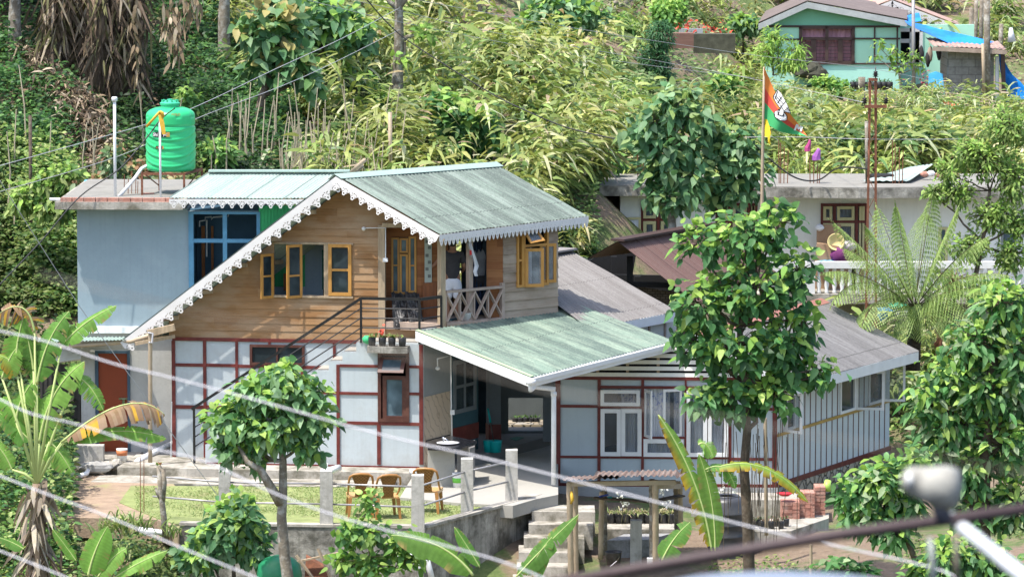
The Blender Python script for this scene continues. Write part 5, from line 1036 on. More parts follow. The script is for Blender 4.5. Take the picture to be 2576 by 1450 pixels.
# ---- chairs (backs toward the camera)
def make_chair(label):
    t = thing('garden_chair', label, 'chair', (0, 0, 0), 'brown plastic chairs on the lawn'); m = M['chair']
    sx = [(-.21, -.20), (.21, -.20), (.23, .22), (-.23, .22)]
    mb = MB(); mb.hexa([(-.21, -.2, .395), (.21, -.2, .395), (.24, .23, .41), (-.24, .23, .41), (-.21, -.2, .42), (.21, -.2, .42), (.24, .23, .44), (-.24, .23, .44)]); mb.hexa([(-.22, -.21, .37), (-.19, -.21, .37), (-.21, .23, .38), (-.25, .23, .38), (-.22, -.21, .43), (-.19, -.21, .43), (-.21, .23, .445), (-.25, .23, .445)]); mb.hexa([(.19, -.21, .37), (.22, -.21, .37), (.25, .23, .38), (.21, .23, .38), (.19, -.21, .43), (.22, -.21, .43), (.25, .23, .445), (.21, .23, .445)]); mb.build('seat', mat('tan_plastic_seat', (.55, .33, .14), .35, .05) if 'tan_plastic_seat' not in bpy.data.materials else bpy.data.materials['tan_plastic_seat'], t)
    for sx_, sy_ in ((-1, -1), (1, -1), (-1, 1), (1, 1)):
        x, y = .2 * sx_, .2 * sy_; a = Vector((x, y, .40)); b = Vector((x * 1.18, y * 1.22 , 0)); w = .035; v = []
        for p, k in ((b, .6), (a, 1.)): v += [p + Vector((-w * k, -w * k, 0)), p + Vector((w * k, -w * k, 0)), p + Vector((w * k, w * k, 0)), p + Vector((-w * k, w * k, 0))]
        MB().hexa(v).build('leg', m, t)
    def bk(z): return -.20 - (z - .42) * .28
    pts = [Vector((-.23, .02, .43)), Vector((-.235, bk(.5) + .04, .56)), Vector((-.235, bk(.7), .72)), Vector((-.215, bk(.84), .82)), Vector((-.14, bk(.88), .865)), Vector((0, bk(.89), .875)), Vector((.14, bk(.88), .865)), Vector((.215, bk(.84), .82)), Vector((.235, bk(.7), .72)), Vector((.235, bk(.5) + .04, .56)), Vector((.23, .02, .43))]
    MB().tube(pts, [.018, .02, .022, .026, .028, .028, .028, .026, .022, .02, .018], 8).build('back_frame', m, t, True)
    prof = [(.42, .115), (.55, .10), (.68, .12), (.78, .16), (.86, .185)]; mb = MB()
    for (za, wa), (zb_, wb) in zip(prof, prof[1:]):
        mb.hexa([(-wa, bk(za) - .008, za), (wa, bk(za) - .008, za), (wa, bk(za) + .004, za), (-wa, bk(za) + .004, za), (-wb, bk(zb_) - .008, zb_), (wb, bk(zb_) - .008, zb_), (wb, bk(zb_) + .004, zb_), (-wb, bk(zb_) + .004, zb_)])
    sp = mb.build('backrest', mat('brown_back_panel', (.22, .10, .03), .4, .1) if 'brown_back_panel' not in bpy.data.materials else bpy.data.materials['brown_back_panel'], t)
    mb = MB()
    for i in range(-5, 9):
        for s in (-1, 1):
            a, b = Vector((s * (-.11), bk(.44 + .06 * i), .44 + .06 * i)), Vector((s * .11, bk(.44 + .06 * i + .2), .44 + .06 * i + .2)); 
            if a.z < .43: f = (.43 - a.z) / (b.z - a.z); a = a.lerp(b, min(1, max(0, f)))
            if b.z > .84: f = (.84 - a.z) / (b.z - a.z) if b.z > a.z else 0; b = a.lerp(b, max(0, f))
            a.y = bk(a.z) - .012; b.y = bk(b.z) - .012
            if (b - a).length > .03: mb.bar(a, b, .010, .012, Vector((0, 1, 0)))
    mb.build('lattice_ribs', m, sp); return t
ch = make_chair('left one of two brown plastic chairs standing side by side, with books on its seat')
def put(o, px, py, rz, z=LZ, s=1): p = Zp(px, py, z); o.location = p; o.rotation_euler = (0, 0, rz); o.scale = (s, s, s)
put(ch, 905, 1297, .12, s=1.02)
c2 = copy_tree(ch); c2['label'] = 'right one of two brown plastic chairs side by side, nearer the corner fence post'; put(c2, 970, 1300, .25, s=1.02)
c3 = copy_tree(ch); c3['label'] = 'brown plastic chair half hidden behind the corner fence post, near the wash basin'; put(c3, 1077, 1286, -.15, s=1.05)
bp_ = Zp(905, 1297, LZ) + Vector((.1, .05, .44)); mb = MB()
t = thing('book_pile', 'small pile of books on the seat of the left brown chair', 'books', bp_)
for i, c in enumerate(((.5, .12, .1), (.03, .04, .08), (.75, .75, .72))): MB().abox(bp_ + Vector((.01 * i, 0, .015 + .03 * i)), .22, .16, .028, .2 * i).build('book', mat('book_cover', c, .6) , t)
# ---- wash basin
SK = thing('wash_stand', 'grey concrete wash stand with black stone top at the passage corner', 'wash stand', Zp(1110, 1231, 0)); pK = Pl(1076, 97.05, 4, 1200)
q = [Zp(1073, 1109, .86), Zp(1131, 1094, .86), Zp(1200, 1108, .86), Zp(1146, 1126, .86), Zp(1076, 1124, .86)]; MB().prism(q, (0, 0, -.06)).build('stone_top', mat('black_granite', (.015, .014, .018), .15, .3, 12, spec=.5), SK)
MB().pbox(pK, 1077, 1130, 1144, 1231, -.14, 0).build('front_pier', M['concpale'], SK); MB().prism([Zp(1182, 1222, 0), Zp(1194, 1218, 0), Zp(1195, 1200, 0), Zp(1150, 1208, 0)], (0, 0, .79)).build('rear_pier', M['concdark2'], SK)
bc_ = Zp(1127, 1115, .865); MB().lathe(bc_, [(.10, .004), (.2, .012), (.235, .02), (.235, .028), (.19, .02), (.1, .008)], 28, 1, .9).build('basin', mat('white_ceramic', (.8, .8, .82), .15, .02), SK, True)
tp = Zp(1116, 1116, .88); MB().tube([tp, tp + Vector((0, 0, .12)), tp + Vector((.06, -.02, .1)), tp + Vector((.1, -.03, .06))], .016, 8).tube([tp + Vector((-.03, 0, .13)), tp + Vector((.03, 0, .13))], .014, 6).build('tap', M['chrome'], SK, True)
MB().box(PW, .06, u1 - .1, PW.uz(1100, 1112)[1], PW.uz(1100, 1099)[1], .012, .03).build('black_upstand', bpy.data.materials['black_granite'], SK)
p = Zp(1152, 1229, 0) + Vector((0, .25, 0)); PBk2 = thing('paint_bucket', 'white and green paint bucket standing under the wash stand', 'bucket', p); MB().lathe(p, [(.1, 0), (.12, .27), (.125, .3), (.11, .3)], 16).build('bucket_body', M['white'], PBk2, True); MB().lathe(p + Vector((0, 0, .1)), [(.113, 0), (.119, .1)], 16).build('green_label', mat('green_print', (.15, .5, .06), .5), PBk2, True)
t = thing('wall_pipe_lamp', 'white conduit with hanging lamp and switch box at the tiled wash corner', 'lamp', W(1134, 1035, 99.4))
MB().tube([W(1101, 922, 99.2), W(1100, 902, 99.2), W(1134, 893, 99.5), W(1135, 1000, 99.5), W(1137, 1095, 99.5)], .016, 6).build('conduit', M['pvc'], t, True); MB().lathe(W(1101, 930, 99.2), [(.02, 0), (.05, .02), (.05, .05), (.02, .08)], 12).build('lamp', M['white'], t, True); MB().abox(W(1138, 1036, 99.45), .09, .05, .1).build('switch_box', M['white'], t)
p = Zp(1240, 1136, .2); BK = thing('mop_bucket', 'teal twin plastic mop bucket beside the passage pillar', 'bucket', p); MB().lathe(p + Vector((.05, 0, 0)), [(.12, 0), (.145, .23), (.155, .25), (.13, .245), (.12, .2)], 20).build('wringer_tub', M['teal'], BK, True); MB().lathe(p + Vector((-.1, .02, 0)), [(.09, 0), (.11, .23), (.115, .25), (.1, .245)], 16).build('side_tub', M['teal'], BK, True)
MP = thing('mop', 'mop with teal grip leaning out of the teal bucket', 'mop', p + Vector((.02, 0, .2))); MB().tube([p + Vector((.02, 0, .2)), W(1234, 1062, 101.3)], .012, 6).build('handle', M['blackm'], MP, True); MB().tube([W(1234, 1062, 101.3), W(1227, 1026, 101.4)], .024, 8).build('grip', M['teal'], MP, True)
MB().prism([Zp(1282, 1102, .204), Zp(1300, 1098, .204), Zp(1318, 1100, .204), Zp(1298, 1108, .204)], (0, 0, .01)).build('door_mat', mat('green_mat', (.08, .2, .16), .9), None, label='thin green mat on the passage floor right of the pillar', cat='mat')
MB().box(Pl(1320, 107, 0), XW(1250, 107) - XW(1320, 107), 1.6, -.3, .75, -.2, 0).build('low_white_wall', mat('shade_darkened_wall', (.13, .15, .155), .85, .1), None, label='low white wall seen through the far end of the passage', cat='wall')  # white wall given a dark grey colour to stand in for shade
for i, x in enumerate((1296, 1309, 1322, 1336, 1350)): p = W(x, 1068, 106.2); potted(x, 'potted_plant', ORD[i] + ' from the left of the potted plants seen through the passage', pos=p, h=.17, r=.065, n=8, L=.14, group='pots behind the passage')
MB().box(Pl(1320, 106, 0), -.9, 1.0, -.6, W(1320, 1069, 105.6).z, -.5, .3).build('stone_bank', stonemat('mossy_stone'), None, label='low stone bank under the pots beyond the passage', cat='stone wall')
# pots on the window ledge
zlg = PS.uz(980, 867)[1]
for x, f, n_, lab in ((940, None, 16, 'leftmost potted plant on the ledge over the maroon window'), (966, (.75, .08, .04), 14, 'potted plant with red flowers on the window ledge'), (990, None, 22, 'pale leafy potted plant right of the red flowers on the ledge'), (1016, None, 5, 'rightmost potted plant on the window ledge, with few leaves')):
    p = PS.at(PS.uz(x, 860)[0], zlg, .2); potted(x, 'potted_plant', lab, pos=p, h=.19, r=.078, flower=f, n=n_, L=.17, Wd=.05, pal=[(.40, .45, .15), (.2, .3, .08)], group='pots on the window ledge')
MB().lathe(PS.at(PS.uz(925, 860)[0], zlg + .02, .02), [(.03, 0), (.1, .04), (.11, .12), (.06, .17)], 10).build('green_bag', mat('green_net', (.05, .5, .2), .6, .3, 9), None, True, label='crumpled green bag at the railing post beside the pots', cat='bag')
# black wrapped sheets on the veranda
for i, (x0, y0, x1, y1) in enumerate(((984, 736, 1022, 826), (1018, 735, 1063, 828))):
    a, b = W(x0, y0, 100.15), W(x0 + 36, y0 + 2, 100.2); c, d = W(x1 + 4, y1, 99.75), W(x1 - 32, y1, 99.7)
    v = []; n = 6
    for s in range(n + 1):
        for t_ in range(n + 1):
            p = a.lerp(b, t_ / n).lerp(d.lerp(c, t_ / n), s / n); v.append(p + Vector((0, .05 * math.sin(s * 1.7 + t_ * 1.1 + i), .03 * math.sin(t_ * 2 + s))))
    k = len(v); v += [p + Vector((0, .03, 0)) for p in v]; f = [(s * (n + 1) + q, s * (n + 1) + q + 1, (s + 1) * (n + 1) + q + 1, (s + 1) * (n + 1) + q) for s in range(n) for q in range(n)]
    MB().add(v, f + [tuple(k + e for e in g[::-1]) for g in f]).build('folded_black_sheet', M['black_bag'], None, label=('left' if i == 0 else 'right') + ' one of two crumpled black plastic sheets leaning behind the black railing', cat='plastic sheet', group='black sheets on the veranda')
po = thing('wall_poster', 'tall pale printed poster on the wall by the veranda door', 'poster', W(1078, 710, 100.2)); pq = PD1.off(.02); MB().pbox(pq, 1068, 597, 1086, 711, 0, .01).build('sheet', mat('poster_paper', (.42, .46, .40), .7, .1, 4), po)
mb = MB()
for i, y in enumerate((603, 618, 638, 655, 672, 690)): mb.pbox(pq, 1070 + (i % 2) * 6, y, 1078 + (i % 2) * 6, y + 8, .01, .013)
mb.build('printed_blocks', mat('poster_ink', (.16, .17, .15), .7), po)
# white scarf on the post
sc_ = [(1184, 597), (1180, 612), (1186, 630), (1194, 650), (1200, 668), (1197, 682), (1199, 694)]; v = []
for i, (x, y) in enumerate(sc_):
    w_ = (7, 9, 7, 8, 7, 6, 7)[i]; c = PB.hit(x, y, .1); 
    for j in range(7): v.append(c + PB.u * (w_ / 120 * (j / 3 - 1) * .55) + PB.n * (.035 * math.sin(j * 2.1 + i)))
k = len(v); v += [p - PB.n * .02 for p in v]; f = [(i * 7 + j, i * 7 + j + 1, (i + 1) * 7 + j + 1, (i + 1) * 7 + j) for i in range(6) for j in range(6)]
MB().add(v, f + [tuple(k + e for e in g[::-1]) for g in f]).lathe(PB.hit(1187, 600, .1), [(.03, -.04), (.06, 0), (.05, .04), (.02, .05)], 10).build('white_scarf', M['wcloth'], None, True, label='white scarf knotted round the veranda post and hanging down', cat='scarf')
MB().prism([PB.hit(1182, 628, .12), PB.hit(1187, 630, .12), PB.hit(1187, 641, .12), PB.hit(1182, 641, .12)], -PB.n * .01).build('red_tag', mat('red_cloth', (.6, .03, .03), .8), None, label='small red cloth tag tied beside the white scarf', cat='tag')
t = thing('white_basin', 'white plastic basin standing on the veranda floor behind the crossed railing', 'basin', W(1180, 815, 100.0)); MB().lathe(Vector((*W(1172, 812, 100.0).xy, FLZ)), [(.09, 0), (.14, .17), (.15, .18), (.12, .17)], 16).build('bowl', M['white'], t, True)
# ---- people on the veranda
def skin_fig(name, chains, m, parent, root=0, sub=2):
    vs, es, rs = [], [], []; idx = {}
    for ch_ in chains:
        prev = None
        for key, p, r in ch_:
            if key in idx: i = idx[key]
            else: i = len(vs); idx[key] = i; vs.append(tuple(p)); rs.append(r)
            if prev is not None and prev != i: es.append((prev, i))
            prev = i
    org = ORG[parent.name]; me = bpy.data.meshes.new(name); me.from_pydata([tuple(np.array(v) - org) for v in vs], es, []); o = bpy.data.objects.new(name, me); COL.objects.link(o); ORG[o.name] = org; o.parent = parent
    md = o.modifiers.new('skin', 'SKIN'); sd = me.skin_vertices[0].data
    for i, r in enumerate(rs): sd[i].radius = (r, r) if not isinstance(r, tuple) else r; sd[i].use_root = (i == root)
    md.use_smooth_shade = True; s = o.modifiers.new('sub', 'SUBSURF'); s.levels = s.render_levels = sub
    dg = bpy.context.evaluated_depsgraph_get(); me2 = bpy.data.meshes.new_from_object(o.evaluated_get(dg)); o.modifiers.clear(); o.data = me2; me2.materials.clear(); me2.materials.append(m); return o
def person(px, Y, label, shirt, short, face=1, arm_out=True, s=1.0):
    """stands on the veranda floor, back to the camera (faces +Y)"""
    b = Vector((W(px, 700, Y).x, Y, FLZ)); t = thing('person', label, 'person', b); P = lambda x, y, z: b + Vector((x, y, z)) * s
    ch = [[('pel', P(0, 0, .93), .13), ('wa', P(0, .01, 1.08), .12), ('ch', P(0, .0, 1.28), .145), ('nk0', P(0, .0, 1.42), .085), ('nk', P(0, .01, 1.48), .055), ('h0', P(0, .03, 1.55), .075), ('h1', P(0, .03, 1.63), .088), ('h2', P(0, .02, 1.70), .05)]]
    la = [('nk0', 0, 0), ('sl', P(-.18, 0, 1.40), .058)]; ch.append([('nk0', P(0, 0, 1.42), .085), ('sl', P(-.17, 0, 1.39), .062), ('el', P(-.36, .10, 1.18) if arm_out else P(-.22, .03, 1.12), .042), ('wl', P(-.53, .24, 1.02) if arm_out else P(-.24, .15, .9), .03), ('hl', P(-.58, .28, .98) if arm_out else P(-.24, .2, .84), .034)])
    ch.append([('nk0', P(0, 0, 1.42), .085), ('sr', P(.17, 0, 1.39), .062), ('er', P(.24, .04, 1.12), .042), ('wr', P(.22, .25, 1.02), .03), ('hr', P(.19, .32, 1.02), .034)])
    for q_ in (-1, 1): ch.append([('pel', P(0, 0, .93), .13), ('hp%d' % q_, P(.09 * q_, 0, .86), .095), ('kn%d' % q_, P(.1 * q_, .01, .49), .06), ('an%d' % q_, P(.1 * q_, -.01, .08), .038), ('ft%d' % q_, P(.11 * q_, .14, .035), .035)])
    skin_fig('body', ch, M['skin'], t)
    for (hx, hy, hz), sgn in (((-.58, .28, .98) if arm_out else (-.24, .2, .84), -1), ((.19, .32, 1.02), 1)):
        for k in range(5):
            a = P(hx + sgn * .0 + (k - 2) * .016, hy + .02, hz - .01); ln = (.05, .07, .078, .072, .055)[k]; dx = .03 if k == 0 else 0
            MB().tube([a, a + Vector((sgn * dx, ln * .6, -ln * .3)), a + Vector((sgn * dx * .8, ln * .8, -ln * .8))], [.010, .009, .007], 6).build('finger', M['skin'], t, True)
    skin_fig('shirt', [[('a', P(0, 0, .80), .165), ('b', P(0, .01, 1.06), .16), ('c', P(0, 0, 1.27), .175), ('d', P(0, 0, 1.40), .12), ('d2', P(0, .01, 1.44), .07)], [('d', 0, 0), ('e', P(-.17, 0, 1.385), .09), ('f', P(-.30, .06, 1.25) if arm_out else P(-.22, .02, 1.2), .075)], [('d', 0, 0), ('g', P(.17, 0, 1.385), .09), ('h', P(.225, .02, 1.18), .078)]], shirt, t)
    skin_fig('trousers', [[('a', P(0, 0, .94), .15), ('b', P(.0, 0, .86), .15), ('l', P(-.09, 0, .72), .115), ('l2', P(-.1, .01, .42), .10)], [('b', 0, 0), ('r', P(.09, 0, .72), .115), ('r2', P(.1, .01, .42), .10)]], short, t)
    skin_fig('hair', [[('a', P(0, .0, 1.53), .05), ('b', P(0, .01, 1.60), .092), ('c', P(0, .02, 1.68), .088), ('d', P(0, .03, 1.725), .05)]], M['hair'], t)
    for q_ in (-1, 1): MB().lathe(P(.092 * q_, .035, 1.585), [(.012, 0), (.02, .02), (.018, .045), (.008, .06)], 8, .6, 1).build('ear', M['skin'], t, True)
    f = MB(); f.tube([P(0, .115, 1.62), P(0, .135, 1.585), P(0, .12, 1.575)], [.008, .014, .01], 6); f.build('nose', M['skin'], t, True)
    return t
person(1139, 100.25, 'person in charcoal t-shirt and white shorts, seen from behind on the veranda', M['tee'], M['wcloth'])
person(1212, 101.1, 'person in pale grey shirt standing in the dim doorway behind the scarf', mat('grey_shirt', (.28, .29, .31), .9), M['tee'], arm_out=False, s=.97)
# ---- left yard
stn = mat('yard_stone', (.34, .33, .31), .95, .25, 4, (.5, .5, .48), .5, 6, (.5, .6), 1, 12)
def rock(px, py, Y_or_z, sx, sy, sz_, label, m=None, group=None, name='stone'):
    c = Zp(px, py, Y_or_z); v = []; n, k = 12, 6
    for j in range(k + 1):
        ph = math.pi * j / k
        for i in range(n): t = 2 * math.pi * i / n; r = 1 + random.uniform(-.13, .13); v.append((c.x + sx / 2 * r * math.sin(ph) * math.cos(t), c.y + sy / 2 * r * math.sin(ph) * math.sin(t), c.z + sz_ / 2 - sz_ / 2 * r * math.cos(ph)))
    f = [(j * n + i, j * n + (i + 1) % n, (j + 1) * n + (i + 1) % n, (j + 1) * n + i) for j in range(k) for i in range(n)]; return MB().add(v, f).build(name, m or stn, None, label=label, cat='stone', group=group)
rock(241, 1190, -.05, .75, .4, .26, 'flat grey slab-like stone at the end of the walk'); rock(276, 1182, -.02, .42, .3, .2, 'brown stone to the right of the flat grey stone', M['conc']); rock(294, 1176, 0, .25, .3, .2, 'smallest stone at the right end of the three by the walk', M['conc']); rock(200, 1160, 0, .3, .3, .3, 'stone at the left end of the low block wall')
MB().abox(Zp(224, 1168, 0) + Vector((0, .1, .2)), .62, .3, .42).build('block_wall', M['post'], None, label='short low concrete block wall beneath the banana leaves', cat='wall')
MB().tube([Zp(200, 1196, -.02), Zp(218, 1190, 0), Zp(222, 1180, .05)], .05, 10).build('drain_pipe', M['pvc'], None, True, label='stub of grey-white drain pipe beside the flat stone', cat='pipe')
t = thing('orange_paint_bucket', 'white paint bucket with orange label on the yard paving', 'bucket', Zp(307, 1158, .12)); p = Zp(307, 1158, .12); MB().lathe(p, [(.10, 0), (.12, .24), (.125, .26), (.1, .25)], 16).build('bucket_body', M['white'], t, True); MB().lathe(p + Vector((0, 0, .12)), [(.112, 0), (.122, .11)], 16).build('orange_label', mat('orange_print', (.6, .2, .08), .5), t, True)
MB().tube([Zp(345, 1160, .1), Zp(385, 1138, .15), Zp(436, 1114, .3)], .065, 10).build('drain_pipe', M['pvc'], None, True, label='fat grey-white pipe lying diagonally behind the bamboo pole', cat='pipe')
MB().tube([Zp(430, 1150, .15), Zp(434, 1008, .15) + Vector((0, 0, 0))][:1] + [W(432, 1010, 99.6)], .012, 6).build('white_stake', M['pvc'], None, label='thin white upright rod by the left maroon corner post', cat='rod')
for i in range(4): MB().tube([Zp(330, 1292 + i * 10, -.15 - .08 * i), Zp(505, 1300 + i * 10, -.15 - .08 * i)], .05, 8).build('edging_log', M['barkd'], None, True, label=ORD[i] + ' mossy log from the top in the stack edging the lawn', cat='log', group='logs edging the lawn')
for i in (0, 1): MB().tube([Zp(353 + i * 9, 1292, -.1), W(353 + i * 9, 1146 + i * 8, Zp(353, 1292, -.1).y)], .008, 5).build('rebar_rod', M['rust'], None, label='thin rusty rebar rod standing at the lawn corner', cat='rebar', group='rebar rods at the lawn corner')
MB().tube([W(350, 1330, 92.6), W(420, 1340, 92.5), W(478, 1350, 92.4)], .055, 10).build('drain_pipe', M['pvc'], None, True, label='fat white pipe lying below the logs at the lawn edge', cat='pipe')
# pipes in front of the retaining wall
MB().tube([W(660, 1358, 92.4), W(760, 1378, 92.3), W(880, 1398, 92.2), W(1010, 1412, 92)], .05, 10).build('drain_pipe', M['pvc'], None, True, label='long white pipe along the foot of the front retaining wall', cat='pipe')
MB().tube([W(1000, 1395, 91.5), W(1060, 1402, 91.5), W(1075, 1408, 91.5), W(1080, 1428, 91.5), W(1088, 1460, 91.5)], .06, 10).build('pipe_bend', M['pvc'], None, True, label='white pipe bending down near the bottom under the banana leaf', cat='pipe'); MB().tube([W(1058, 1460, 91.2), W(1058, 1404, 91.2), W(1066, 1394, 91.2), W(1100, 1384, 91.6)], .055, 10).build('pipe_bend', M['pvc'], None, True, label='upright white pipe elbow left of the pipe bend', cat='pipe')
MB().tube([Zp(1352, 1276, -.35), Zp(1300, 1300, -.5), Zp(1230, 1344, -.75), Zp(1130, 1405, -1.1)], .055, 10).tube([Zp(1291, 1272, -.2), Zp(1293, 1285, -.3), Zp(1296, 1302, -.5)], .045, 8).build('sloping_pipe', M['pvc'], None, True, label='long grey-white pipe sloping down along the corner retaining wall', cat='pipe')
p = W(703, 1500, 89.6); MB().lathe(p, [(.43, 0), (.43, .45), (.40, .62), (.28, .74), (.1, .80)], 28).build('green_barrel', mat('dark_green_plastic', (.02, .20, .09), .4, .15), None, True, label='dark green plastic drum top behind the small tree trunk at the bottom', cat='drum')
for i, (x0, y0, x1, y1, lab) in enumerate(((745, 1395, 800, 1470, 'leaning pale plank beside the green drum'), (800, 1378, 838, 1465, 'second leaning plank right of the green drum'), (745, 1412, 870, 1385, 'plank lying across the two leaning planks'))): MB().bar(W(x0, y0, 89.9 + i * .12), W(x1, y1, 89.8 + i * .12), .09, .03).build('plank', M['post_wood'], None, label=lab, cat='plank')
MB().prism([W(770, 1400, 90.3), W(815, 1425, 90.2), W(830, 1470, 90.1), W(765, 1470, 90.1)], (0, .05, .05)).build('rusty_sheet', M['rust'], None, label='piece of rusty sheet among the planks at the bottom', cat='sheet')
# ---- shelter
SHt = thing('plant_shelter', 'makeshift bamboo-post plant shelter with rusty corrugated roof', 'shelter', W(1560, 1440, 93))
def bpost(x0, y0, x1, y1, Y, r, m=None): 
    a, b = W(x1, y1, Y), W(x0, y0, Y); n = 7; pts = []; rd = []
    for i in range(n): pts += [a.lerp(b, i / n), a.lerp(b, (i + .9) / n)]; rd += [r * 1.15, r]
    MB().tube(pts + [b], rd + [r], 8).build('post', m or M['bamboo'], SHt, True)
bpost(1432, 1212, 1437, 1470, 92.2, .055); bpost(1447, 1214, 1449, 1470, 92.5, .05); bpost(1514, 1235, 1511, 1405, 94.0, .05); bpost(1521, 1215, 1522, 1395, 94.2, .045, M['barkl']); bpost(1640, 1204, 1641, 1425, 92.5, .055, M['barkl']); bpost(1648, 1206, 1650, 1425, 92.3, .06); bpost(1701, 1218, 1704, 1345, 94.3, .055, M['barkl']); bpost(1711, 1216, 1713, 1345, 94.1, .045)
f0, f1_, f2 = W(1413, 1206, 92.0), W(1560, 1201, 92.0), W(1720, 1203, 92.1); bk1, bk2, bk3 = W(1430, 1198, 94.6), W(1570, 1192, 94.6), W(1725, 1192, 94.6)
rm = roofmat('rusty_pink_roof_sheet', (.21, .125, .09), (.08, .05, .04), (.38, .32, .28), .8)
corrugate('roof_sheet', rm, bk1, bk2, f1_, f0, SHt, nv=4, pitch=.11, amp=.018); z3 = Vector((0, 0, .05)); corrugate('roof_sheet', rm, bk2 - Vector((.5, 0, 0)) + z3, bk3 + z3, f2 + z3, f1_ - Vector((.5, 0, 0)) + z3 * 1.3, SHt, nv=4, pitch=.11, amp=.02, jit=.02)
mb = MB(); mb.bar(W(1428, 1216, 92.2), W(1700, 1212, 92.3), .08, .09); mb.build('front_beam', M['bamboo'], SHt); MB().bar(W(1516, 1216, 94.3), W(1712, 1214, 94.3), .08, .08).build('rear_beam', M['bamboo'], SHt); MB().bar(W(1648, 1222, 92.3), W(1712, 1222, 94.2), .09, .1).build('side_beam', M['bamboo'], SHt)
MB().bar(W(1494, 1251, 93.6), W(1632, 1261, 93.4), .2, .03).build('shelf', M['barkd'], SHt); MB().bar(W(1652, 1258, 93.4), W(1716, 1245, 93.8), .2, .03).build('shelf', M['barkd'], SHt)
MB().tube([W(1508, 1248, 93.6), W(1530, 1243, 93.5)], .02, 6).build('blue_trowel', mat('blue_plastic', (.03, .06, .3), .4), None, label='dark blue hand tool lying on the left shelf of the shelter', cat='tool'); MB().abox(W(1534, 1251, 93.6), .09, .08, .05).build('teal_box', M['teal'], None, label='small teal box on the left shelf of the shelter', cat='box')
MB().tube([W(1437, 1235, 92.1), W(1440, 1256, 92.05), W(1436, 1265, 92.1)], [.03, .04, .02], 6).build('yellow_rag', yel, None, True, label='yellow rag tied between the two left shelter posts', cat='rag')
# terraces, troughs, pots behind the shelter
MB().prism([Zp(1526, 1330, -.62), Zp(1712, 1330, -.62), Zp(1712, 1296, -.62), Zp(1526, 1296, -.62)], (0, 0, -.9)).build('flower_terrace', M['conc'], None, label='low concrete ledge carrying the row of orchid pots', cat='ledge')
TR = thing('concrete_trough', 'stained grey concrete water trough under the shelter', 'trough', W(1580, 1415, 95)); a = Zp(1527, 1346, -.62)
MB().prism([Zp(1527, 1358, -.70), Zp(1632, 1356, -.70), Zp(1690, 1340, -.70), Zp(1570, 1342, -.70)], (0, 0, -.8)).build('basin', mat('stained_concrete', (.33, .33, .33), .9, .3, 3, (.12, .12, .11), .8, 3, (.45, .6), .6, 14, streak=(.5, .5, .5)), TR); MB().abox(W(1600, 1363, 94.0) + Vector((0, 0, -.2)), .23, .2, 1.3).build('upright_slab', M['post'], TR)
orch = [(.45, .5, .2), (.62, .45, .32), (.25, .38, .12), (.55, .5, .3)]
for i, x in enumerate((1537, 1556, 1574, 1592, 1611, 1630, 1650, 1668, 1686, 1699)): potted(x, 'potted_orchid', ORD[i] + ' from the left of the potted orchids in black bags behind the shelter', pos=Zp(x, 1314, -.615), h=.2, r=.09, n=26, L=.26, Wd=.022, pal=orch, up=.3, group='orchid pots behind the shelter', cat='orchid')
for i, (x, y) in enumerate(((1562, 1245), (1573, 1268), (1667, 1232), (1678, 1262), (1806, 1238), (1817, 1232), (1842, 1240))):
    b = Zp(x + random.uniform(-5, 5), 1312, -.5); t = W(x, y, b.y); fl = thing('white_orchid_spray', 'thin stem with a spray of small white flowers', 'flower', b, 'white flower sprays'); MB().tube([b, b.lerp(t, .6) + Vector((.04, 0, 0)), t], .006, 4).build('stem', M['stem'], fl)
    lb = LB(); k = 12; lb.add(np.array(t) + rng.normal(0, .04, (k, 3)), rdir(k), rdir(k), .06, .05, OVAL, 0, cols_(k, [(.8, .8, .78)], jit=.03)); lb.build('petals', M['dry'], fl)
p = Vector((*W(1828, 1300, 94.6).xy, -1.2)); BT = thing('black_water_tank', 'ribbed black plastic water tank behind the yellowing banana leaf', 'water tank', p); zt_ = W(1828, 1262, 94.6).z
pf = [(.37, 0)]; z = .1
while z < zt_ - p.z: pf += [(.38, z), (.395, z + .02), (.38, z + .04)]; z += .23
MB().lathe(p, pf + [(.37, zt_ - p.z + .02), (.27, zt_ - p.z + .12)], 32).build('tank_body', M['blackplastic'], BT, True); MB().lathe(Vector((p.x, p.y, zt_ + .1)), [(.25, 0), (.26, .03), (.24, .05), (.2, .02)], 24).build('tank_rim', M['blackplastic'], BT, True)
p = W(1543, 1421, 92.6); t = thing('black_bucket', 'black bucket with wire handle in front of the concrete trough', 'bucket', p); MB().lathe(p, [(.13, 0), (.165, .26), (.175, .28), (.15, .27), (.14, .2)], 20).build('bucket_body', M['black_bag'], t, True); MB().tube([p + Vector((.16, -.03, .25)), p + Vector((.06, -.18, .12)), p + Vector((-.06, -.2, .02))], .006, 5).build('handle', M['chrome'], t)
MB().abox(W(1643, 1411, 92.4), .24, .2, .15).build('white_block', M['white'], None, label='white painted block at the foot of the right shelter post', cat='block')
MB().box(Pl(1800, 98.6, -3), -.5, 2.3, -1.2, -.52, -1.0, 0).build('plinth_ledge', M['conc'], None, label='concrete ledge along the foot of the bungalow wall', cat='ledge')
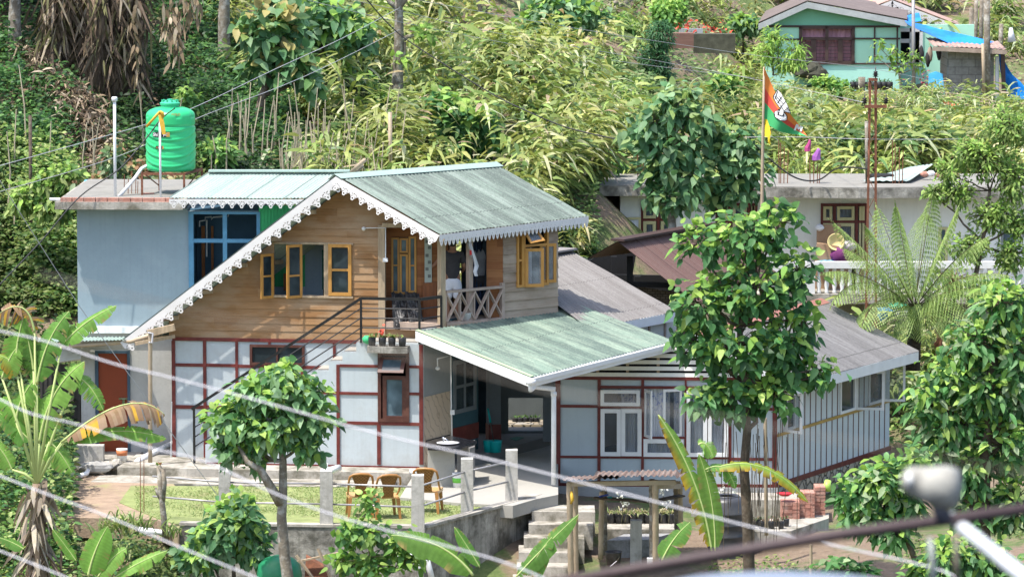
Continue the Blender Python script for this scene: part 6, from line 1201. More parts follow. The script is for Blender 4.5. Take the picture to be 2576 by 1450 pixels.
# bricks, bench with pots, odds at the right corner
BR = thing('brick_stack', 'neat stack of pinkish red bricks beside the bungalow corner', 'bricks', Zp(2020, 1312, -.5)); c = Zp(2020, 1312, -.5)
for (x0, x1, y0, Y, m) in ((1966, 2012, 1258, 96.4, 0), (2012, 2050, 1232, 96.6, 0), (2050, 2078, 1222, 96.9, 0)):
    a = W(x0, y0, Y); b = W(x1, y0, Y); zb_ = -.62; n = int((a.z - zb_) / .078); mb = MB()
    for k in range(n):
        x = a.x
        while x < b.x - .02: w_ = min(.11 if x0 > 2000 else .22, b.x - x); mb.abox((x + w_ / 2, Y + .25 + random.uniform(-.012, .012), zb_ + .078 * (k + .5)), w_ - .006, .5, .072); x += w_
    mb.build('brick_pile', M['brickp'] if 'brickp' in M else M['brick'], BR)
MB().lathe(W(1974, 1246, 96.5), [(.08, 0), (.16, .05), (.17, .06), (.14, .04)], 18).build('red_basin', mat('red_plastic', (.5, .03, .04), .4), None, True, label='shallow red basin on the lower end of the brick stack', cat='basin')
MB().prism([Zp(1870, 1336, -.58), Zp(1990, 1334, -.58), Zp(2085, 1302, -.58), Zp(2085, 1290, -.58), Zp(1870, 1310, -.58)], (0, 0, -.5)).build('pot_ledge', M['conc'], None, label='low ledge with seedling bags before the brick stack', cat='ledge')
for i, x in enumerate((1893, 1904, 1916, 1928, 1940, 1952, 1965, 1978)): potted(x, 'seedling_bag', ORD[i] + ' from the left of the black seedling bags on the ledge by the bricks', pos=Zp(x, 1328 - (i % 2) * 6, -.575), h=.15, r=.06, n=9, L=.16, Wd=.03, pal=[(.12, .18, .07), (.25, .16, .1)], group='seedling bags by the brick stack')
MB().tube([W(2079, 1232, 97.2), W(2083, 1208, 97.3)], [.09, .07], 12).build('lime_jug', mat('lime_plastic', (.42, .65, .12), .4), None, True, label='lime green plastic jug on top of the brick stack', cat='jug')
MB().prism([W(2110, 1196, 97.5), W(2122, 1212, 97.4), W(2127, 1198, 97.4), W(2140, 1214, 97.4), W(2148, 1200, 97.4), W(2158, 1232, 97.3), W(2132, 1232, 97.3)], (0, .03, 0)).build('carved_board', M['lacewhite'], None, label='offcut of white fretwork board leaning on the stone plinth', cat='board')
MB().prism([W(2150, 1215, 97.2), W(2178, 1205, 97.3), W(2188, 1240, 97.2), W(2158, 1246, 97.1)], (0, .03, 0)).build('leaning_board', M['white'], None, label='white panel leaning right of the fretwork offcut', cat='board')
MB().lathe(W(2172, 1228, 98.5), [(.16, 0), (.2, .3), (.21, .34), (.17, .33)], 14, 1, .7).build('black_basket', M['black_bag'], None, True, label='black slatted plastic basket against the stone plinth', cat='basket')
# ---- white building odds
BY = 117.2
cb = mat('cardboard', (.36, .23, .14), .85, .12, 3)
MB().abox(W(2085, 590, BY + .3), .6, .08, .5, .1).build('cardboard_box', cb, None, label='flat brown cardboard box standing on the balcony by the window', cat='box'); MB().abox(W(2080, 636, BY), .55, .3, .45, -.1, 0, .12).build('cardboard_box', cb, None, label='open brown cardboard box behind the balcony rail left of the purple bag', cat='box')
t = thing('yellow_basin', 'round yellow plastic basin propped on the balcony clutter', 'basin', W(2103, 608, BY - .2)); c = W(2103, 608, BY - .2); vs = []; mb = MB()
o = mb.lathe((0, 0, 0), [(.01, -.10), (.15, -.10), (.20, -.01), (.215, 0), (.2, .006), (.14, -.085), (.01, -.085)], 24); R_ = Matrix.Rotation(1.35, 3, 'X'); mb.v = [tuple(c + R_ @ Vector(v)) for v in mb.v]; mb.build('bowl', mat('cream_yellow_plastic', (.66, .55, .25), .4), t, True)
def blob(px, py, Y, sx, sy, sz_, m, name, label, cat, seed=1):
    random.seed(seed); c = W(px, py, Y); v = []; n, k = 14, 8
    for j in range(k + 1):
        ph = math.pi * j / k
        for i in range(n): t = 2 * math.pi * i / n; r = 1 + random.uniform(-.1, .12) + .08 * math.sin(3 * t + j); v.append((c.x + sx / 2 * r * math.sin(ph) * math.cos(t), c.y + sy / 2 * r * math.sin(ph) * math.sin(t), c.z - sz_ / 2 * r * math.cos(ph)))
    f = [(j * n + i, j * n + (i + 1) % n, (j + 1) * n + (i + 1) % n, (j + 1) * n + i) for j in range(k) for i in range(n)]; return MB().add(v, f).build(name, m, None, True, label=label, cat=cat)
blob(2113, 640, BY - .1, .5, .4, .42, mat('purple_cloth', (.16, .03, .13), .8, .3, 8, bump=.6, bsc=8), 'cloth_bundle', 'purple cloth bundle sitting on the balcony rail', 'bundle', 2)
blob(2130, 618, BY, .5, .3, .26, mat('pinkish_white_cloth', (.60, .52, .54), .9, .1, 6, bump=.5, bsc=9), 'cloth_bundle', 'pinkish white cloth draped over the purple bundle', 'bundle', 3); blob(2080, 658, BY - .2, .45, .3, .08, mat('sky_blue_sheet', (.12, .42, .65), .6), 'blue_sheet', 'folded sky blue sheet on the left end of the balcony rail', 'sheet', 4)
blob(2062, 572, BY + .2, .22, .2, .16, M['wcloth'], 'white_bag', 'small white bag on top of the balcony boxes', 'bag', 5)
for i, (x, w_) in enumerate(((2075, .5), (2125, .5), (2160, .4))): MB().abox(W(x, 700, 117.6), w_, .3, .5).build('stored_box', cb, None, label=ORD[i] + ' from the left of the brown boxes glimpsed between the balcony balusters', cat='box', group='boxes behind the balusters')
MB().abox(W(2225, 790, 114.5), .34, .3, .26, .35, .2).build('blue_crate', mat('crate_blue', (.05, .16, .32), .5, .2), None, label='blue plastic crate on the planks under the balcony', cat='crate')
blob(2268, 788, 114.6, .55, .4, .32, mat('dirty_white_sack', (.5, .5, .46), .9, .25, 6, bump=.6, bsc=9), 'sack', 'dirty white sack with planks below, under the balcony', 'sack', 6); blob(2262, 768, 114.6, .5, .4, .14, mat('green_net2', (.03, .4, .28), .8, .3, 8), 'green_net', 'green netting on top of the dirty white sack', 'net', 7)
for i in range(4): MB().bar(W(2235, 802 + i * 6, 114.2), W(2310, 806 + i * 6, 114.6), .14, .035).build('stored_plank', M['railwood'], None, label=ORD[i] + ' plank from the top in the grey pile under the sack', cat='plank', group='planks under the balcony')
zr_ = zsl + .25
p = W(2218, 443, 119); MB().lathe(Vector((p.x, p.y, zr_)), [(.2, 0), (.3, .0), (.32, .07), (.3, .14), (.2, .14)], 24).build('old_tyre', M['black'], None, True, label='old black tyre lying on the flat roof behind the lattice pole', cat='tyre')
a, b, c, d = W(2165, 440, 118), W(2290, 436, 118), W(2352, 416, 121), W(2290, 420, 121); a.z = b.z = zr_ + .06
corrugate('green_roof_sheet', M['roofg2'], c + Vector((0, 0, .05)), d, a, b, None, nv=3, pitch=.1, label='loose pale green corrugated sheet lying tilted on the flat roof', cat='sheet')
for i, (xs, y0, lab, g_) in enumerate((((1960, 1964, 1972, 1981), 350, 'thin steel rebar rising from the flat roof by the flagpole', 'rebar cluster by the flagpole'), ((2038, 2047, 2056, 2061), 395, 'thin steel rebar with cloths nearby on the flat roof', 'rebar cluster under the cloths'), ((2246, 2252, 2262, 2270), 352, 'thin steel rebar right of the lattice pole on the flat roof', 'rebar cluster right of the lattice pole'), ((1605, 1611, 1618), 390, 'thin steel rebar at the left end of the flat roof', 'rebar cluster at the left roof end'))):
    for k, x in enumerate(xs): b = W(x, 458, 118); b.z = zr_; t = W(x + (k - 1), y0 + k * 9, 118); MB().tube([b, t], .012, 5).build('rebar_rod', M['rust'], None, label=lab, cat='rebar', group=g_)
clothe = lambda px, py, r, h, m, name, label: MB().tube([W(px, py, 118) + Vector((0, 0, h * k)) + Vector((.03 * math.sin(k * 5), 0, 0)) for k in (.5, .35, .1, -.2, -.45, -.5)], [.02, r * .5, r * .7, r, r * 1.1, r * .4], 7).build(name, m, None, False, label=label, cat='cloth')
clothe(2034, 366, .075, .3, mat('magenta_cloth', (.42, .06, .20), .85, .2, 8), 'pink_cloth', 'small magenta cloth on a rebar tip above the flat roof'); clothe(2056, 388, .11, .3, mat('violet_cloth', (.30, .10, .36), .85, .2, 8), 'violet_cloth', 'violet cloth hung on rebar tips above the flat roof')
MB().tube([W(2040, 400, 118), W(2038, 370, 118)], .01, 5).build('rebar_rod', M['rust'], None, label='single rebar carrying the magenta cloth', cat='rebar')
for i, (x, y) in enumerate(((2326, 438), (2342, 436), (2362, 440), (2384, 438), (2404, 441))): blob(x, y, 119, .22, .2, .14, M['white'] if i % 2 else M['brick'], 'roof_rubble', ORD[i] + ' from the left of the rubble lumps at the right end of the flat roof', 'rubble', 10 + i)['group'] = 'rubble on the flat roof'
# ---- rusty lattice pole
LP = thing('lattice_pole', 'tall rusty steel lattice pole with a crossarm and stacked insulators on top', 'pole', Vector((*W(2193, 800, 108).xy, 0)))
x0, x1 = W(2184, 500, 108).x, W(2204, 500, 108).x; yb0, yb1 = 107.95, 108.2; zt = W(2193, 200, 108).z
def taper(z): return .0 if z > 100 else (zt - z) * .006
LGs = [(x0, yb0, -1), (x1, yb0, 1), (x1, yb1, 1), (x0, yb1, -1)]
for (x, y, s_) in LGs: MB().bar((x + s_ * taper(-.2), y, -.3), (x * .0 + x - s_ * .03, y, zt), .035, .035, Vector((0, 1, 0))).build('leg', M['rust'], LP)
mb = MB(); z = 0.; k = 0
while z < zt - .4:
    z2 = z + .36; 
    for (A, B) in (((LGs[0]), (LGs[1])), ((LGs[1]), (LGs[2])), ((LGs[3]), (LGs[0]))):
        a = (A[0], A[1], z) if k % 2 else (B[0], B[1], z); b = (B[0], B[1], z2) if k % 2 else (A[0], A[1], z2); mb.bar(a, b, .014, .014)
    z = z2; k += 1
mb.build('lacing', M['rust'], LP); zc_ = W(2193, 267, 108).z; MB().bar((W(2175, 267, 107.9).x, 107.9, zc_), (W(2231, 267, 107.9).x, 107.9, zc_), .06, .07).build('crossarm', M['rust'], LP)
MB().abox((W(2197, 203, 107.9).x, 108.0, zt), .2, .2, .06).build('top_plate', M['rust'], LP)
for x_, zz9 in ((2203, zt), (2176, zc_ - .0), (2230, zc_)):
    p = Vector((W(x_, 200, 107.9).x, 107.95, zz9)); MB().tube([p, p + Vector((0, 0, .3))], .012, 6).lathe(p + Vector((0, 0, .06)), [(.02, 0), (.07, .01), (.03, .04), (.07, .06), (.03, .09), (.06, .11), (.02, .14)], 12).build('insulator', mat('dark_porcelain', (.03, .025, .025), .3) if x_ == 2203 else bpy.data.materials['dark_porcelain'], LP, True)
pole(2182, 305, 460, 110, .045, M['barkl'], 'grey_timber_pole', 'weathered grey timber pole just left of the lattice pole', 'pole', False)
# ---- flag
FY = 112.0; FL = thing('flag_pole', 'tall pale bamboo flagpole with an orange, red and green flag', 'flagpole', Vector((*W(1918, 540, FY).xy, 2.0)))
pts = [W(1917, 540, FY), W(1918, 420, FY), W(1920, 300, FY), W(1922, 168, FY)]; MB().tube([Vector((pts[0].x, pts[0].y, 1.5))] + pts, [.05, .045, .04, .032, .022], 8).build('pole', M['bamboo'], FL, True)
FLG = thing('party_flag', 'orange, red and green flag with a white hand-like emblem over a plate', 'flag', W(1922, 335, FY - .05))
Tt = [(1922, 168), (1936, 200), (1950, 232), (1968, 262), (1986, 285), (2003, 305), (2018, 324), (2031, 342)]; Bb = [(1921, 312), (1932, 314), (1946, 322), (1960, 330), (1975, 334), (1992, 337), (2010, 339), (2031, 343)]
def fpt(s, t, d=0):
    s = min(max(s, 0), .9999) * 7; i = int(s); f = s - i; a = (Tt[i][0] * (1 - f) + Tt[i + 1][0] * f, Tt[i][1] * (1 - f) + Tt[i + 1][1] * f); b = (Bb[i][0] * (1 - f) + Bb[i + 1][0] * f, Bb[i][1] * (1 - f) + Bb[i + 1][1] * f)
    return W(a[0] * (1 - t) + b[0] * t, a[1] * (1 - t) + b[1] * t, FY - .05 - d + .10 * math.sin(s * 1.3 + t * 1.5))
def band(t0, t1, col, name):
    n, k = 28, 6; v = [fpt(i / n, t0 + (t1 - t0) * j / k) for i in range(n + 1) for j in range(k + 1)]; q = len(v); v2 = [p + Vector((0, .012, 0)) for p in v]; f = [(i * (k + 1) + j, (i + 1) * (k + 1) + j, (i + 1) * (k + 1) + j + 1, i * (k + 1) + j + 1) for i in range(n) for j in range(k)]
    MB().add(v + v2, f + [tuple(q + e for e in g[::-1]) for g in f]).build(name, mat('flag_' + name, col, .75, .06, 3, bump=.1), FLG, True)
band(0, .34, (.72, .22, .04), 'orange_stripe'); band(.34, .60, (.60, .07, .045), 'red_stripe'); band(.60, 1, (.05, .36, .12), 'green_stripe')
fz = lambda x, y: (1884.8 + x / 4.816, 157 + y / 4.816)
def fp(x, y, d):
    px, py = fz(x, y); best = None
    for i in range(60):
        for j in range(0, 25):
            s, t = i / 59, j / 24; p = fpt(s, t); q = 1288 + p.x / p.y * FPX
            s_ = min(max(s, 0), .9999) * 7; k = int(s_); f = s_ - k; ax = Tt[k][0] * (1 - f) + Tt[k + 1][0] * f; ay = Tt[k][1] * (1 - f) + Tt[k + 1][1] * f; bx = Bb[k][0] * (1 - f) + Bb[k + 1][0] * f; by = Bb[k][1] * (1 - f) + Bb[k + 1][1] * f
            e = (ax * (1 - t) + bx * t - px) ** 2 + (ay * (1 - t) + by * t - py) ** 2
            if best is None or e < best[0]: best = (e, p.y)
    return W(px, py, best[1] - d)
blk, wht = mat('flag_outline', (.03, .03, .03), .8), mat('flag_white', (.75, .74, .72), .8, .03)
def fpoly(pts, d, m, name): MB().prism([fp(x, y, d) for x, y in pts], (0, .004, 0)).build(name, m, FLG)
ell = lambda cx, cy, a, b, r, n=18: [(cx + a * math.cos(t) * math.cos(r) - b * math.sin(t) * math.sin(r), cy + a * math.cos(t) * math.sin(r) + b * math.sin(t) * math.cos(r)) for t in np.linspace(0, 2 * math.pi, n, endpoint=False)]
hand = [(345, 335), (385, 375), (420, 440), (462, 520), (498, 608), (455, 600), (415, 590), (372, 545), (330, 490), (298, 430), (302, 408)]
fpoly([(340 + (x - 400) * 1.12 + 60, 470 + (y - 470) * 1.08) for x, y in hand], .02, blk, 'emblem_outline'); fpoly(ell(380, 645, 90, 58, .45), .02, blk, 'emblem_outline'); fpoly([(350, 560), (430, 580), (418, 655), (340, 640)], .024, blk, 'emblem_outline')
fpoly(hand, .03, wht, 'emblem'); fpoly(ell(380, 635, 78, 40, .45), .03, wht, 'emblem'); fpoly([(380, 565), (422, 578), (402, 645), (360, 632)], .034, wht, 'emblem')
fpoly([(312, 650), (330, 672), (380, 700), (435, 705), (455, 690), (452, 672), (430, 684), (385, 678), (338, 654), (316, 632)], .034, wht, 'emblem')
for ln in (((330, 415), (470, 565)), ((310, 440), (345, 345)), ((340, 490), (400, 410)), ((375, 545), (440, 470)), ((420, 590), (480, 545)), ((318, 425), (420, 585)), ((360, 400), (490, 590))):
    (ax, ay), (bx, by) = ln; L = math.hypot(bx - ax, by - ay); nx, ny = -(by - ay) / L * 4, (bx - ax) / L * 4; fpoly([(ax + nx, ay + ny), (bx + nx, by + ny), (bx - nx, by - ny), (ax - nx, ay - ny)], .04, blk, 'emblem_line')
fpoly([(538, 822), (570, 745), (598, 755), (600, 790), (622, 765), (652, 782), (632, 838), (612, 832), (622, 795), (598, 815), (585, 805), (580, 780), (562, 825)], .03, wht, 'letter_m')
MB().prism([fp(190, 685, 0), fp(215, 690, 0), fp(245, 770, 0), fp(260, 860, 0), (fp(250, 920, 0)), fp(258, 1000, 0), fp(228, 965, 0), fp(225, 905, 0), fp(188, 900, 0)], (0, .02, 0)).build('yellow_pennant', mat('yellow_cloth', (.70, .50, .02), .8, .2, 5), None, label='yellow cloth hanging from the flagpole below the flag', cat='cloth')
# ---- green house surroundings
pole(2299, -40, 250, 147.5, .055, M['greyrod'], 'grey_metal_pole', 'tall slim grey metal pole before the mint green house', 'pole', False)
pole(2484, -40, 262, 146, .10, M['barkl'], 'timber_pole', 'thick rough timber pole with a bamboo stick lashed to it beside the block hut', 'pole', False)
MB().tube([W(2472, 110, 145.8), W(2474, 170, 145.8), W(2475, 245, 145.8)], .05, 8).build('bamboo_pole', M['bamboo'], None, True, label='pale bamboo stick in front of the block hut', cat='pole')
for i, (pts, lab) in enumerate((([(2276, 44, 149), (2320, 54, 149), (2500, 112, 147.4), (2400, 112, 146.8), (2285, 62, 148.2)], 'long blue tarpaulin stretched from the mint house roof over the yard'), ([(2512, 128, 147.2), (2580, 230, 146), (2580, 248, 146), (2524, 252, 146.6)], 'blue tarpaulin hanging as a side screen right of the block hut'), ([(2256, 42, 152), (2312, 40, 152), (2318, 56, 151), (2280, 52, 151)], 'crumpled end of blue tarpaulin on the mint house roof'))):
    P_ = [W(*p) for p in pts]; c = sum(P_, Vector()) / len(P_); v = []; f = []; n = 6
    for k in range(len(P_)):
        a, b = P_[k], P_[(k + 1) % len(P_)]
        for r in range(n + 1):
            for s in range(n + 1):
                e = c.lerp(a.lerp(b, s / n), r / n); v.append(e + Vector((0, 0, .10 * math.sin(e.x * 3.1 + e.z * 7 + i))))
        o_ = k * (n + 1) ** 2; f += [(o_ + r * (n + 1) + s, o_ + r * (n + 1) + s + 1, o_ + (r + 1) * (n + 1) + s + 1, o_ + (r + 1) * (n + 1) + s) for r in range(n) for s in range(n)]
    q = len(v); v += [p + Vector((0, .02, -.01)) for p in v]; MB().add(v, f + [tuple(q + e for e in g[::-1]) for g in f]).build('blue_tarpaulin', M['bluetarp'], None, False, label=lab, cat='tarpaulin')
t = thing('blue_chair', 'sky blue plastic chair behind the lattice fence', 'chair', W(2356, 240, 146.5)); bl = mat('sky_blue_plastic', (.08, .45, .75), .4)
a = W(2356, 222, 146.5); MB().abox(a + Vector((0, 0, 0)), .42, .42, .05).build('seat', bl, t); MB().prism([a + Vector((-.24, .2, 0)), a + Vector((.24, .2, 0)), a + Vector((.22, .28, .42)), a + Vector((0, .3, .5)), a + Vector((-.22, .28, .42))], (0, .05, 0)).build('backrest', bl, t)
for s_, q_ in ((-1, -1), (1, -1), (-1, 1), (1, 1)): MB().abox(a + Vector((.2 * s_, .2 * q_, -.22)), .05, .05, .42).build('leg', bl, t)
LF = thing('stick_lattice_fence', 'sagging lattice fence of thin grey sticks below the block hut', 'fence', W(2420, 285, 143))
mb = MB(); 
for i in range(22): x = 2336 + i * 9; mb.tube([W(x, 226 + i * 1.6, 143.5), W(x + 2, 268 + i * 1.5, 143)], .016, 4)
mb.build('upright_sticks', M['cane'], LF); mb = MB()
for j in range(5): mb.tube([W(2332, 230 + j * 8, 143.2), W(2430, 238 + j * 9, 143.3), W(2530, 262 + j * 8, 143.2)], .014, 4)
mb.build('cross_sticks', M['cane'], LF)
for i, x in enumerate((2146, 2158, 2170, 2186, 2198, 2212, 2224, 2238)): potted(x, 'yard_pot', ORD[i] + ' from the left of the dark pots along the mint house wall', pos=W(x, 226, 147.5), h=.25, r=.1, n=8, L=.22, group='pots along the mint house wall')
MB().tube([W(2168, 232, 146.5), W(2168, 194, 146.5)], .11, 10).build('tree_stump', M['barkl'], None, True, label='grey upright tree stump in front of the mint house pots', cat='stump')
for i, (x, y, s_) in enumerate(((2030, 196, 1.1), (2050, 205, .8), (2014, 178, .7))): rock(x, y, W(x, y, 146).z - .25, s_, .8, .5, ('largest', 'right-hand', 'upper left')[i] + ' of the dark mossy stones below the mint house corner', mat('dark_mossy_stone', (.06, .06, .045), .95, .4, 5) if i == 0 else bpy.data.materials['dark_mossy_stone'])
for i, (x, y) in enumerate(((2318, 120), (2334, 135), (2340, 122), (2362, 118))): blob(x, y + 14, 147.6, .16, .1, .45, M['tee'] if i != 2 else M['railwood'], 'hanging_cloth', ORD[i] + ' from the left of the cloths hanging beside the block hut', 'cloth', 20 + i)['group'] = 'cloths on the line by the block hut'
MB().tube([W(1990 + 553, 70, 150), W(2545, 105, 150)], [.05, .14], 8).build('hanging_white_cloth', M['wcloth'], None, True, label='white cloth hanging among the plants right of the block hut', cat='cloth')
# terrace walls on the hill
for i, (x0, x1, y0, y1, Y, lab) in enumerate(((1652, 1745, 84, 112, 141, 'reddish brown earth retaining wall below the red flowers'), (1745, 1850, 86, 124, 142, 'mossy dark stone terrace wall right of the reddish earth wall'))): MB().pbox(Pl((x0 + x1) / 2, Y, 0), x0, y0, x1, y1 + 10, -.5, 0).build('terrace_wall', mat('reddish_earth_wall', (.20, .11, .085), .95, .2, 3, stretch=(1, 1, 8)) if i == 0 else mat('dark_mossy_terrace', (.08, .08, .055), .95, .4, 5), None, label=lab, cat='wall')
MB().pbox(Pl(1745, 146, 3), 1708, 72, 1768, 118, -.1, 0).build('grey_sheet_fence', mat('grey_sheet', (.42, .44, .47), .5, .1, 3), None, label='grey corrugated sheet upright behind the red flowers', cat='fence')
for k, (x0, y0, x1, y1) in enumerate(((1480, 48, 1580, -12), (1490, 56, 1600, -10))): MB().tube([W(x0, y0, 148), W(x1, y1, 148.5)], .08, 8).build('timber_beam', M['barkl'], None, True, label='pale round timber leaning at the top edge of the slope', cat='timber', group='timbers at the top of the slope')
# ================================================================ VEGETATION
EXC = [(185, 905, 96, 107.4), (900, 1450, 96, 106.5), (1150, 1800, 96, 107.6), (1400, 1800, 96, 109.3), (1475, 2080, 106, 113.2), (1505, 2700, 113.2, 121.2), (1380, 2290, 94, 106), (1900, 2700, 145.5, 153.5)]
EXC2 = [(1890, 2700, 131, 153.5), (1640, 1890, 137, 146), (820, 1060, 117, 127), (1550, 1740, 130, 137)]
def pxof(x, Y): return 1288 + x / Y * FPX
def free(px, Y):
    m = np.ones(len(px), bool)
    for a, b, c, d in EXC: m &= ~((px > a) & (px < b) & (Y > c) & (Y < d))
    return m
def scatter(n, y0, y1, p0=-80, p1=2660, cond=None, ex2=False):
    Y = rng.uniform(y0, y1, n); px = rng.uniform(p0, p1, n); x = (px - 1288) / FPX * Y; ok = free(px, Y) & (rng.random(n) < Y / y1)
    if cond is not None: ok &= cond(px, Y)
    if ex2:
        for a, b, c, d in EXC2: ok &= ~((px > a) & (px < b) & (Y > c) & (Y < d))
    x, Y = x[ok], Y[ok]; return np.stack([x, Y, th(x, Y)], 1)
CARD = [(.44, .48, .13), (.30, .40, .09), (.64, .62, .36), (.50, .35, .24), (.14, .24, .07), (.36, .40, .11)]; CW = [.27, .30, .12, .04, .13, .14]
def cardamom(seed, H=1.5, ns=12, nl=8):
    global rng; keep = rng; rng = np.random.default_rng(seed); lb = LB(); P, D = [], []
    for s in range(ns):
        a = rng.uniform(0, 6.28); tilt = rng.uniform(.1, .75); h = H * rng.uniform(.6, 1.1); o = np.array([math.cos(a), math.sin(a), 0]); side = np.array([-math.sin(a), math.cos(a), 0]); b = o * rng.uniform(0, .25)
        for k in range(nl):
            t = .28 + .72 * k / nl; p = b + o * tilt * h * t ** 1.7 + np.array([0, 0, h * t * (1 - .22 * tilt * t)]); sg = 1 if k % 2 else -1; d = o * (.55 + tilt) + side * sg * rng.uniform(.5, 1.1) + np.array([0, 0, rng.uniform(.0, .7)]); P.append(p); D.append(d)
    n = len(P); lb.add(np.array(P), np.array(D) + rng.normal(0, .3, (n, 3)), np.tile([0, -.2, 1.], (n, 1)) + rng.normal(0, .45, (n, 3)), rng.uniform(.32, .64, n), rng.uniform(.07, .11, n), STRAP, rng.uniform(.3, .9, n), cols_(n, CARD, CW, .15)); rng = keep; return lb.arrays()
def merge_place(protos, P, name, m, smin=.7, smax=1.2, **kw):
    V, F_, C = [], [], []; o = 0
    for p in P:
        v, f, c = protos[rng.integers(len(protos))]; a = rng.uniform(0, 6.28); s = rng.uniform(smin, smax); R_ = np.array([[math.cos(a), -math.sin(a), 0], [math.sin(a), math.cos(a), 0], [0, 0, 1]]); tint = rng.uniform(.75, 1.2) * np.array([rng.uniform(.85, 1.1), 1, rng.uniform(.8, 1.1)])
        V.append(v @ R_.T * s + p); F_.append(f + o); C.append(c * tint); o += len(v)
    return mesh_obj(name, np.concatenate(V), np.concatenate(F_), m, None, False, col=np.clip(np.concatenate(C), 0, .9), **kw)
CP = [cardamom(s, H) for s, H in ((1, 1.5), (2, 1.7), (3, 1.25), (4, 1.9), (5, 1.0))]
right = lambda px, Y: ((px > 720 + (Y - 112) * -14) | (rng.random(len(px)) < .07)) & ((np.sin(Y * 1.35 + px * .0035) > -.35) & (np.sin(px * .009 + Y * .31) > -.82) | (rng.random(len(px)) < .1))
P = np.concatenate([scatter(850, 107, 132, 500, 2660, right, True), scatter(1150, 126, 178, -80, 2660, right, True)])
P[:, 2] -= .1
P2_ = scatter(330, 126, 146, 1880, 2660); P2_[:, 2] -= .05
merge_place(CP, P2_, 'low_cardamom_thicket', M['straw'], .38, .6, label='lower strap-leaved plants on the flat ground in front of the mint green house', cat='thicket', kind='stuff')
merge_place(CP, P, 'cardamom_thicket', M['straw'], label='dense thicket of arching yellow-green strap-leaved plants covering the terraced slope', cat='thicket', kind='stuff')
PI = scatter(90, 109, 128, 820, 2400, lambda px, Y: (Y < 114) | (px < 1500)); PI = PI[:56]; pm = []
for k, (v, f, c) in enumerate(CP[:4]):
    me = mesh_obj('arching_plant', v, f, M['straw'], None, False, col=c); pm.append(me)
for k, p in enumerate(PI):
    o = pm[k] if k < 4 else pm[k % 4].copy()
    if k >= 4: COL.objects.link(o)
    o.location = (p[0], p[1], p[2] + .35); o.rotation_euler = (0, 0, random.uniform(0, 6.28)); s = random.uniform(.85, 1.25); o.scale = (s, s, s)
    props(o, 'arching strap-leaved plant standing proud of the thicket on the lower slope', 'plant', 'arching plants on the lower slope')
SHR = []
# ---- low herbs and creepers
def herb(name, P, L, pal, m, label, prof=OVAL, up=.35, hmax=.45, mul=1, cat='undergrowth', w=.5, droop=.35):
    P = P.copy(); n = len(P); P[:, 2] += np.abs(np.sin(P[:, 0] * 1.9) * np.cos(P[:, 1] * 1.3)) * hmax * rng.random(n) + rng.uniform(0, hmax * .6, n); D = rdir(n); D[:, 2] = np.abs(D[:, 2]) * .5 + up * rng.random(n); U = np.tile([0, -.35, 1.], (n, 1)) + rng.normal(0, .4, (n, 3))
    pt = .8 + .35 * np.sin(P[:, 0] * .8 + P[:, 1] * .37)[:, None]; return LB().add(P, D, U, L * rng.uniform(.6, 1.3, n), L * w, prof, droop, cols_(n, pal) * pt).build(name, m, None, label=label, cat=cat, kind='stuff')
left = lambda px, Y: px < 760 + (118 - Y) * 22
DG = [(.05, .15, .045), (.08, .22, .05), (.035, .10, .04), (.14, .30, .08)]; LG_ = [(.20, .34, .07), (.30, .42, .10), (.12, .26, .05), (.40, .48, .16)]
herb('dark_creepers', scatter(60000, 107.3, 128, -90, 1000, left), .17, DG, M['leaf'], 'dark green creepers and ferns covering the steep bank behind the tank', hmax=.7)
herb('bank_ferns', scatter(9000, 107.3, 128, -90, 900, left), .45, DG + [(.2, .34, .08)], M['leaf'], 'ferny upright leaves mixed through the dark creepers on the left bank', STRAP, .7, .5, w=.12, droop=.6)
herb('bright_undergrowth', scatter(20000, 107.2, 113, -90, 520), .16, LG_, M['leaf'], 'bright yellow-green bushy undergrowth low on the bank beside the grey-blue house', hmax=.9)
herb('slope_herbs', np.concatenate([scatter(40000, 107, 160, 600, 2660, lambda px, Y: (np.sin(px * .011 + Y * .23) > -.3)), scatter(9000, 117, 127, 810, 1070), scatter(7000, 115, 127, 1320, 1570), scatter(5000, 130, 138, 1540, 1750)]), .17, [(.18, .32, .10), (.28, .42, .14), (.11, .22, .07), (.36, .48, .18)], M['leaf'], 'small leafy herbs filling the gaps of the terraced slope', hmax=.5)
herb('bank_herbs', scatter(4500, 107.8, 114.5, 1400, 1545), .17, LG_ + DG, M['leaf'], 'leafy herbs on the bank between the green roof and the white building', hmax=.7)
herb('yard_weeds', scatter(9000, 104, 115, 2000, 2660), .16, LG_, M['leaf'], 'leafy weeds on the ground between the bungalow and the white building', hmax=.4)
herb('foreground_weeds', scatter(9000, 86, 93, -90, 520), .13, LG_ + DG, M['leaf'], 'mixed green weeds on the slope below the lawn at the bottom left', hmax=.45)
herb('right_ground_weeds', scatter(8000, 87, 97, 1780, 2660, lambda px, Y: np.sin(px * .013 + Y * 1.3) > .1), .10, LG_, M['leaf'], 'patchy low weeds on the brown ground at the bottom right', hmax=.16)
herb('left_edge_undergrowth', scatter(12000, 92, 106, -90, 175), .17, LG_ + DG, M['leaf'], 'dense leafy undergrowth around the banana plants at the left edge', hmax=1.1)
for k, (x, y, Y, rx, ry) in enumerate(((905, 215, 124, 38, 26), (960, 250, 123, 34, 22), (1080, 175, 130, 34, 24), (1300, 240, 128, 36, 24), (1440, 330, 123, 36, 24), (1560, 250, 131, 34, 24), (1400, 420, 118.5, 40, 22), (1530, 400, 120, 34, 24), (1820, 210, 137, 30, 20), (1860, 300, 131, 30, 20), (1180, 90, 139, 40, 22), (1560, 60, 146, 36, 24), (1870, 60, 154, 36, 20), (470, 250, 116, 34, 24), (540, 380, 113, 30, 22), (760, 380, 115, 34, 20))): SHR.append((x, y, Y, rx, ry))
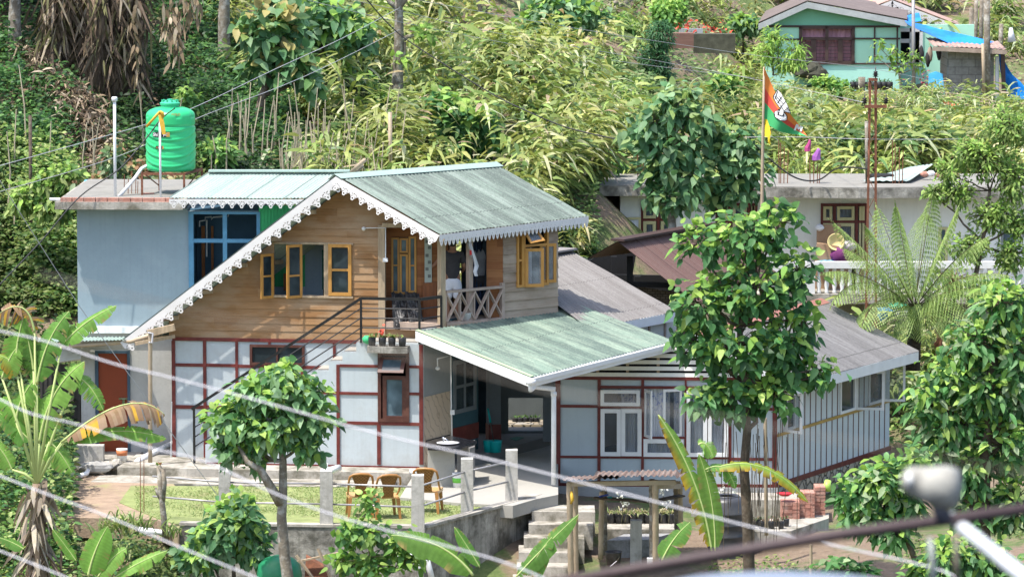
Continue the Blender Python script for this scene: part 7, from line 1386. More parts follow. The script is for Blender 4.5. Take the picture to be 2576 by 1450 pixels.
# lawn blades
n = 26000; px = rng.uniform(330, 1340, n); Y = rng.uniform(93.4, 98.3, n); X = (px - 1288) / FPX * Y; ln_ = [Zp(a, b, LZ) for a, b in lawn_pts]
def inside(x, y, poly):
    c = np.zeros(len(x), bool); j = len(poly) - 1
    for i in range(len(poly)):
        xi, yi, xj, yj = poly[i].x, poly[i].y, poly[j].x, poly[j].y; c ^= ((yi > y) != (yj > y)) & (x < (xj - xi) * (y - yi) / (yj - yi + 1e-9) + xi); j = i
    return c
ok = inside(X, Y, ln_) & (np.sin(X * 3) + np.sin(Y * 4 + X) + rng.normal(0, .8, n) > -.9) & (Y < PS.at(-1, 0, 1.72).y + .0); P = np.stack([X[ok], Y[ok], np.full(ok.sum(), LZ)], 1); k = len(P)
LB().add(P, rdir(k, .6), rdir(k), .07, .012, SMALL, .2, cols_(k, [(.26, .36, .10), (.18, .30, .07), (.36, .38, .16)])).build('lawn_grass', M['straw'], None, label='short patchy grass blades growing over the lawn', cat='grass', kind='stuff')
# dead leaf litter on the upper left bank
n = 5000; t = rng.random(n); Y = 108.6 + t * 10 + rng.normal(0, .5, n); px = 385 - t * 290 + rng.normal(0, 34, n); X = (px - 1288) / FPX * Y; P = np.stack([X, Y, th(X, Y) + rng.uniform(.3, .7, n)], 1)
LB().add(P, rdir(n, -.2), rdir(n, .6), rng.uniform(.12, .38, n), .05, STRAP, .4, cols_(n, [(.26, .18, .12), (.16, .11, .08), (.40, .31, .23)], jit=.35)).build('dead_leaf_litter', M['dry'], None, label='band of dead brown banana leaves spilling down the upper left bank', cat='leaf litter', kind='stuff')
# ---- trees and shrubs
def branchy(a, b, r0, r1, wob=.12, n=5):
    pts = [a.lerp(b, i / n) + Vector((random.uniform(-wob, wob), random.uniform(-wob, wob), 0)) * (0 if i in (0, n) else 1) for i in range(n + 1)]; return pts, [r0 + (r1 - r0) * i / n for i in range(n + 1)]
def tree(name, label, trunk, Y, blobs, nt, L, pal, palt=None, prof=HEART, w=.62, per=6, bark='barkd', cat='tree', tr=.09, sink=0, droop=.32, down=.2, fold=.18, dY=.0, depth=1.0, group=None, shell=.55, m='leaf', tw=None, seed=None):
    """trunk: [(px,py)...]; blobs: [(px,py,rx,ry)] crown masses in the photograph's pixels at distance Y"""
    global rng
    if seed is not None: rng = np.random.default_rng(seed); random.seed(seed)
    pts = [W(x, y, Y) for x, y in trunk]; s_ = Y / FPX; t = thing(name, label, cat, (pts[0].x, pts[0].y, pts[0].z - sink), group)
    base = Vector((pts[0].x, pts[0].y, pts[0].z - sink)); q = [base] + pts if sink else pts; k = len(q); tp = [tr * (1 - .55 * i / max(1, k - 1)) for i in range(k)]
    MB().tube(q, tp, 9).build('trunk', M[bark], t, True); mb = MB(); lb = LB(); tot = sum(b[2] * b[3] for b in blobs); twm = MB()
    for (x, y, rx, ry) in blobs:
        c = W(x, y, Y + random.uniform(-dY, dY)); j = min(range(len(q)), key=lambda i: (q[i] - c).length + (0 if q[i].z < c.z else .6)); a, r_ = branchy(q[j], c, tp[j] * .62, tp[j] * .25, .1); mb.tube(a, r_, 6)
        n = max(4, int(nt * rx * ry / tot)); d = rdir(n); rr = rng.uniform(shell, 1.0, n) ** .7 * rng.uniform(.85, 1.15, n); rx, ry = rx * .86, ry * .86; ax = np.array([rx * s_, (rx + ry) / 2 * s_ * depth, ry * s_]); T = np.array(c) + d * ax * rr[:, None]
        for i in range(0, n, 2): mb.tube([c + Vector(d[i] * ax) * .15, Vector(T[i]) - Vector((0, 0, .02))], [.016, .006], 4, False)
        for i in range(per):
            off = rng.normal(0, L * .38, (n, 3)); o = d * .8 + rng.normal(0, .75, (n, 3)); o[:, 2] -= down * rng.random(n); P_ = T + off; U = d * .5 + np.array([0, -.6, .9]) + rng.normal(0, .3, (n, 3))
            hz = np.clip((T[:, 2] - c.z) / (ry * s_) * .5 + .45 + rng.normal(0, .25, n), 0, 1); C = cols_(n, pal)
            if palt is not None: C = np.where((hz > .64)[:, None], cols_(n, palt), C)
            lb.add(P_, o, U, L * rng.uniform(.6, 1.15, n), L * w, prof, droop, C, fold)
    mb.build('branches', M[bark], t, True); lb.build('crown', M[m], t); return t
DK = [(.07, .22, .07), (.10, .30, .09), (.17, .38, .10), (.06, .17, .06)]; YG = [(.36, .58, .08), (.46, .66, .13), (.24, .48, .07)]; GG = [(.12, .30, .13), (.08, .22, .09), (.18, .38, .16), (.28, .46, .24)]
# main tree in front of the bungalow
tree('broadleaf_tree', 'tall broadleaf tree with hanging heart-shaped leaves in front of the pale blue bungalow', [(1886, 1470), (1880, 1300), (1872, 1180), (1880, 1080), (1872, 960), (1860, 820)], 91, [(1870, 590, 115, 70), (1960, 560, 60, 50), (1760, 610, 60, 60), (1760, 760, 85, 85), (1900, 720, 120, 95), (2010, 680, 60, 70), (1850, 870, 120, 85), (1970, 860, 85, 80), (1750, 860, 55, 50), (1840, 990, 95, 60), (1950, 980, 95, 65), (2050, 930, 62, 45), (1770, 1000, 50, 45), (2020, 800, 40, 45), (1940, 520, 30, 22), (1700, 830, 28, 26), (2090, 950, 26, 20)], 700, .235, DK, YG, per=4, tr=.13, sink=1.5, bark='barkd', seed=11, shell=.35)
mb = MB()
for i in range(26): x = 1800 + random.gauss(90, 45); y0 = random.uniform(1040, 1120); a = W(x, y0, 90.8); b = W(x + random.uniform(-12, 12), y0 + random.uniform(90, 330), 90.8 + random.uniform(-.3, .3)); mb.tube([a, a.lerp(b, .5) + Vector((random.uniform(-.05, .05), 0, 0)), b], .007, 4)
mb.build('hanging_vines', M['barkd'], None, label='thin dry vines dangling from the broadleaf tree beside its trunk', cat='vine', kind='stuff')
# centre tree
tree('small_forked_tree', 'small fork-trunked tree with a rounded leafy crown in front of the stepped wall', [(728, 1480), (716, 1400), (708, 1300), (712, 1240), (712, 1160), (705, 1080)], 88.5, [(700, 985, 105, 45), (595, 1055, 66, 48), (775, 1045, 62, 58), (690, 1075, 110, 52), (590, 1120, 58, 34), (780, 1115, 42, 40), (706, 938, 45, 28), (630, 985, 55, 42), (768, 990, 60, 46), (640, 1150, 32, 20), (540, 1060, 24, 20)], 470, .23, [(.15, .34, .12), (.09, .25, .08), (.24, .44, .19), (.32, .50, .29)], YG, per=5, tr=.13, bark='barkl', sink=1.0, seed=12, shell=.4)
MB().tube([W(706, 1265, 88.4), W(676, 1215, 88.3), W(655, 1180, 88.2), W(622, 1160, 88.2), W(600, 1120, 88.3)], [.10, .085, .07, .055, .03], 9).build('side_limb', M['barkl'], bpy.data.objects['small_forked_tree'], True)
tree('leafy_shrub', 'bushy big-leaved shrub below the lawn, left of the small forked tree', [(590, 1480), (585, 1380)], 90, [(585, 1310, 75, 50), (540, 1350, 60, 45), (620, 1370, 60, 45), (600, 1270, 40, 25), (500, 1400, 60, 35)], 300, .22, GG, YG, per=5, tr=.05, seed=13, cat='shrub', shell=.3)
tree('young_leafy_plant', 'young bright-leaved plant rising in front of the fence by the chairs', [(935, 1480), (930, 1400), (925, 1310)], 87, [(925, 1265, 22, 25), (870, 1340, 38, 32), (930, 1340, 42, 40), (1000, 1360, 40, 32), (870, 1410, 45, 32), (940, 1420, 55, 30), (1020, 1410, 35, 25), (1045, 1385, 22, 18)], 170, .19, [(.16, .36, .06), (.08, .22, .06), (.26, .44, .08)], YG, per=4, tr=.03, bark='stem', seed=14, cat='plant', shell=.1)
# right foreground magnolia-like trees
OV = [(.07, .23, .06), (.12, .33, .10), (.18, .40, .13), (.055, .17, .05), (.38, .50, .28)]
tree('glossy_leaved_tree', 'large glossy-leaved tree filling the right edge in front of the fern', [(2480, 1500), (2470, 1300), (2480, 1100), (2500, 900)], 89, [(2520, 760, 70, 60), (2450, 850, 80, 60), (2550, 880, 60, 90), (2400, 940, 85, 55), (2490, 980, 100, 80), (2330, 1000, 55, 45), (2400, 1060, 90, 60), (2520, 1120, 80, 80), (2350, 1130, 70, 55), (2440, 1180, 75, 60), (2550, 1260, 60, 80), (2450, 1290, 60, 50), (2570, 1000, 50, 60)], 760, .26, OV, YG, OVAL, .42, 5, tr=.2, bark='barkd', sink=1, seed=15, shell=.35, droop=.35)
tree('glossy_leaved_bush', 'lower glossy-leaved bush reaching toward the brick stack', [(2330, 1480), (2280, 1350), (2230, 1280)], 88, [(2150, 1240, 58, 40), (2230, 1210, 62, 50), (2180, 1300, 58, 38), (2280, 1270, 52, 42), (2240, 1330, 50, 30), (2300, 1180, 45, 40)], 300, .27, OV, YG, OVAL, .42, 5, tr=.07, bark='barkd', seed=16, shell=.3, cat='bush', droop=.35)
tree('glossy_leaved_bush', 'dark glossy bush at the very bottom right under the foreground rod', [(2400, 1560), (2390, 1480)], 87, [(2380, 1400, 60, 40), (2470, 1400, 60, 45), (2330, 1440, 50, 30), (2540, 1440, 50, 30)], 190, .24, DK, YG, OVAL, .42, 5, tr=.05, seed=17, cat='bush', droop=.35)
tree('low_leafy_plant', 'low leafy plant at the bottom edge left of the thin bamboo stake', [(2110, 1480), (2110, 1440)], 88, [(2110, 1430, 45, 18), (2160, 1440, 30, 16)], 30, .26, OV, None, OVAL, .42, 5, tr=.02, seed=18, cat='plant')
bamboo(2040, 1368, 1480, 89.5, .028, 'thin bamboo stake at the bottom right under the foreground rod'); bamboo(1928, 1050, 1345, 93.5, .035, 'slim bamboo pole standing right of the broadleaf tree trunk', lean=-3)
for k, (x, y, Y, rx, ry) in enumerate(SHR): tree('slope_shrub', 'leafy green shrub growing among the strap-leaved plants, ' + ('near the pollarded trunk', 'below the pollarded trunk', 'right of the pollarded trunk', 'right of the slender trunk', 'right of the round-leaved shrub', 'left of the flag trees, higher up', 'just above the green roof eave end', 'left of the grey-leaved tree', 'above the pale bush', 'left of the flag, mid slope', 'between the two bare trunks, high up', 'below the leaning timbers', 'left of the mint house roof', 'right of the dead banana clump', 'right of the green tank', 'left of the ridge in the stake row')[k], [(x, y + ry + 14), (x, y + 4)], Y, [(x, y, rx, ry), (x - rx * .6, y + ry * .5, rx * .6, ry * .6), (x + rx * .6, y + ry * .4, rx * .6, ry * .7)], 130, .19 if k % 2 else .25, [(.14, .34, .08), (.20, .42, .10), (.09, .24, .06)] if k % 3 else GG, YG, OVAL if k % 2 else HEART, .45, 5, tr=.04, sink=.6, seed=70 + k, cat='shrub', shell=.2, group=None)
# tree fern
def frond(lb, rb_, base, tip, mid, n=34, pl=.58, pal=None):
    base, tip, mid = map(Vector, (base, tip, mid)); pts = []
    for i in range(n + 1): t = i / n; pts.append(base * (1 - t) ** 2 + mid * 2 * t * (1 - t) + tip * t * t)
    rb_.tube(pts[::4] + [pts[-1]], [.016 * (1 - .8 * i / (n // 4 + 1)) for i in range(len(pts[::4]) + 1)], 5); P_, D_ = [], []; L_ = []
    for i in range(3, n):
        t = i / n; tg = (pts[i + 1] - pts[i - 1]).normalized(); up = Vector((0, 0, 1)); sd = tg.cross(up); sd = sd.normalized() if sd.length > .1 else Vector((1, 0, 0)); ln = pl * math.sin(math.pi * min(1, .12 + t * .95)) ** .7
        for s in (-1, 1):
            d = sd * s + tg * .35 - up * .25
            P_.append(pts[i]); D_.append(d); L_.append(ln)
            for k in range(9):   # side leaflets that make the pinna feathery
                f = .08 + k * .1; p = pts[i] + d.normalized() * ln * f; p.z -= ln * .5 * f * f
                for g in (-1, 1): P_.append(p); D_.append(tg * g + d * .4); L_.append(.075 * (1 - .5 * f))
    k = len(P_); lb.add(np.array(P_), np.array(D_), np.tile([0, 0, 1.], (k, 1)), np.array(L_), np.where(np.array(L_) > .11, .02, .03), SMALL, .5, cols_(k, pal or [(.38, .52, .14), (.48, .62, .22), (.26, .40, .12)], jit=.12))
TF = thing('tree_fern', 'tree fern with a dark shaggy trunk and spreading feathery fronds', 'tree fern', W(2298, 890, 106)); c0 = W(2300, 775, 106)
MB().tube([W(2296, 930, 106) , W(2300, 840, 106), c0], [.17, .15, .13], 12).build('trunk', mat('shaggy_black_trunk', (.045, .035, .028), 1, .5, 9, (.14, .10, .07), .6, 12, (.5, .65), 1, 30), TF, True)
tips = [(2080, 545, 2180, 620), (2170, 560, 2230, 620), (2250, 500, 2270, 600), (2330, 520, 2320, 600), (2420, 500, 2370, 600), (2500, 590, 2420, 610), (2560, 700, 2440, 650), (2530, 745, 2430, 690), (2470, 860, 2420, 700), (2400, 880, 2390, 720), (2330, 880, 2330, 720), (2240, 880, 2250, 740), (2160, 850, 2190, 700), (2085, 780, 2150, 640), (2060, 690, 2150, 650), (2110, 620, 2190, 640), (2350, 470, 2330, 580), (2200, 505, 2240, 600)]
lb, rb_ = LB(), MB()
for i, (x, y, mx, my) in enumerate(tips): dy = random.uniform(-1.1, 1.1) if y < 720 else random.uniform(-1.4, -.3); frond(lb, rb_, c0, W(x, y, 106 + dy), W(mx, my, 106 + dy * .6), 27)
rb_.build('frond_stalks', M['stem'], TF, True); lb.build('fronds', M['leaf'], TF)
tree('bare_stemmed_shrub', 'brown multi-stemmed small tree rising behind the glossy leaves right of the fern trunk', [(2365, 960), (2362, 880), (2366, 800)], 107, [(2400, 700, 60, 40), (2350, 800, 40, 20)], 60, .13, LG_, None, SMALL, .45, 5, tr=.11, bark='rust', seed=20)
tree('small_leaved_tree', 'open small-leaved tree with bright yellow-green leaves before the right end of the white building', [(2430, 900), (2440, 760), (2470, 620), (2490, 480)], 110, [(2540, 320, 70, 60), (2480, 400, 60, 55), (2550, 450, 60, 70), (2410, 480, 55, 45), (2500, 540, 75, 50), (2380, 430, 35, 30), (2440, 620, 60, 45), (2540, 640, 60, 50), (2480, 730, 70, 40), (2390, 720, 45, 35), (2350, 480, 30, 25), (2560, 750, 50, 40), (2440, 380, 50, 40), (2570, 560, 40, 50)], 1500, .15, [(.24, .38, .07), (.36, .48, .12), (.14, .26, .05)], YG, SMALL, .42, 5, tr=.08, bark='barkd', sink=0, seed=21, shell=.1, down=0)
# mid slope trees
tree('grey_leaved_tree', 'grey-green broadleaf tree left of the flag, hanging over the white building roof', [(1692, 640), (1690, 540), (1694, 430), (1700, 330)], 113, [(1710, 255, 62, 42), (1650, 300, 62, 48), (1740, 300, 50, 50), (1610, 345, 42, 40), (1690, 370, 85, 60), (1660, 430, 55, 55), (1740, 440, 55, 50), (1700, 500, 60, 40), (1640, 480, 30, 35)], 250, .29, GG, [(.30, .44, .12), (.35, .5, .16)], per=5, tr=.13, bark='barkl', sink=2, seed=22, shell=.3)
tree('grey_leaved_tree', 'second grey-green broadleaf tree just left of the flagpole', [(1800, 640), (1810, 540), (1835, 470), (1850, 420)], 113.5, [(1850, 350, 62, 40), (1820, 400, 52, 45), (1880, 410, 48, 50), (1850, 470, 70, 35), (1790, 490, 40, 28), (1800, 330, 38, 30)], 160, .29, GG, [(.30, .44, .12), (.35, .5, .16)], per=5, tr=.10, bark='barkd', sink=2, seed=23, shell=.3)
tree('grey_leaved_shrub', 'wide shrub with large round leaves behind the lattice pole', [(2250, 470), (2250, 400)], 126.5, [(2160, 350, 55, 30), (2240, 350, 60, 40), (2330, 350, 65, 45), (2290, 400, 70, 28), (2190, 395, 60, 28), (2380, 390, 35, 30)], 330, .27, GG, [(.30, .44, .12)], per=5, tr=.06, seed=24, cat='shrub', shell=.3, sink=1)
tree('round_leaved_shrub', 'large round-leaved shrub above the ridge of the green roof', [(1150, 440), (1148, 370)], 117.5, [(1110, 260, 30, 25), (1140, 290, 50, 42), (1200, 310, 50, 45), (1150, 350, 50, 38), (1235, 350, 28, 32), (1180, 385, 40, 25)], 230, .27, [(.08, .24, .08), (.14, .32, .08), (.05, .16, .05)], YG, per=5, tr=.06, seed=25, cat='shrub', shell=.25, sink=.6)
tree('broad_leaved_tree', 'broad-leaved tree with a leaning trunk in the upper left centre', [(630, 400), (645, 320), (660, 240), (690, 160)], 117, [(650, 40, 42, 32), (640, 90, 38, 45), (720, 60, 50, 40), (700, 110, 55, 40), (740, 160, 62, 40), (660, 150, 50, 38), (770, 200, 35, 25)], 170, .35, GG + [(.14, .32, .08)], [(.35, .5, .14), (.5, .42, .14)], per=5, tr=.17, bark='barkd', sink=1, seed=26, shell=.3)
tree('broad_leaved_tree', 'second broad-leaved tree behind, its crown touching the top edge', [(770, 270), (790, 180), (815, 110)], 121, [(790, 20, 60, 40), (850, 50, 65, 45), (900, 85, 45, 32), (830, 90, 50, 30), (740, 20, 40, 30)], 160, .33, GG, YG, per=5, tr=.13, bark='barkd', sink=1, seed=27, shell=.3)
tree('round_bush', 'small yellow-green round bush beside the leaning trunk', [(845, 230), (845, 190)], 121.5, [(845, 160, 42, 32)], 110, .16, YG, YG, OVAL, .4, 6, tr=.03, seed=28, cat='bush', sink=.5)
tree('pollarded_tree', 'tall straight lichen-covered trunk with few branches above the ridge', [(998, 300), (1000, 200), (1004, 100), (1003, 20), (1000, -60)], 122, [(1020, -90, 80, 30), (1060, 85, 40, 14), (1000, 150, 20, 18)], 60, .25, YG, None, per=4, tr=.19, bark='barkl', sink=1.5, seed=29)
for q_ in ([(1003, 25), (980, 5), (960, -20)], [(1003, 20), (1020, 0), (1035, -30)], [(1002, 160), (1016, 135), (1018, 105)]): MB().tube([W(a_, b_, 122) for a_, b_ in q_], [.08, .06, .04], 7).build('limb', M['barkl'], bpy.data.objects['pollarded_tree'], True)
tree('slender_tree', 'slender pale forked trunk on the slope right of the pollarded tree', [(1225, 190), (1222, 110), (1212, 40), (1200, -10), (1195, -50)], 133, [(1200, -90, 60, 30)], 20, .25, YG, None, per=3, tr=.10, bark='barkl', sink=1, seed=30)
MB().tube([W(1214, 50, 133), W(1228, 20, 133), W(1232, -20, 133)], [.06, .05, .03], 6).build('fork', M['barkl'], bpy.data.objects['slender_tree'], True)
tree('large_leaved_shrub', 'large-leaved shrub near the top centre with thin grey stems', [(1365, 260), (1370, 190), (1380, 120)], 139, [(1400, 20, 75, 32), (1350, 60, 45, 35), (1430, 60, 60, 30), (1370, 110, 45, 28), (1400, 150, 42, 25), (1480, 30, 45, 30)], 280, .30, GG, YG, per=5, tr=.07, bark='barkl', sink=1, seed=31, cat='shrub', shell=.3)
tree('fine_leaved_shrub', 'dark fine-leaved upright shrub left of the reddish earth wall', [(1650, 210), (1650, 150)], 138, [(1660, 90, 32, 40), (1645, 150, 36, 40), (1665, 185, 30, 25)], 260, .2, [(.08, .24, .09), (.05, .16, .06)], None, SMALL, .25, 7, tr=.05, seed=32, cat='shrub', sink=1)
tree('round_green_bush', 'bright rounded leafy bush left of the red flowers at the top', [(1682, 90), (1682, 60)], 145, [(1682, 30, 48, 32)], 240, .18, [(.16, .38, .07), (.24, .48, .09)], YG, OVAL, .55, 6, tr=.04, seed=33, cat='bush', sink=.5)
tree('small_yard_tree', 'sparse small tree before the mint green house window wall', [(2268, 262), (2266, 215), (2262, 185)], 146, [(2215, 110, 30, 14), (2245, 130, 35, 20), (2290, 145, 45, 20), (2320, 165, 28, 12), (2200, 140, 20, 10), (2265, 165, 35, 12)], 70, .17, YG + [(.12, .25, .06)], None, OVAL, .5, 3, tr=.07, bark='barkl', sink=.3, seed=34, shell=.1)
tree('bright_bush', 'bright green low bush below the mint green house wall', [(2092, 240), (2092, 225)], 146.5, [(2075, 212, 34, 16), (2110, 220, 34, 14)], 150, .17, [(.2, .42, .07), (.12, .32, .06)], YG, OVAL, .55, 5, tr=.03, seed=35, cat='bush')
tree('pale_leaved_bush', 'pale whitish-leaved bush on the slope right of the flag', [(2060, 300), (2060, 280)], 138, [(2040, 260, 30, 20), (2075, 275, 32, 18), (2030, 290, 28, 14)], 150, .19, [(.45, .55, .34), (.30, .46, .22)], None, SMALL, .3, 5, tr=.03, seed=36, cat='bush')
tree('yellow_green_bush', 'feathery yellow-green bush at the left corner of the mint green house', [(1945, 190), (1945, 150)], 147, [(1945, 90, 30, 25), (2000, 125, 28, 22), (1935, 130, 40, 32), (1985, 160, 45, 22)], 200, .22, YG, YG, STRAP, .2, 5, tr=.03, seed=37, cat='bush', shell=.1)
for i, (x, y, Y) in enumerate(((1735, 62, 143), (1790, 72, 143.5), (1812, 84, 144))):
    c = W(x, y, Y); t = thing('red_flower_clump', ('leftmost clump of red flowers in front of the grey sheet', 'middle clump of red flowers right of the grey sheet', 'rightmost clump of red flowers above the mossy wall')[i], 'flower', c - Vector((0, 0, .5)), 'red flower clumps'); k = 24
    P_ = np.array(c) + rng.normal(0, 1, (k, 3)) * [.28, .2, .12]; lb = LB().add(P_, rdir(k, -.2), rdir(k, .5), .11, .06, OVAL, .1, cols_(k, [(.75, .06, .03)])); lb.build('petals', M['dry'], t); lb = LB(); tuft(lb, (c.x, c.y, c.z - .5), 40, .6, .05, G1, spread=.25); lb.build('leaves', M['leaf'], t)
c = W(2388, 294, 141); t = thing('red_flower_clump', 'tall red flower cluster below the stick lattice fence', 'flower', c - Vector((0, 0, .6)), 'red flower clumps'); k = 60; P_ = np.array(c) + rng.normal(0, 1, (k, 3)) * [.16, .1, .24]; LB().add(P_, rdir(k, -.2), rdir(k, .5), .12, .07, OVAL, .1, cols_(k, [(.75, .07, .03)])).build('petals', M['dry'], t)
c = W(2360, 206, 147.6); t = thing('pink_flower_bed', 'row of small magenta flowers along the mint house wing wall', 'flower', c - Vector((0, 0, .6))); k = 150; P_ = np.array(c) + rng.normal(0, 1, (k, 3)) * [.38, .1, .16]; LB().add(P_, rdir(k), rdir(k), .09, .06, OVAL, .1, cols_(k, [(.65, .08, .22), (.7, .2, .3)])).build('petals', M['dry'], t); lb = LB(); tuft(lb, (c.x, c.y, c.z - .6), 160, .55, .02, [(.2, .3, .12)], spread=.35); lb.build('stems', M['leaf'], t)
# pinkish shrubs behind the flat roof
tree('red_tipped_shrub', 'shrub with reddish young leaves behind the flat roof below the green tank', [(330, 530), (340, 480)], 107.6, [(280, 400, 25, 40), (350, 440, 40, 30), (430, 470, 50, 25), (270, 460, 35, 30), (220, 480, 30, 22)], 190, .22, [(.16, .30, .12), (.30, .40, .22), (.10, .2, .08)], [(.42, .22, .12), (.5, .45, .2)], OVAL, .5, 5, tr=.05, seed=38, cat='shrub', shell=.2)
tree('yellow_leaved_shrub', 'yellow-green leafy shrub left of the thick white sloping pipe', [(150, 560), (160, 500)], 107.8, [(120, 460, 50, 30), (170, 440, 40, 30), (60, 500, 50, 35), (130, 510, 60, 40)], 230, .22, LG_, YG, OVAL, .45, 5, tr=.05, seed=39, cat='shrub', shell=.2)
# shade trees of the upper left whose trunks show
for i, (x, Y, y1, lab, s) in enumerate(((38, 118.5, 120, 'grey lichen-spotted trunk in the top left corner', 41), (565, 122, 200, 'ivy-wrapped trunk near the top between banana clump and tree', 42), (-60, 121, 130, 'leaning dark trunk at the left edge among the creepers', 43), (1790, 166, -20, 'tree trunk at the top edge left of the mint house', 44))):
    tree('shade_tree', lab, [(x, y1 + 20), (x - 2, 40), (x + 3, -60), (x + 8, -260)], Y, [(x + 10, -330, 190, 75), (x - 90, -250, 110, 50), (x + 110, -260, 110, 55)], 420, .3, DK, None, OVAL, .5, 5, tr=.21, bark='barkl' if i != 2 else 'barkd', sink=2, seed=s)
# small-leaved distant trees at the top right
for i, (x, y, Y, rx, ry, lab) in enumerate(((2420, -5, 172, 120, 60, 'leafy tree behind the fretwork gable at the top'), (2540, 10, 168, 70, 60, 'darker leafy tree in the top right corner'), (2120, -10, 178, 110, 40, 'leafy tree behind the mint green roof peak'), (1950, -20, 176, 90, 40, 'leafy tree at the top left of the mint green house'))): tree('hillside_tree', lab, [(x, y + 160), (x, y + 60)], Y, [(x, y, rx, ry), (x - rx * .5, y + ry * .5, rx * .6, ry * .6), (x + rx * .5, y + ry * .4, rx * .5, ry * .7)], 420, .24, LG_ if i != 1 else DK, None, OVAL, .5, 5, tr=.16, bark='barkd', sink=1, seed=50 + i)
for i, (x, y1, y0) in enumerate(((2452, 160, 0), (2466, 150, -20), (2440, 170, 20), (2515, 150, 60))): MB().tube([W(x, y1, 156), W(x + 4, y0, 156)], .08, 6).build('bare_tree', M['barkl'], None, True, label=ORD[i] + ' of the bare brown trunks standing behind the tarpaulin', cat='tree', group='bare trunks behind the tarpaulin')
# bamboo stakes of the bank: one mesh per kind, copied
mk = []
for i in range(4): h = (1.0, 1.3, 1.6, 1.9)[i]; mk.append(MB().tube([(0, 0, -.2), (.03 * i - .04, .02, h * .5), (.05 - .04 * i, 0, h)], [.022, .018, .012], 5).build('bean_stake', M['cane'], None, label='thin dry stake standing in the row on the bank behind the roofs', cat='stake', group='dry stakes on the bank'))
for k in range(135):
    o = mk[k] if k < 4 else mk[k % 4].copy()
    if k >= 4: COL.objects.link(o)
    px = random.choice([random.gauss(880, 80), random.uniform(540, 1000), random.uniform(0, 620), random.gauss(740, 60)]); Y = random.uniform(109, 113.5) if px < 560 else random.uniform(112, 116); x = (px - 1288) / FPX * Y; o.location = (x, Y, float(th(np.array([x]), np.array([Y]))[0])); o.rotation_euler = (random.gauss(0, .05), random.gauss(0, .08), random.uniform(0, 6))
pole(983, 282, 450, 114, .05, M['bamboo'], 'bamboo_stake', 'taller thick pale bamboo stake in front of the pollarded trunk', 'stake', False); pole(78, 290, 560, 108, .04, M['barkd'], 'dark_stake', 'dark upright stake among the creepers left of the white pipe', 'stake', False)
# ---- banana plants
def bleaf(parent, p0, p1, p2, Y, w, state='green', Y2=None, tear=.32, nrm=(0, -.75, .65), tone=1.0, sides=(1, 1), nseg=30):
    Y2 = Y if Y2 is None else Y2; A, B, C_ = W(*p0, Y), W(*p1, (Y + Y2) / 2), W(*p2, Y2); s_ = Y / FPX; w = w * s_; pts = [A * (1 - t) ** 2 + B * 2 * t * (1 - t) + C_ * t * t for t in np.linspace(0, 1, nseg + 1)]; nv = Vector(nrm).normalized(); V, F_, C = [], [], []
    g0 = np.array([(.17, .34, .06), (.22, .40, .08), (.13, .28, .055)][random.randrange(3)]) * tone
    for sd in (0, 1):
        if not sides[sd]: continue
        sg = (-1, 1)[sd]; off = 0; cut = 0; tint = 1
        for i in range(1, nseg):
            t0, t1 = i / nseg, (i + 1) / nseg
            cut = 0
            if random.random() < tear: off = random.uniform(-.9, .5); cut = random.uniform(.1, .75) if random.random() < .6 else 0; tint = random.uniform(.82, 1.15)
            a, b = pts[i], pts[i + 1]; tg = (b - a).normalized(); sv = tg.cross(nv).normalized() * sg; wf = lambda t: w * (min(1, t * 5) ** .6) * max(.0, 1 - t ** 5.5) ** .8
            dr = .34 - .45 * off if state != 'dry' else 1.0 + off
            def ed(p, t, f): return p + (sv * (1 if state != 'dry' else .35) + tg * (.25 + off * .5)).normalized() * wf(t) * f - nv * wf(t) * f * f * dr * .5 - Vector((0, 0, 1)) * wf(t) * f * f * dr * .6
            n0 = len(V); V += [a, ed(a, t0, .5), ed(a, t0, 1), b, ed(b, t1, .5 * (1 - cut * .4)), ed(b, t1, 1 - cut)]; F_ += [(n0, n0 + 1, n0 + 4, n0 + 3), (n0 + 1, n0 + 2, n0 + 5, n0 + 4)]
            stp = (1 + .10 * (i % 2)) * tint
            cm = g0 * 1.35 * stp; ci = g0 * stp; ce = g0 * 1.05 * stp
            if state == 'green' and random.random() < .16: ce = np.array((.42, .33, .12)) * random.uniform(.6, 1.1)
            if state == 'yellow': ce = np.array((.62, .36, .04)) * random.uniform(.5, 1.1) if random.random() < .8 else np.array((.16, .08, .03)); ci = (g0 * .5 + np.array((.5, .42, .05)) * .5) * stp
            if state == 'dry': cm = np.array((.30, .19, .11)); ci = np.array(random.choice([(.26, .16, .10), (.55, .32, .04), (.20, .13, .09), (.32, .22, .15)])); ce = ci * .8
            C += [cm, ci, ce, cm, ci, ce]
    lf = mesh_obj('leaf', np.array([tuple(v) for v in V]), np.array(F_), M['leaf'] if state != 'dry' else M['dry'], parent, False, col=np.clip(np.array(C), 0, .9))
    MB().tube(pts, [max(.006, w * .10 * (1 - .8 * i / nseg)) for i in range(nseg + 1)], 6).build('midrib', bpy.data.materials.get('pale_midrib') or mat('pale_midrib', (.42, .50, .18), .5, .1), lf, True)
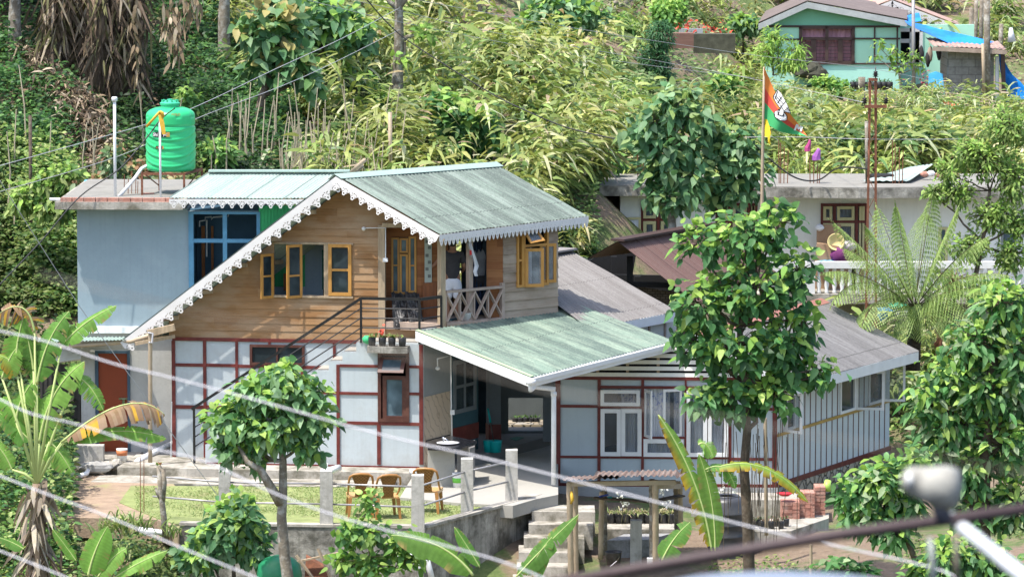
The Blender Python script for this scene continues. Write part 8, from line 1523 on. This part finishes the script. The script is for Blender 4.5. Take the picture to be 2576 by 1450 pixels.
def banana(label, root, crown, Y, leaves, tr=.16, petiole=True, dead=0, name='banana_plant'):
    t = thing(name, label, 'banana plant', W(*root, Y)); a, b = W(*root, Y), W(*crown, Y)
    if tr: MB().tube([a - Vector((0, 0, .6)), a, a.lerp(b, .5), b], [tr * 1.15, tr * 1.1, tr * .9, tr * .5], 10).build('pseudostem', M['bananatrunk'], t, True)
    for l in leaves:
        p0 = l[0:2]
        if petiole: p = W(*p0, Y); MB().tube([b, b.lerp(p, .5) + Vector((0, 0, .05)), p], [.04, .03, .018], 6).build('leaf_stalk', bpy.data.materials.get('pale_midrib') or mat('pale_midrib', (.42, .50, .18), .5, .1), t, True)
        k = l[7] if len(l) > 7 else {}; bleaf(t, p0, l[2:4], l[4:6], Y, l[6], **k)
    if dead: lb = LB(); n = dead; T = rng.random(n); P_ = np.array([tuple(a.lerp(b, x)) for x in T]) + rng.normal(0, tr * .6, (n, 3)); lb.add(P_, rdir(n, -1.2), rdir(n), rng.uniform(.3, .8, n), .10, STRAP, .3, cols_(n, [(.34, .26, .20), (.22, .16, .12), (.46, .38, .30)], jit=.25)); lb.build('dead_sheaths', M['dry'], t)
    return t
random.seed(5)
banana('tall banana plant with torn green leaves at the left edge before the orange door', (95, 1450), (93, 1215), 88, [(93, 965, 110, 850, 174, 782, 36), (154, 869, 215, 800, 293, 768, 27), (99, 1112, 120, 970, 213, 908, 42, dict(tear=.4)), (190, 945, 230, 960, 260, 1032, 26, dict(nrm=(.4, -.8, .4))), (40, 925, 40, 850, 62, 790, 40, dict(tear=.35)), (84, 930, 78, 880, 66, 838, 34, dict(tone=.7)), (62, 1120, 45, 1030, 0, 1000, 26, dict(tone=1.2)), (40, 1060, 45, 1000, 90, 950, 34), (158, 1112, 300, 1060, 419, 1103, 27, dict(tone=1.25, tear=.2)), (124, 1110, 150, 1130, 182, 1188, 32, dict(nrm=(.5, -.8, .3))), (78, 1110, 30, 1060, -10, 1030, 24, dict(tone=1.2)), (5, 950, 20, 900, 45, 870, 34, dict(tear=.35)), (30, 1180, 10, 1130, -20, 1110, 24), (154, 1112, 330, 960, 414, 1042, 36, dict(state='dry', tear=.55, sides=(1, 1), nrm=(0, -.3, .9))), (87, 835, 70, 735, -5, 790, 34, dict(state='dry', tear=.4)), (52, 941, 30, 900, -5, 892, 26, dict(state='yellow', tear=.4))], .17, dead=150)
banana('young banana plant with upright leaves at the bottom left', (225, 1500), (225, 1440), 86, [(222, 1446, 235, 1380, 271, 1322, 38, dict(tear=.05)), (246, 1450, 275, 1400, 318, 1378, 26, dict(tear=.05)), (290, 1450, 350, 1410, 422, 1383, 20, dict(tear=.05)), (192, 1410, 165, 1370, 132, 1330, 14, dict(tear=.05)), (60, 1380, 30, 1360, -5, 1350, 16, dict(tear=.05))], 0, False)
banana('banana plant with a large pale arching leaf at the bottom centre', (1195, 1500), (1200, 1440), 86, [(1190, 1446, 1120, 1350, 984, 1345, 40, dict(tear=.14, tone=.72, nrm=(.2, -.7, .7))), (1207, 1425, 1175, 1370, 1143, 1324, 16, dict(tear=.03)), (1298, 1450, 1370, 1370, 1456, 1292, 24, dict(tear=.2, tone=.85)), (1330, 1446, 1350, 1390, 1388, 1350, 28, dict(tear=.08))], 0, False)
banana('banana plant with yellowing ragged leaves before the bungalow window', (1790, 1500), (1792, 1385), 90, [(1790, 1384, 1765, 1200, 1655, 1042, 26, dict(state='yellow', tear=.65, sides=(1, 0))), (1791, 1384, 1766, 1200, 1657, 1042, 22, dict(tone=.9, tear=.5, sides=(0, 1))), (1799, 1384, 1800, 1250, 1758, 1140, 26, dict(tone=.75, tear=.05)), (1665, 1410, 1690, 1350, 1736, 1312, 32, dict(tear=.22, tone=.95)), (1778, 1185, 1920, 1120, 2034, 1264, 18, dict(state='yellow', tear=.65, nrm=(-.3, -.6, .8))), (1775, 1180, 1830, 1150, 1850, 1228, 20, dict(tear=.4, tone=1.2)), (1757, 1118, 1775, 1100, 1795, 1150, 26, dict(tone=1.2, tear=.3))], 0, False)
# dead banana clump high on the left bank
for i, (x, y1, r, lab) in enumerate(((130, 140, .26, 'leftmost dead banana stem of the brown clump in the upper left'), (225, 215, .36, 'thick leaning dead banana stem in the middle of the clump'), (275, 225, .30, 'dead banana stem right of the thickest one in the clump'), (325, 235, .24, 'rightmost dead banana stem of the brown clump'), (180, 60, .3, 'dead banana stem set back behind the others in the clump'))):
    Yb = 117.2 + i * .2; t = thing('dead_banana_stem', lab, 'banana stem', W(x, y1, Yb), 'dead banana clump'); a, b = W(x, y1 + 30, Yb), W(x + 25, -60, Yb - .3); MB().tube([a, a.lerp(b, .3), b], [r * 1.5, r, r * .75], 12).build('pseudostem', M['bananatrunk'], t, True)
    n = 430; T = rng.random(n); P_ = np.array([tuple(a.lerp(b, q)) for q in T]) + rng.normal(0, r * .7, (n, 3)) + [0, -.15, 0]; LB().add(P_, rdir(n, -1.5), rdir(n), rng.uniform(.25, .9, n), .065, STRAP, .2, cols_(n, [(.22, .15, .10), (.13, .09, .065), (.34, .27, .20), (.08, .055, .04), (.18, .17, .07)], jit=.25)).build('dead_leaves', M['dry'], t)
for i, (x, y0, y1, lab) in enumerate(((430, -10, 90, 'dead leaf bundle hanging at the top between the clump and ivy trunk'), (432, 60, 140, 'lower end of the hanging dead leaf bundle'), (338, 0, 225, 'long thin string of dead leaves hanging right of the clump'), (478, -20, 35, 'short dead leaf bundle at the top edge'))):
    n = 42; T = rng.random(n); a, b = np.array(W(x, y0, 115.5)), np.array(W(x + 8, y1, 115.5)); P_ = a + (b - a) * T[:, None] + rng.normal(0, .06 if i == 2 else .12, (n, 3)); LB().add(P_, rdir(n, -1.5), rdir(n), rng.uniform(.15, .4, n), .09, OVAL, .3, cols_(n, [(.38, .27, .18), (.26, .18, .11), (.48, .37, .26)])).build('hanging_dead_leaves', M['dry'], None, label=lab, cat='dead leaves')
# pollard stump and weeds at the lawn corner
t = thing('cut_tree_stump', 'thin pruned tree with a forked cut top at the lawn corner', 'tree', W(412, 1360, 92.3)); MB().tube([W(418, 1360, 92.3), W(412, 1300, 92.3), W(405, 1240, 92.3), W(400, 1172, 92.3)], [.07, .06, .055, .05], 8).tube([W(410, 1260, 92.3), W(414, 1215, 92.2), W(411, 1178, 92.2)], [.045, .045, .042], 8).tube([W(405, 1255, 92.3), W(396, 1240, 92.3), W(392, 1225, 92.3)], [.04, .03, .025], 7).build('trunk', M['barkl'], t, True)
lb = LB(); tuft(lb, W(401, 1170, 92.3), 9, .2, .05, [(.4, .2, .1), (.35, .5, .1)], prof=OVAL); lb.build('shoots', M['leaf'], t)
for i, (x, y, h) in enumerate(((290, 1330, .8), (320, 1345, 1.0), (345, 1330, .7), (265, 1350, .7), (430, 1345, .6), (300, 1400, .6))): lb = LB(); p = W(x, y, 91.6); tuft(lb, (p.x, p.y, p.z), 34, h, .035, [(.25, .36, .10), (.36, .42, .14), (.15, .25, .06)], 1.2, spread=.12); lb.build('tall_grass_tuft', M['straw'], None, label=ORD[i] + ' of the tall arching grass tufts on the brown slope below the lawn corner', cat='grass tuft', group='grass tufts below the lawn')
# ================================================================ WIRES AND NEAR FOREGROUND
def cable(name, label, pts, r, m, cat='wire', group=None):
    P_ = [W(*p) for p in pts]; out = []
    for i in range(len(P_) - 1):
        p0, p1, p2, p3 = P_[max(i - 1, 0)], P_[i], P_[i + 1], P_[min(i + 2, len(P_) - 1)]
        for k in range(6): t = k / 6; out.append(.5 * ((2 * p1) + (p2 - p0) * t + (2 * p0 - 5 * p1 + 4 * p2 - p3) * t * t + (3 * p1 - p0 - 3 * p2 + p3) * t ** 3))
    out.append(P_[-1]); return MB().tube(out, r, 6).build(name, m, None, True, label=label, cat=cat, group=group)
nearw = mat('near_white_wire', (.56, .55, .57), .5, .04, 3, bump=0)
def fg(pts, d0, d1): n = len(pts); return [(x, y, d0 + (d1 - d0) * i / (n - 1)) for i, (x, y) in enumerate(pts)]
cable('near_wire', 'upper blurred white foreground wire crossing from the left edge past the fence', fg([(-60, 815), (0, 832), (112, 857), (289, 915), (434, 950), (654, 1008), (953, 1091), (1243, 1157), (1550, 1235), (1898, 1326), (2104, 1372), (2344, 1426), (2420, 1460)], 17, 14), .0028, nearw)
cable('near_wire', 'middle blurred white foreground wire crossing over the left banana and the chairs', fg([(-60, 985), (0, 1004), (83, 1041), (207, 1070), (372, 1124), (513, 1159), (696, 1242), (878, 1306), (1044, 1351), (1243, 1405), (1343, 1442), (1400, 1470)], 17, 14.5), .0026, nearw)
cable('near_wire', 'third blurred white foreground wire over the lower left banana trunk', fg([(-60, 1175), (0, 1196), (124, 1244), (269, 1297), (455, 1376), (620, 1442), (680, 1470)], 17, 15), .0026, nearw)
cable('near_wire', 'lowest blurred white wire cutting the bottom left corner', fg([(-50, 1364), (0, 1384), (145, 1442), (220, 1475)], 17, 16), .0026, nearw)
cable('near_wire', 'faint very close brownish wire blurred across the house front', fg([(100, 690), (198, 714), (451, 775), (650, 818), (900, 868), (1178, 930), (1405, 985), (1800, 1050), (2576, 1190), (2700, 1215)], 5.5, 5), .0009, M['barkl'])
MB().tube([W(*p) for p in ((0, 455, 90), (85, 590, 91), (200, 770, 92), (480, 1155, 93.6), (560, 1262, 94))], .008, 5).build('guy_wire', M['wire'], None, label='straight thin white guy wire slanting down to the lawn past the orange door', cat='wire')
cable('tank_cable', 'black cable looping from the tank lid down to the left', [(440, 272, 102.0), (405, 300, 101.8), (370, 345, 101.6), (300, 425, 101.2), (200, 495, 100.8), (100, 610, 100.4), (-30, 745, 100)], .014, M['wireb'])
cable('slope_cable', 'upper grey power cable rising right from the left edge over the tank', [(-30, 425, 99), (370, 312, 104), (500, 265, 106), (690, 175, 110), (860, 97, 114), (1005, 20, 121.7)], .008, M['wire']); cable('slope_cable', 'lower grey power cable rising right behind the tank', [(-30, 490, 99), (300, 392, 103), (490, 300, 106), (760, 195, 110), (1005, 75, 121.7)], .007, M['wire'])
for lab, pts in (('uppermost of the three thin wires falling right across the slope', [(1000, -10, 122), (1178, 24, 124), (1494, 79, 130), (1898, 139, 138), (2235, 180, 142), (2590, 268, 146)]), ('middle of the three thin wires falling right across the slope', [(860, -5, 118), (968, 18, 121), (1243, 82, 126), (1494, 126, 131), (1800, 180, 136), (2195, 262, 108.2)]), ('lowest of the three thin wires falling right across the slope', [(740, -8, 116), (968, 47, 121), (1243, 103, 125), (1431, 136, 130), (1652, 167, 134), (1898, 196, 137)])): cable('thin_wire', lab, pts, .007, M['wire'])
cable('black_cable', 'black twisted cable sagging from the top down to the tree left of the flag', [(915, -10, 116), (1000, 82, 116), (1126, 167, 115.5), (1243, 239, 115), (1336, 284, 114.6), (1431, 322, 114.3), (1573, 354, 113.6), (1640, 360, 113.3)], .017, M['wireb'])
cable('thin_wire', 'level thin wire running right from the flagpole over the lattice pole', [(1870, 345, 113), (2030, 345, 111), (2190, 350, 108), (2420, 350, 110)], .008, M['wire']); cable('black_cable', 'black cable drooping onto the flat roof between flagpole and lattice pole', [(1900, 365, 113), (1960, 420, 115), (2010, 450, 116.5), (2060, 452, 117), (2110, 422, 115), (2185, 425, 108.2)], .02, M['wireb'])
# the blurred rod, lamp and pipe close to the camera
D = 9.5
MB().tube([W(1380, 1468, D), W(1700, 1412, D), W(2100, 1345, D), W(2700, 1262, D)], .0122, 12).build('near_rod', mat('dark_brown_rod', (.075, .05, .05), .6, .1), None, True, label='thick blurred brown rod slanting across the bottom right foreground', cat='rod')
t = thing('floodlight', 'blurred white rounded lamp head on a dark neck close to the camera', 'lamp', W(2372, 1330, D - .3)); c = W(2345, 1222, D - .3); pw = mat('aged_white_lamp', (.34, .33, .29), .6, .2, 20, (.18, .17, .15), .6, 30)
mb = MB().tube([c + Vector((-.046, -.02, .016)), c + Vector((-.042, 0, .012)), c + Vector((-.02, 0, .006)), c + Vector((.02, .0, -.002)), c + Vector((.042, .01, -.006)), c + Vector((.047, .01, -.006))], [.016, .028, .033, .044, .042, .03], 18); mb.build('lamp_head', pw, t, True)
MB().tube([c + Vector((-.051, -.022, .016)), c + Vector((-.046, -.02, .016))], .013, 14).build('front_highlight', M['white'], t, True); MB().tube([c + Vector((.010, 0, -.03)), c + Vector((.026, 0, -.07))], [.014, .017], 12).build('neck', mat('dark_neck', (.06, .06, .075), .6), t, True)  # white disc on the lamp front is a painted highlight
MB().tube([W(2395, 1300, D + .1), W(2420, 1325, D), W(2640, 1500, D - .6)], [.012, .0145, .016], 14).build('near_pipe', mat('near_white_pipe', (.50, .52, .55), .5, .1, 20), None, True, label='blurred thick white pipe in the bottom right corner', cat='pipe')
MB().tube([W(2338, 1350, D), W(2345, 1400, D), W(2350, 1480, D)], [.005, .007, .008], 10).build('near_stalk', mat('pale_grey_stalk', (.45, .47, .44), .6), None, True, label='pale blurred upright stalk hanging below the lamp', cat='stalk'); MB().tube([W(2405, 1345, D + .3), W(2408, 1480, D + .3)], .0055, 8).build('near_stalk', M['barkl'], None, True, label='thin blurred olive upright right of the pale stalk', cat='stalk')
c = W(1960, 1560, 8.5); MB().lathe(c + Vector((0, 0, -.1)), [(.40, 0), (.39, .05), (.36, .10), (.29, .145), (.18, .172), (.06, .185), (.01, .186)], 40, 1, .6).build('near_barrel', mat('pale_blue_grey_plastic', (.20, .235, .30), .6, .05), None, True, label='blurred pale blue-grey barrel top under the rod at the bottom', cat='barrel')
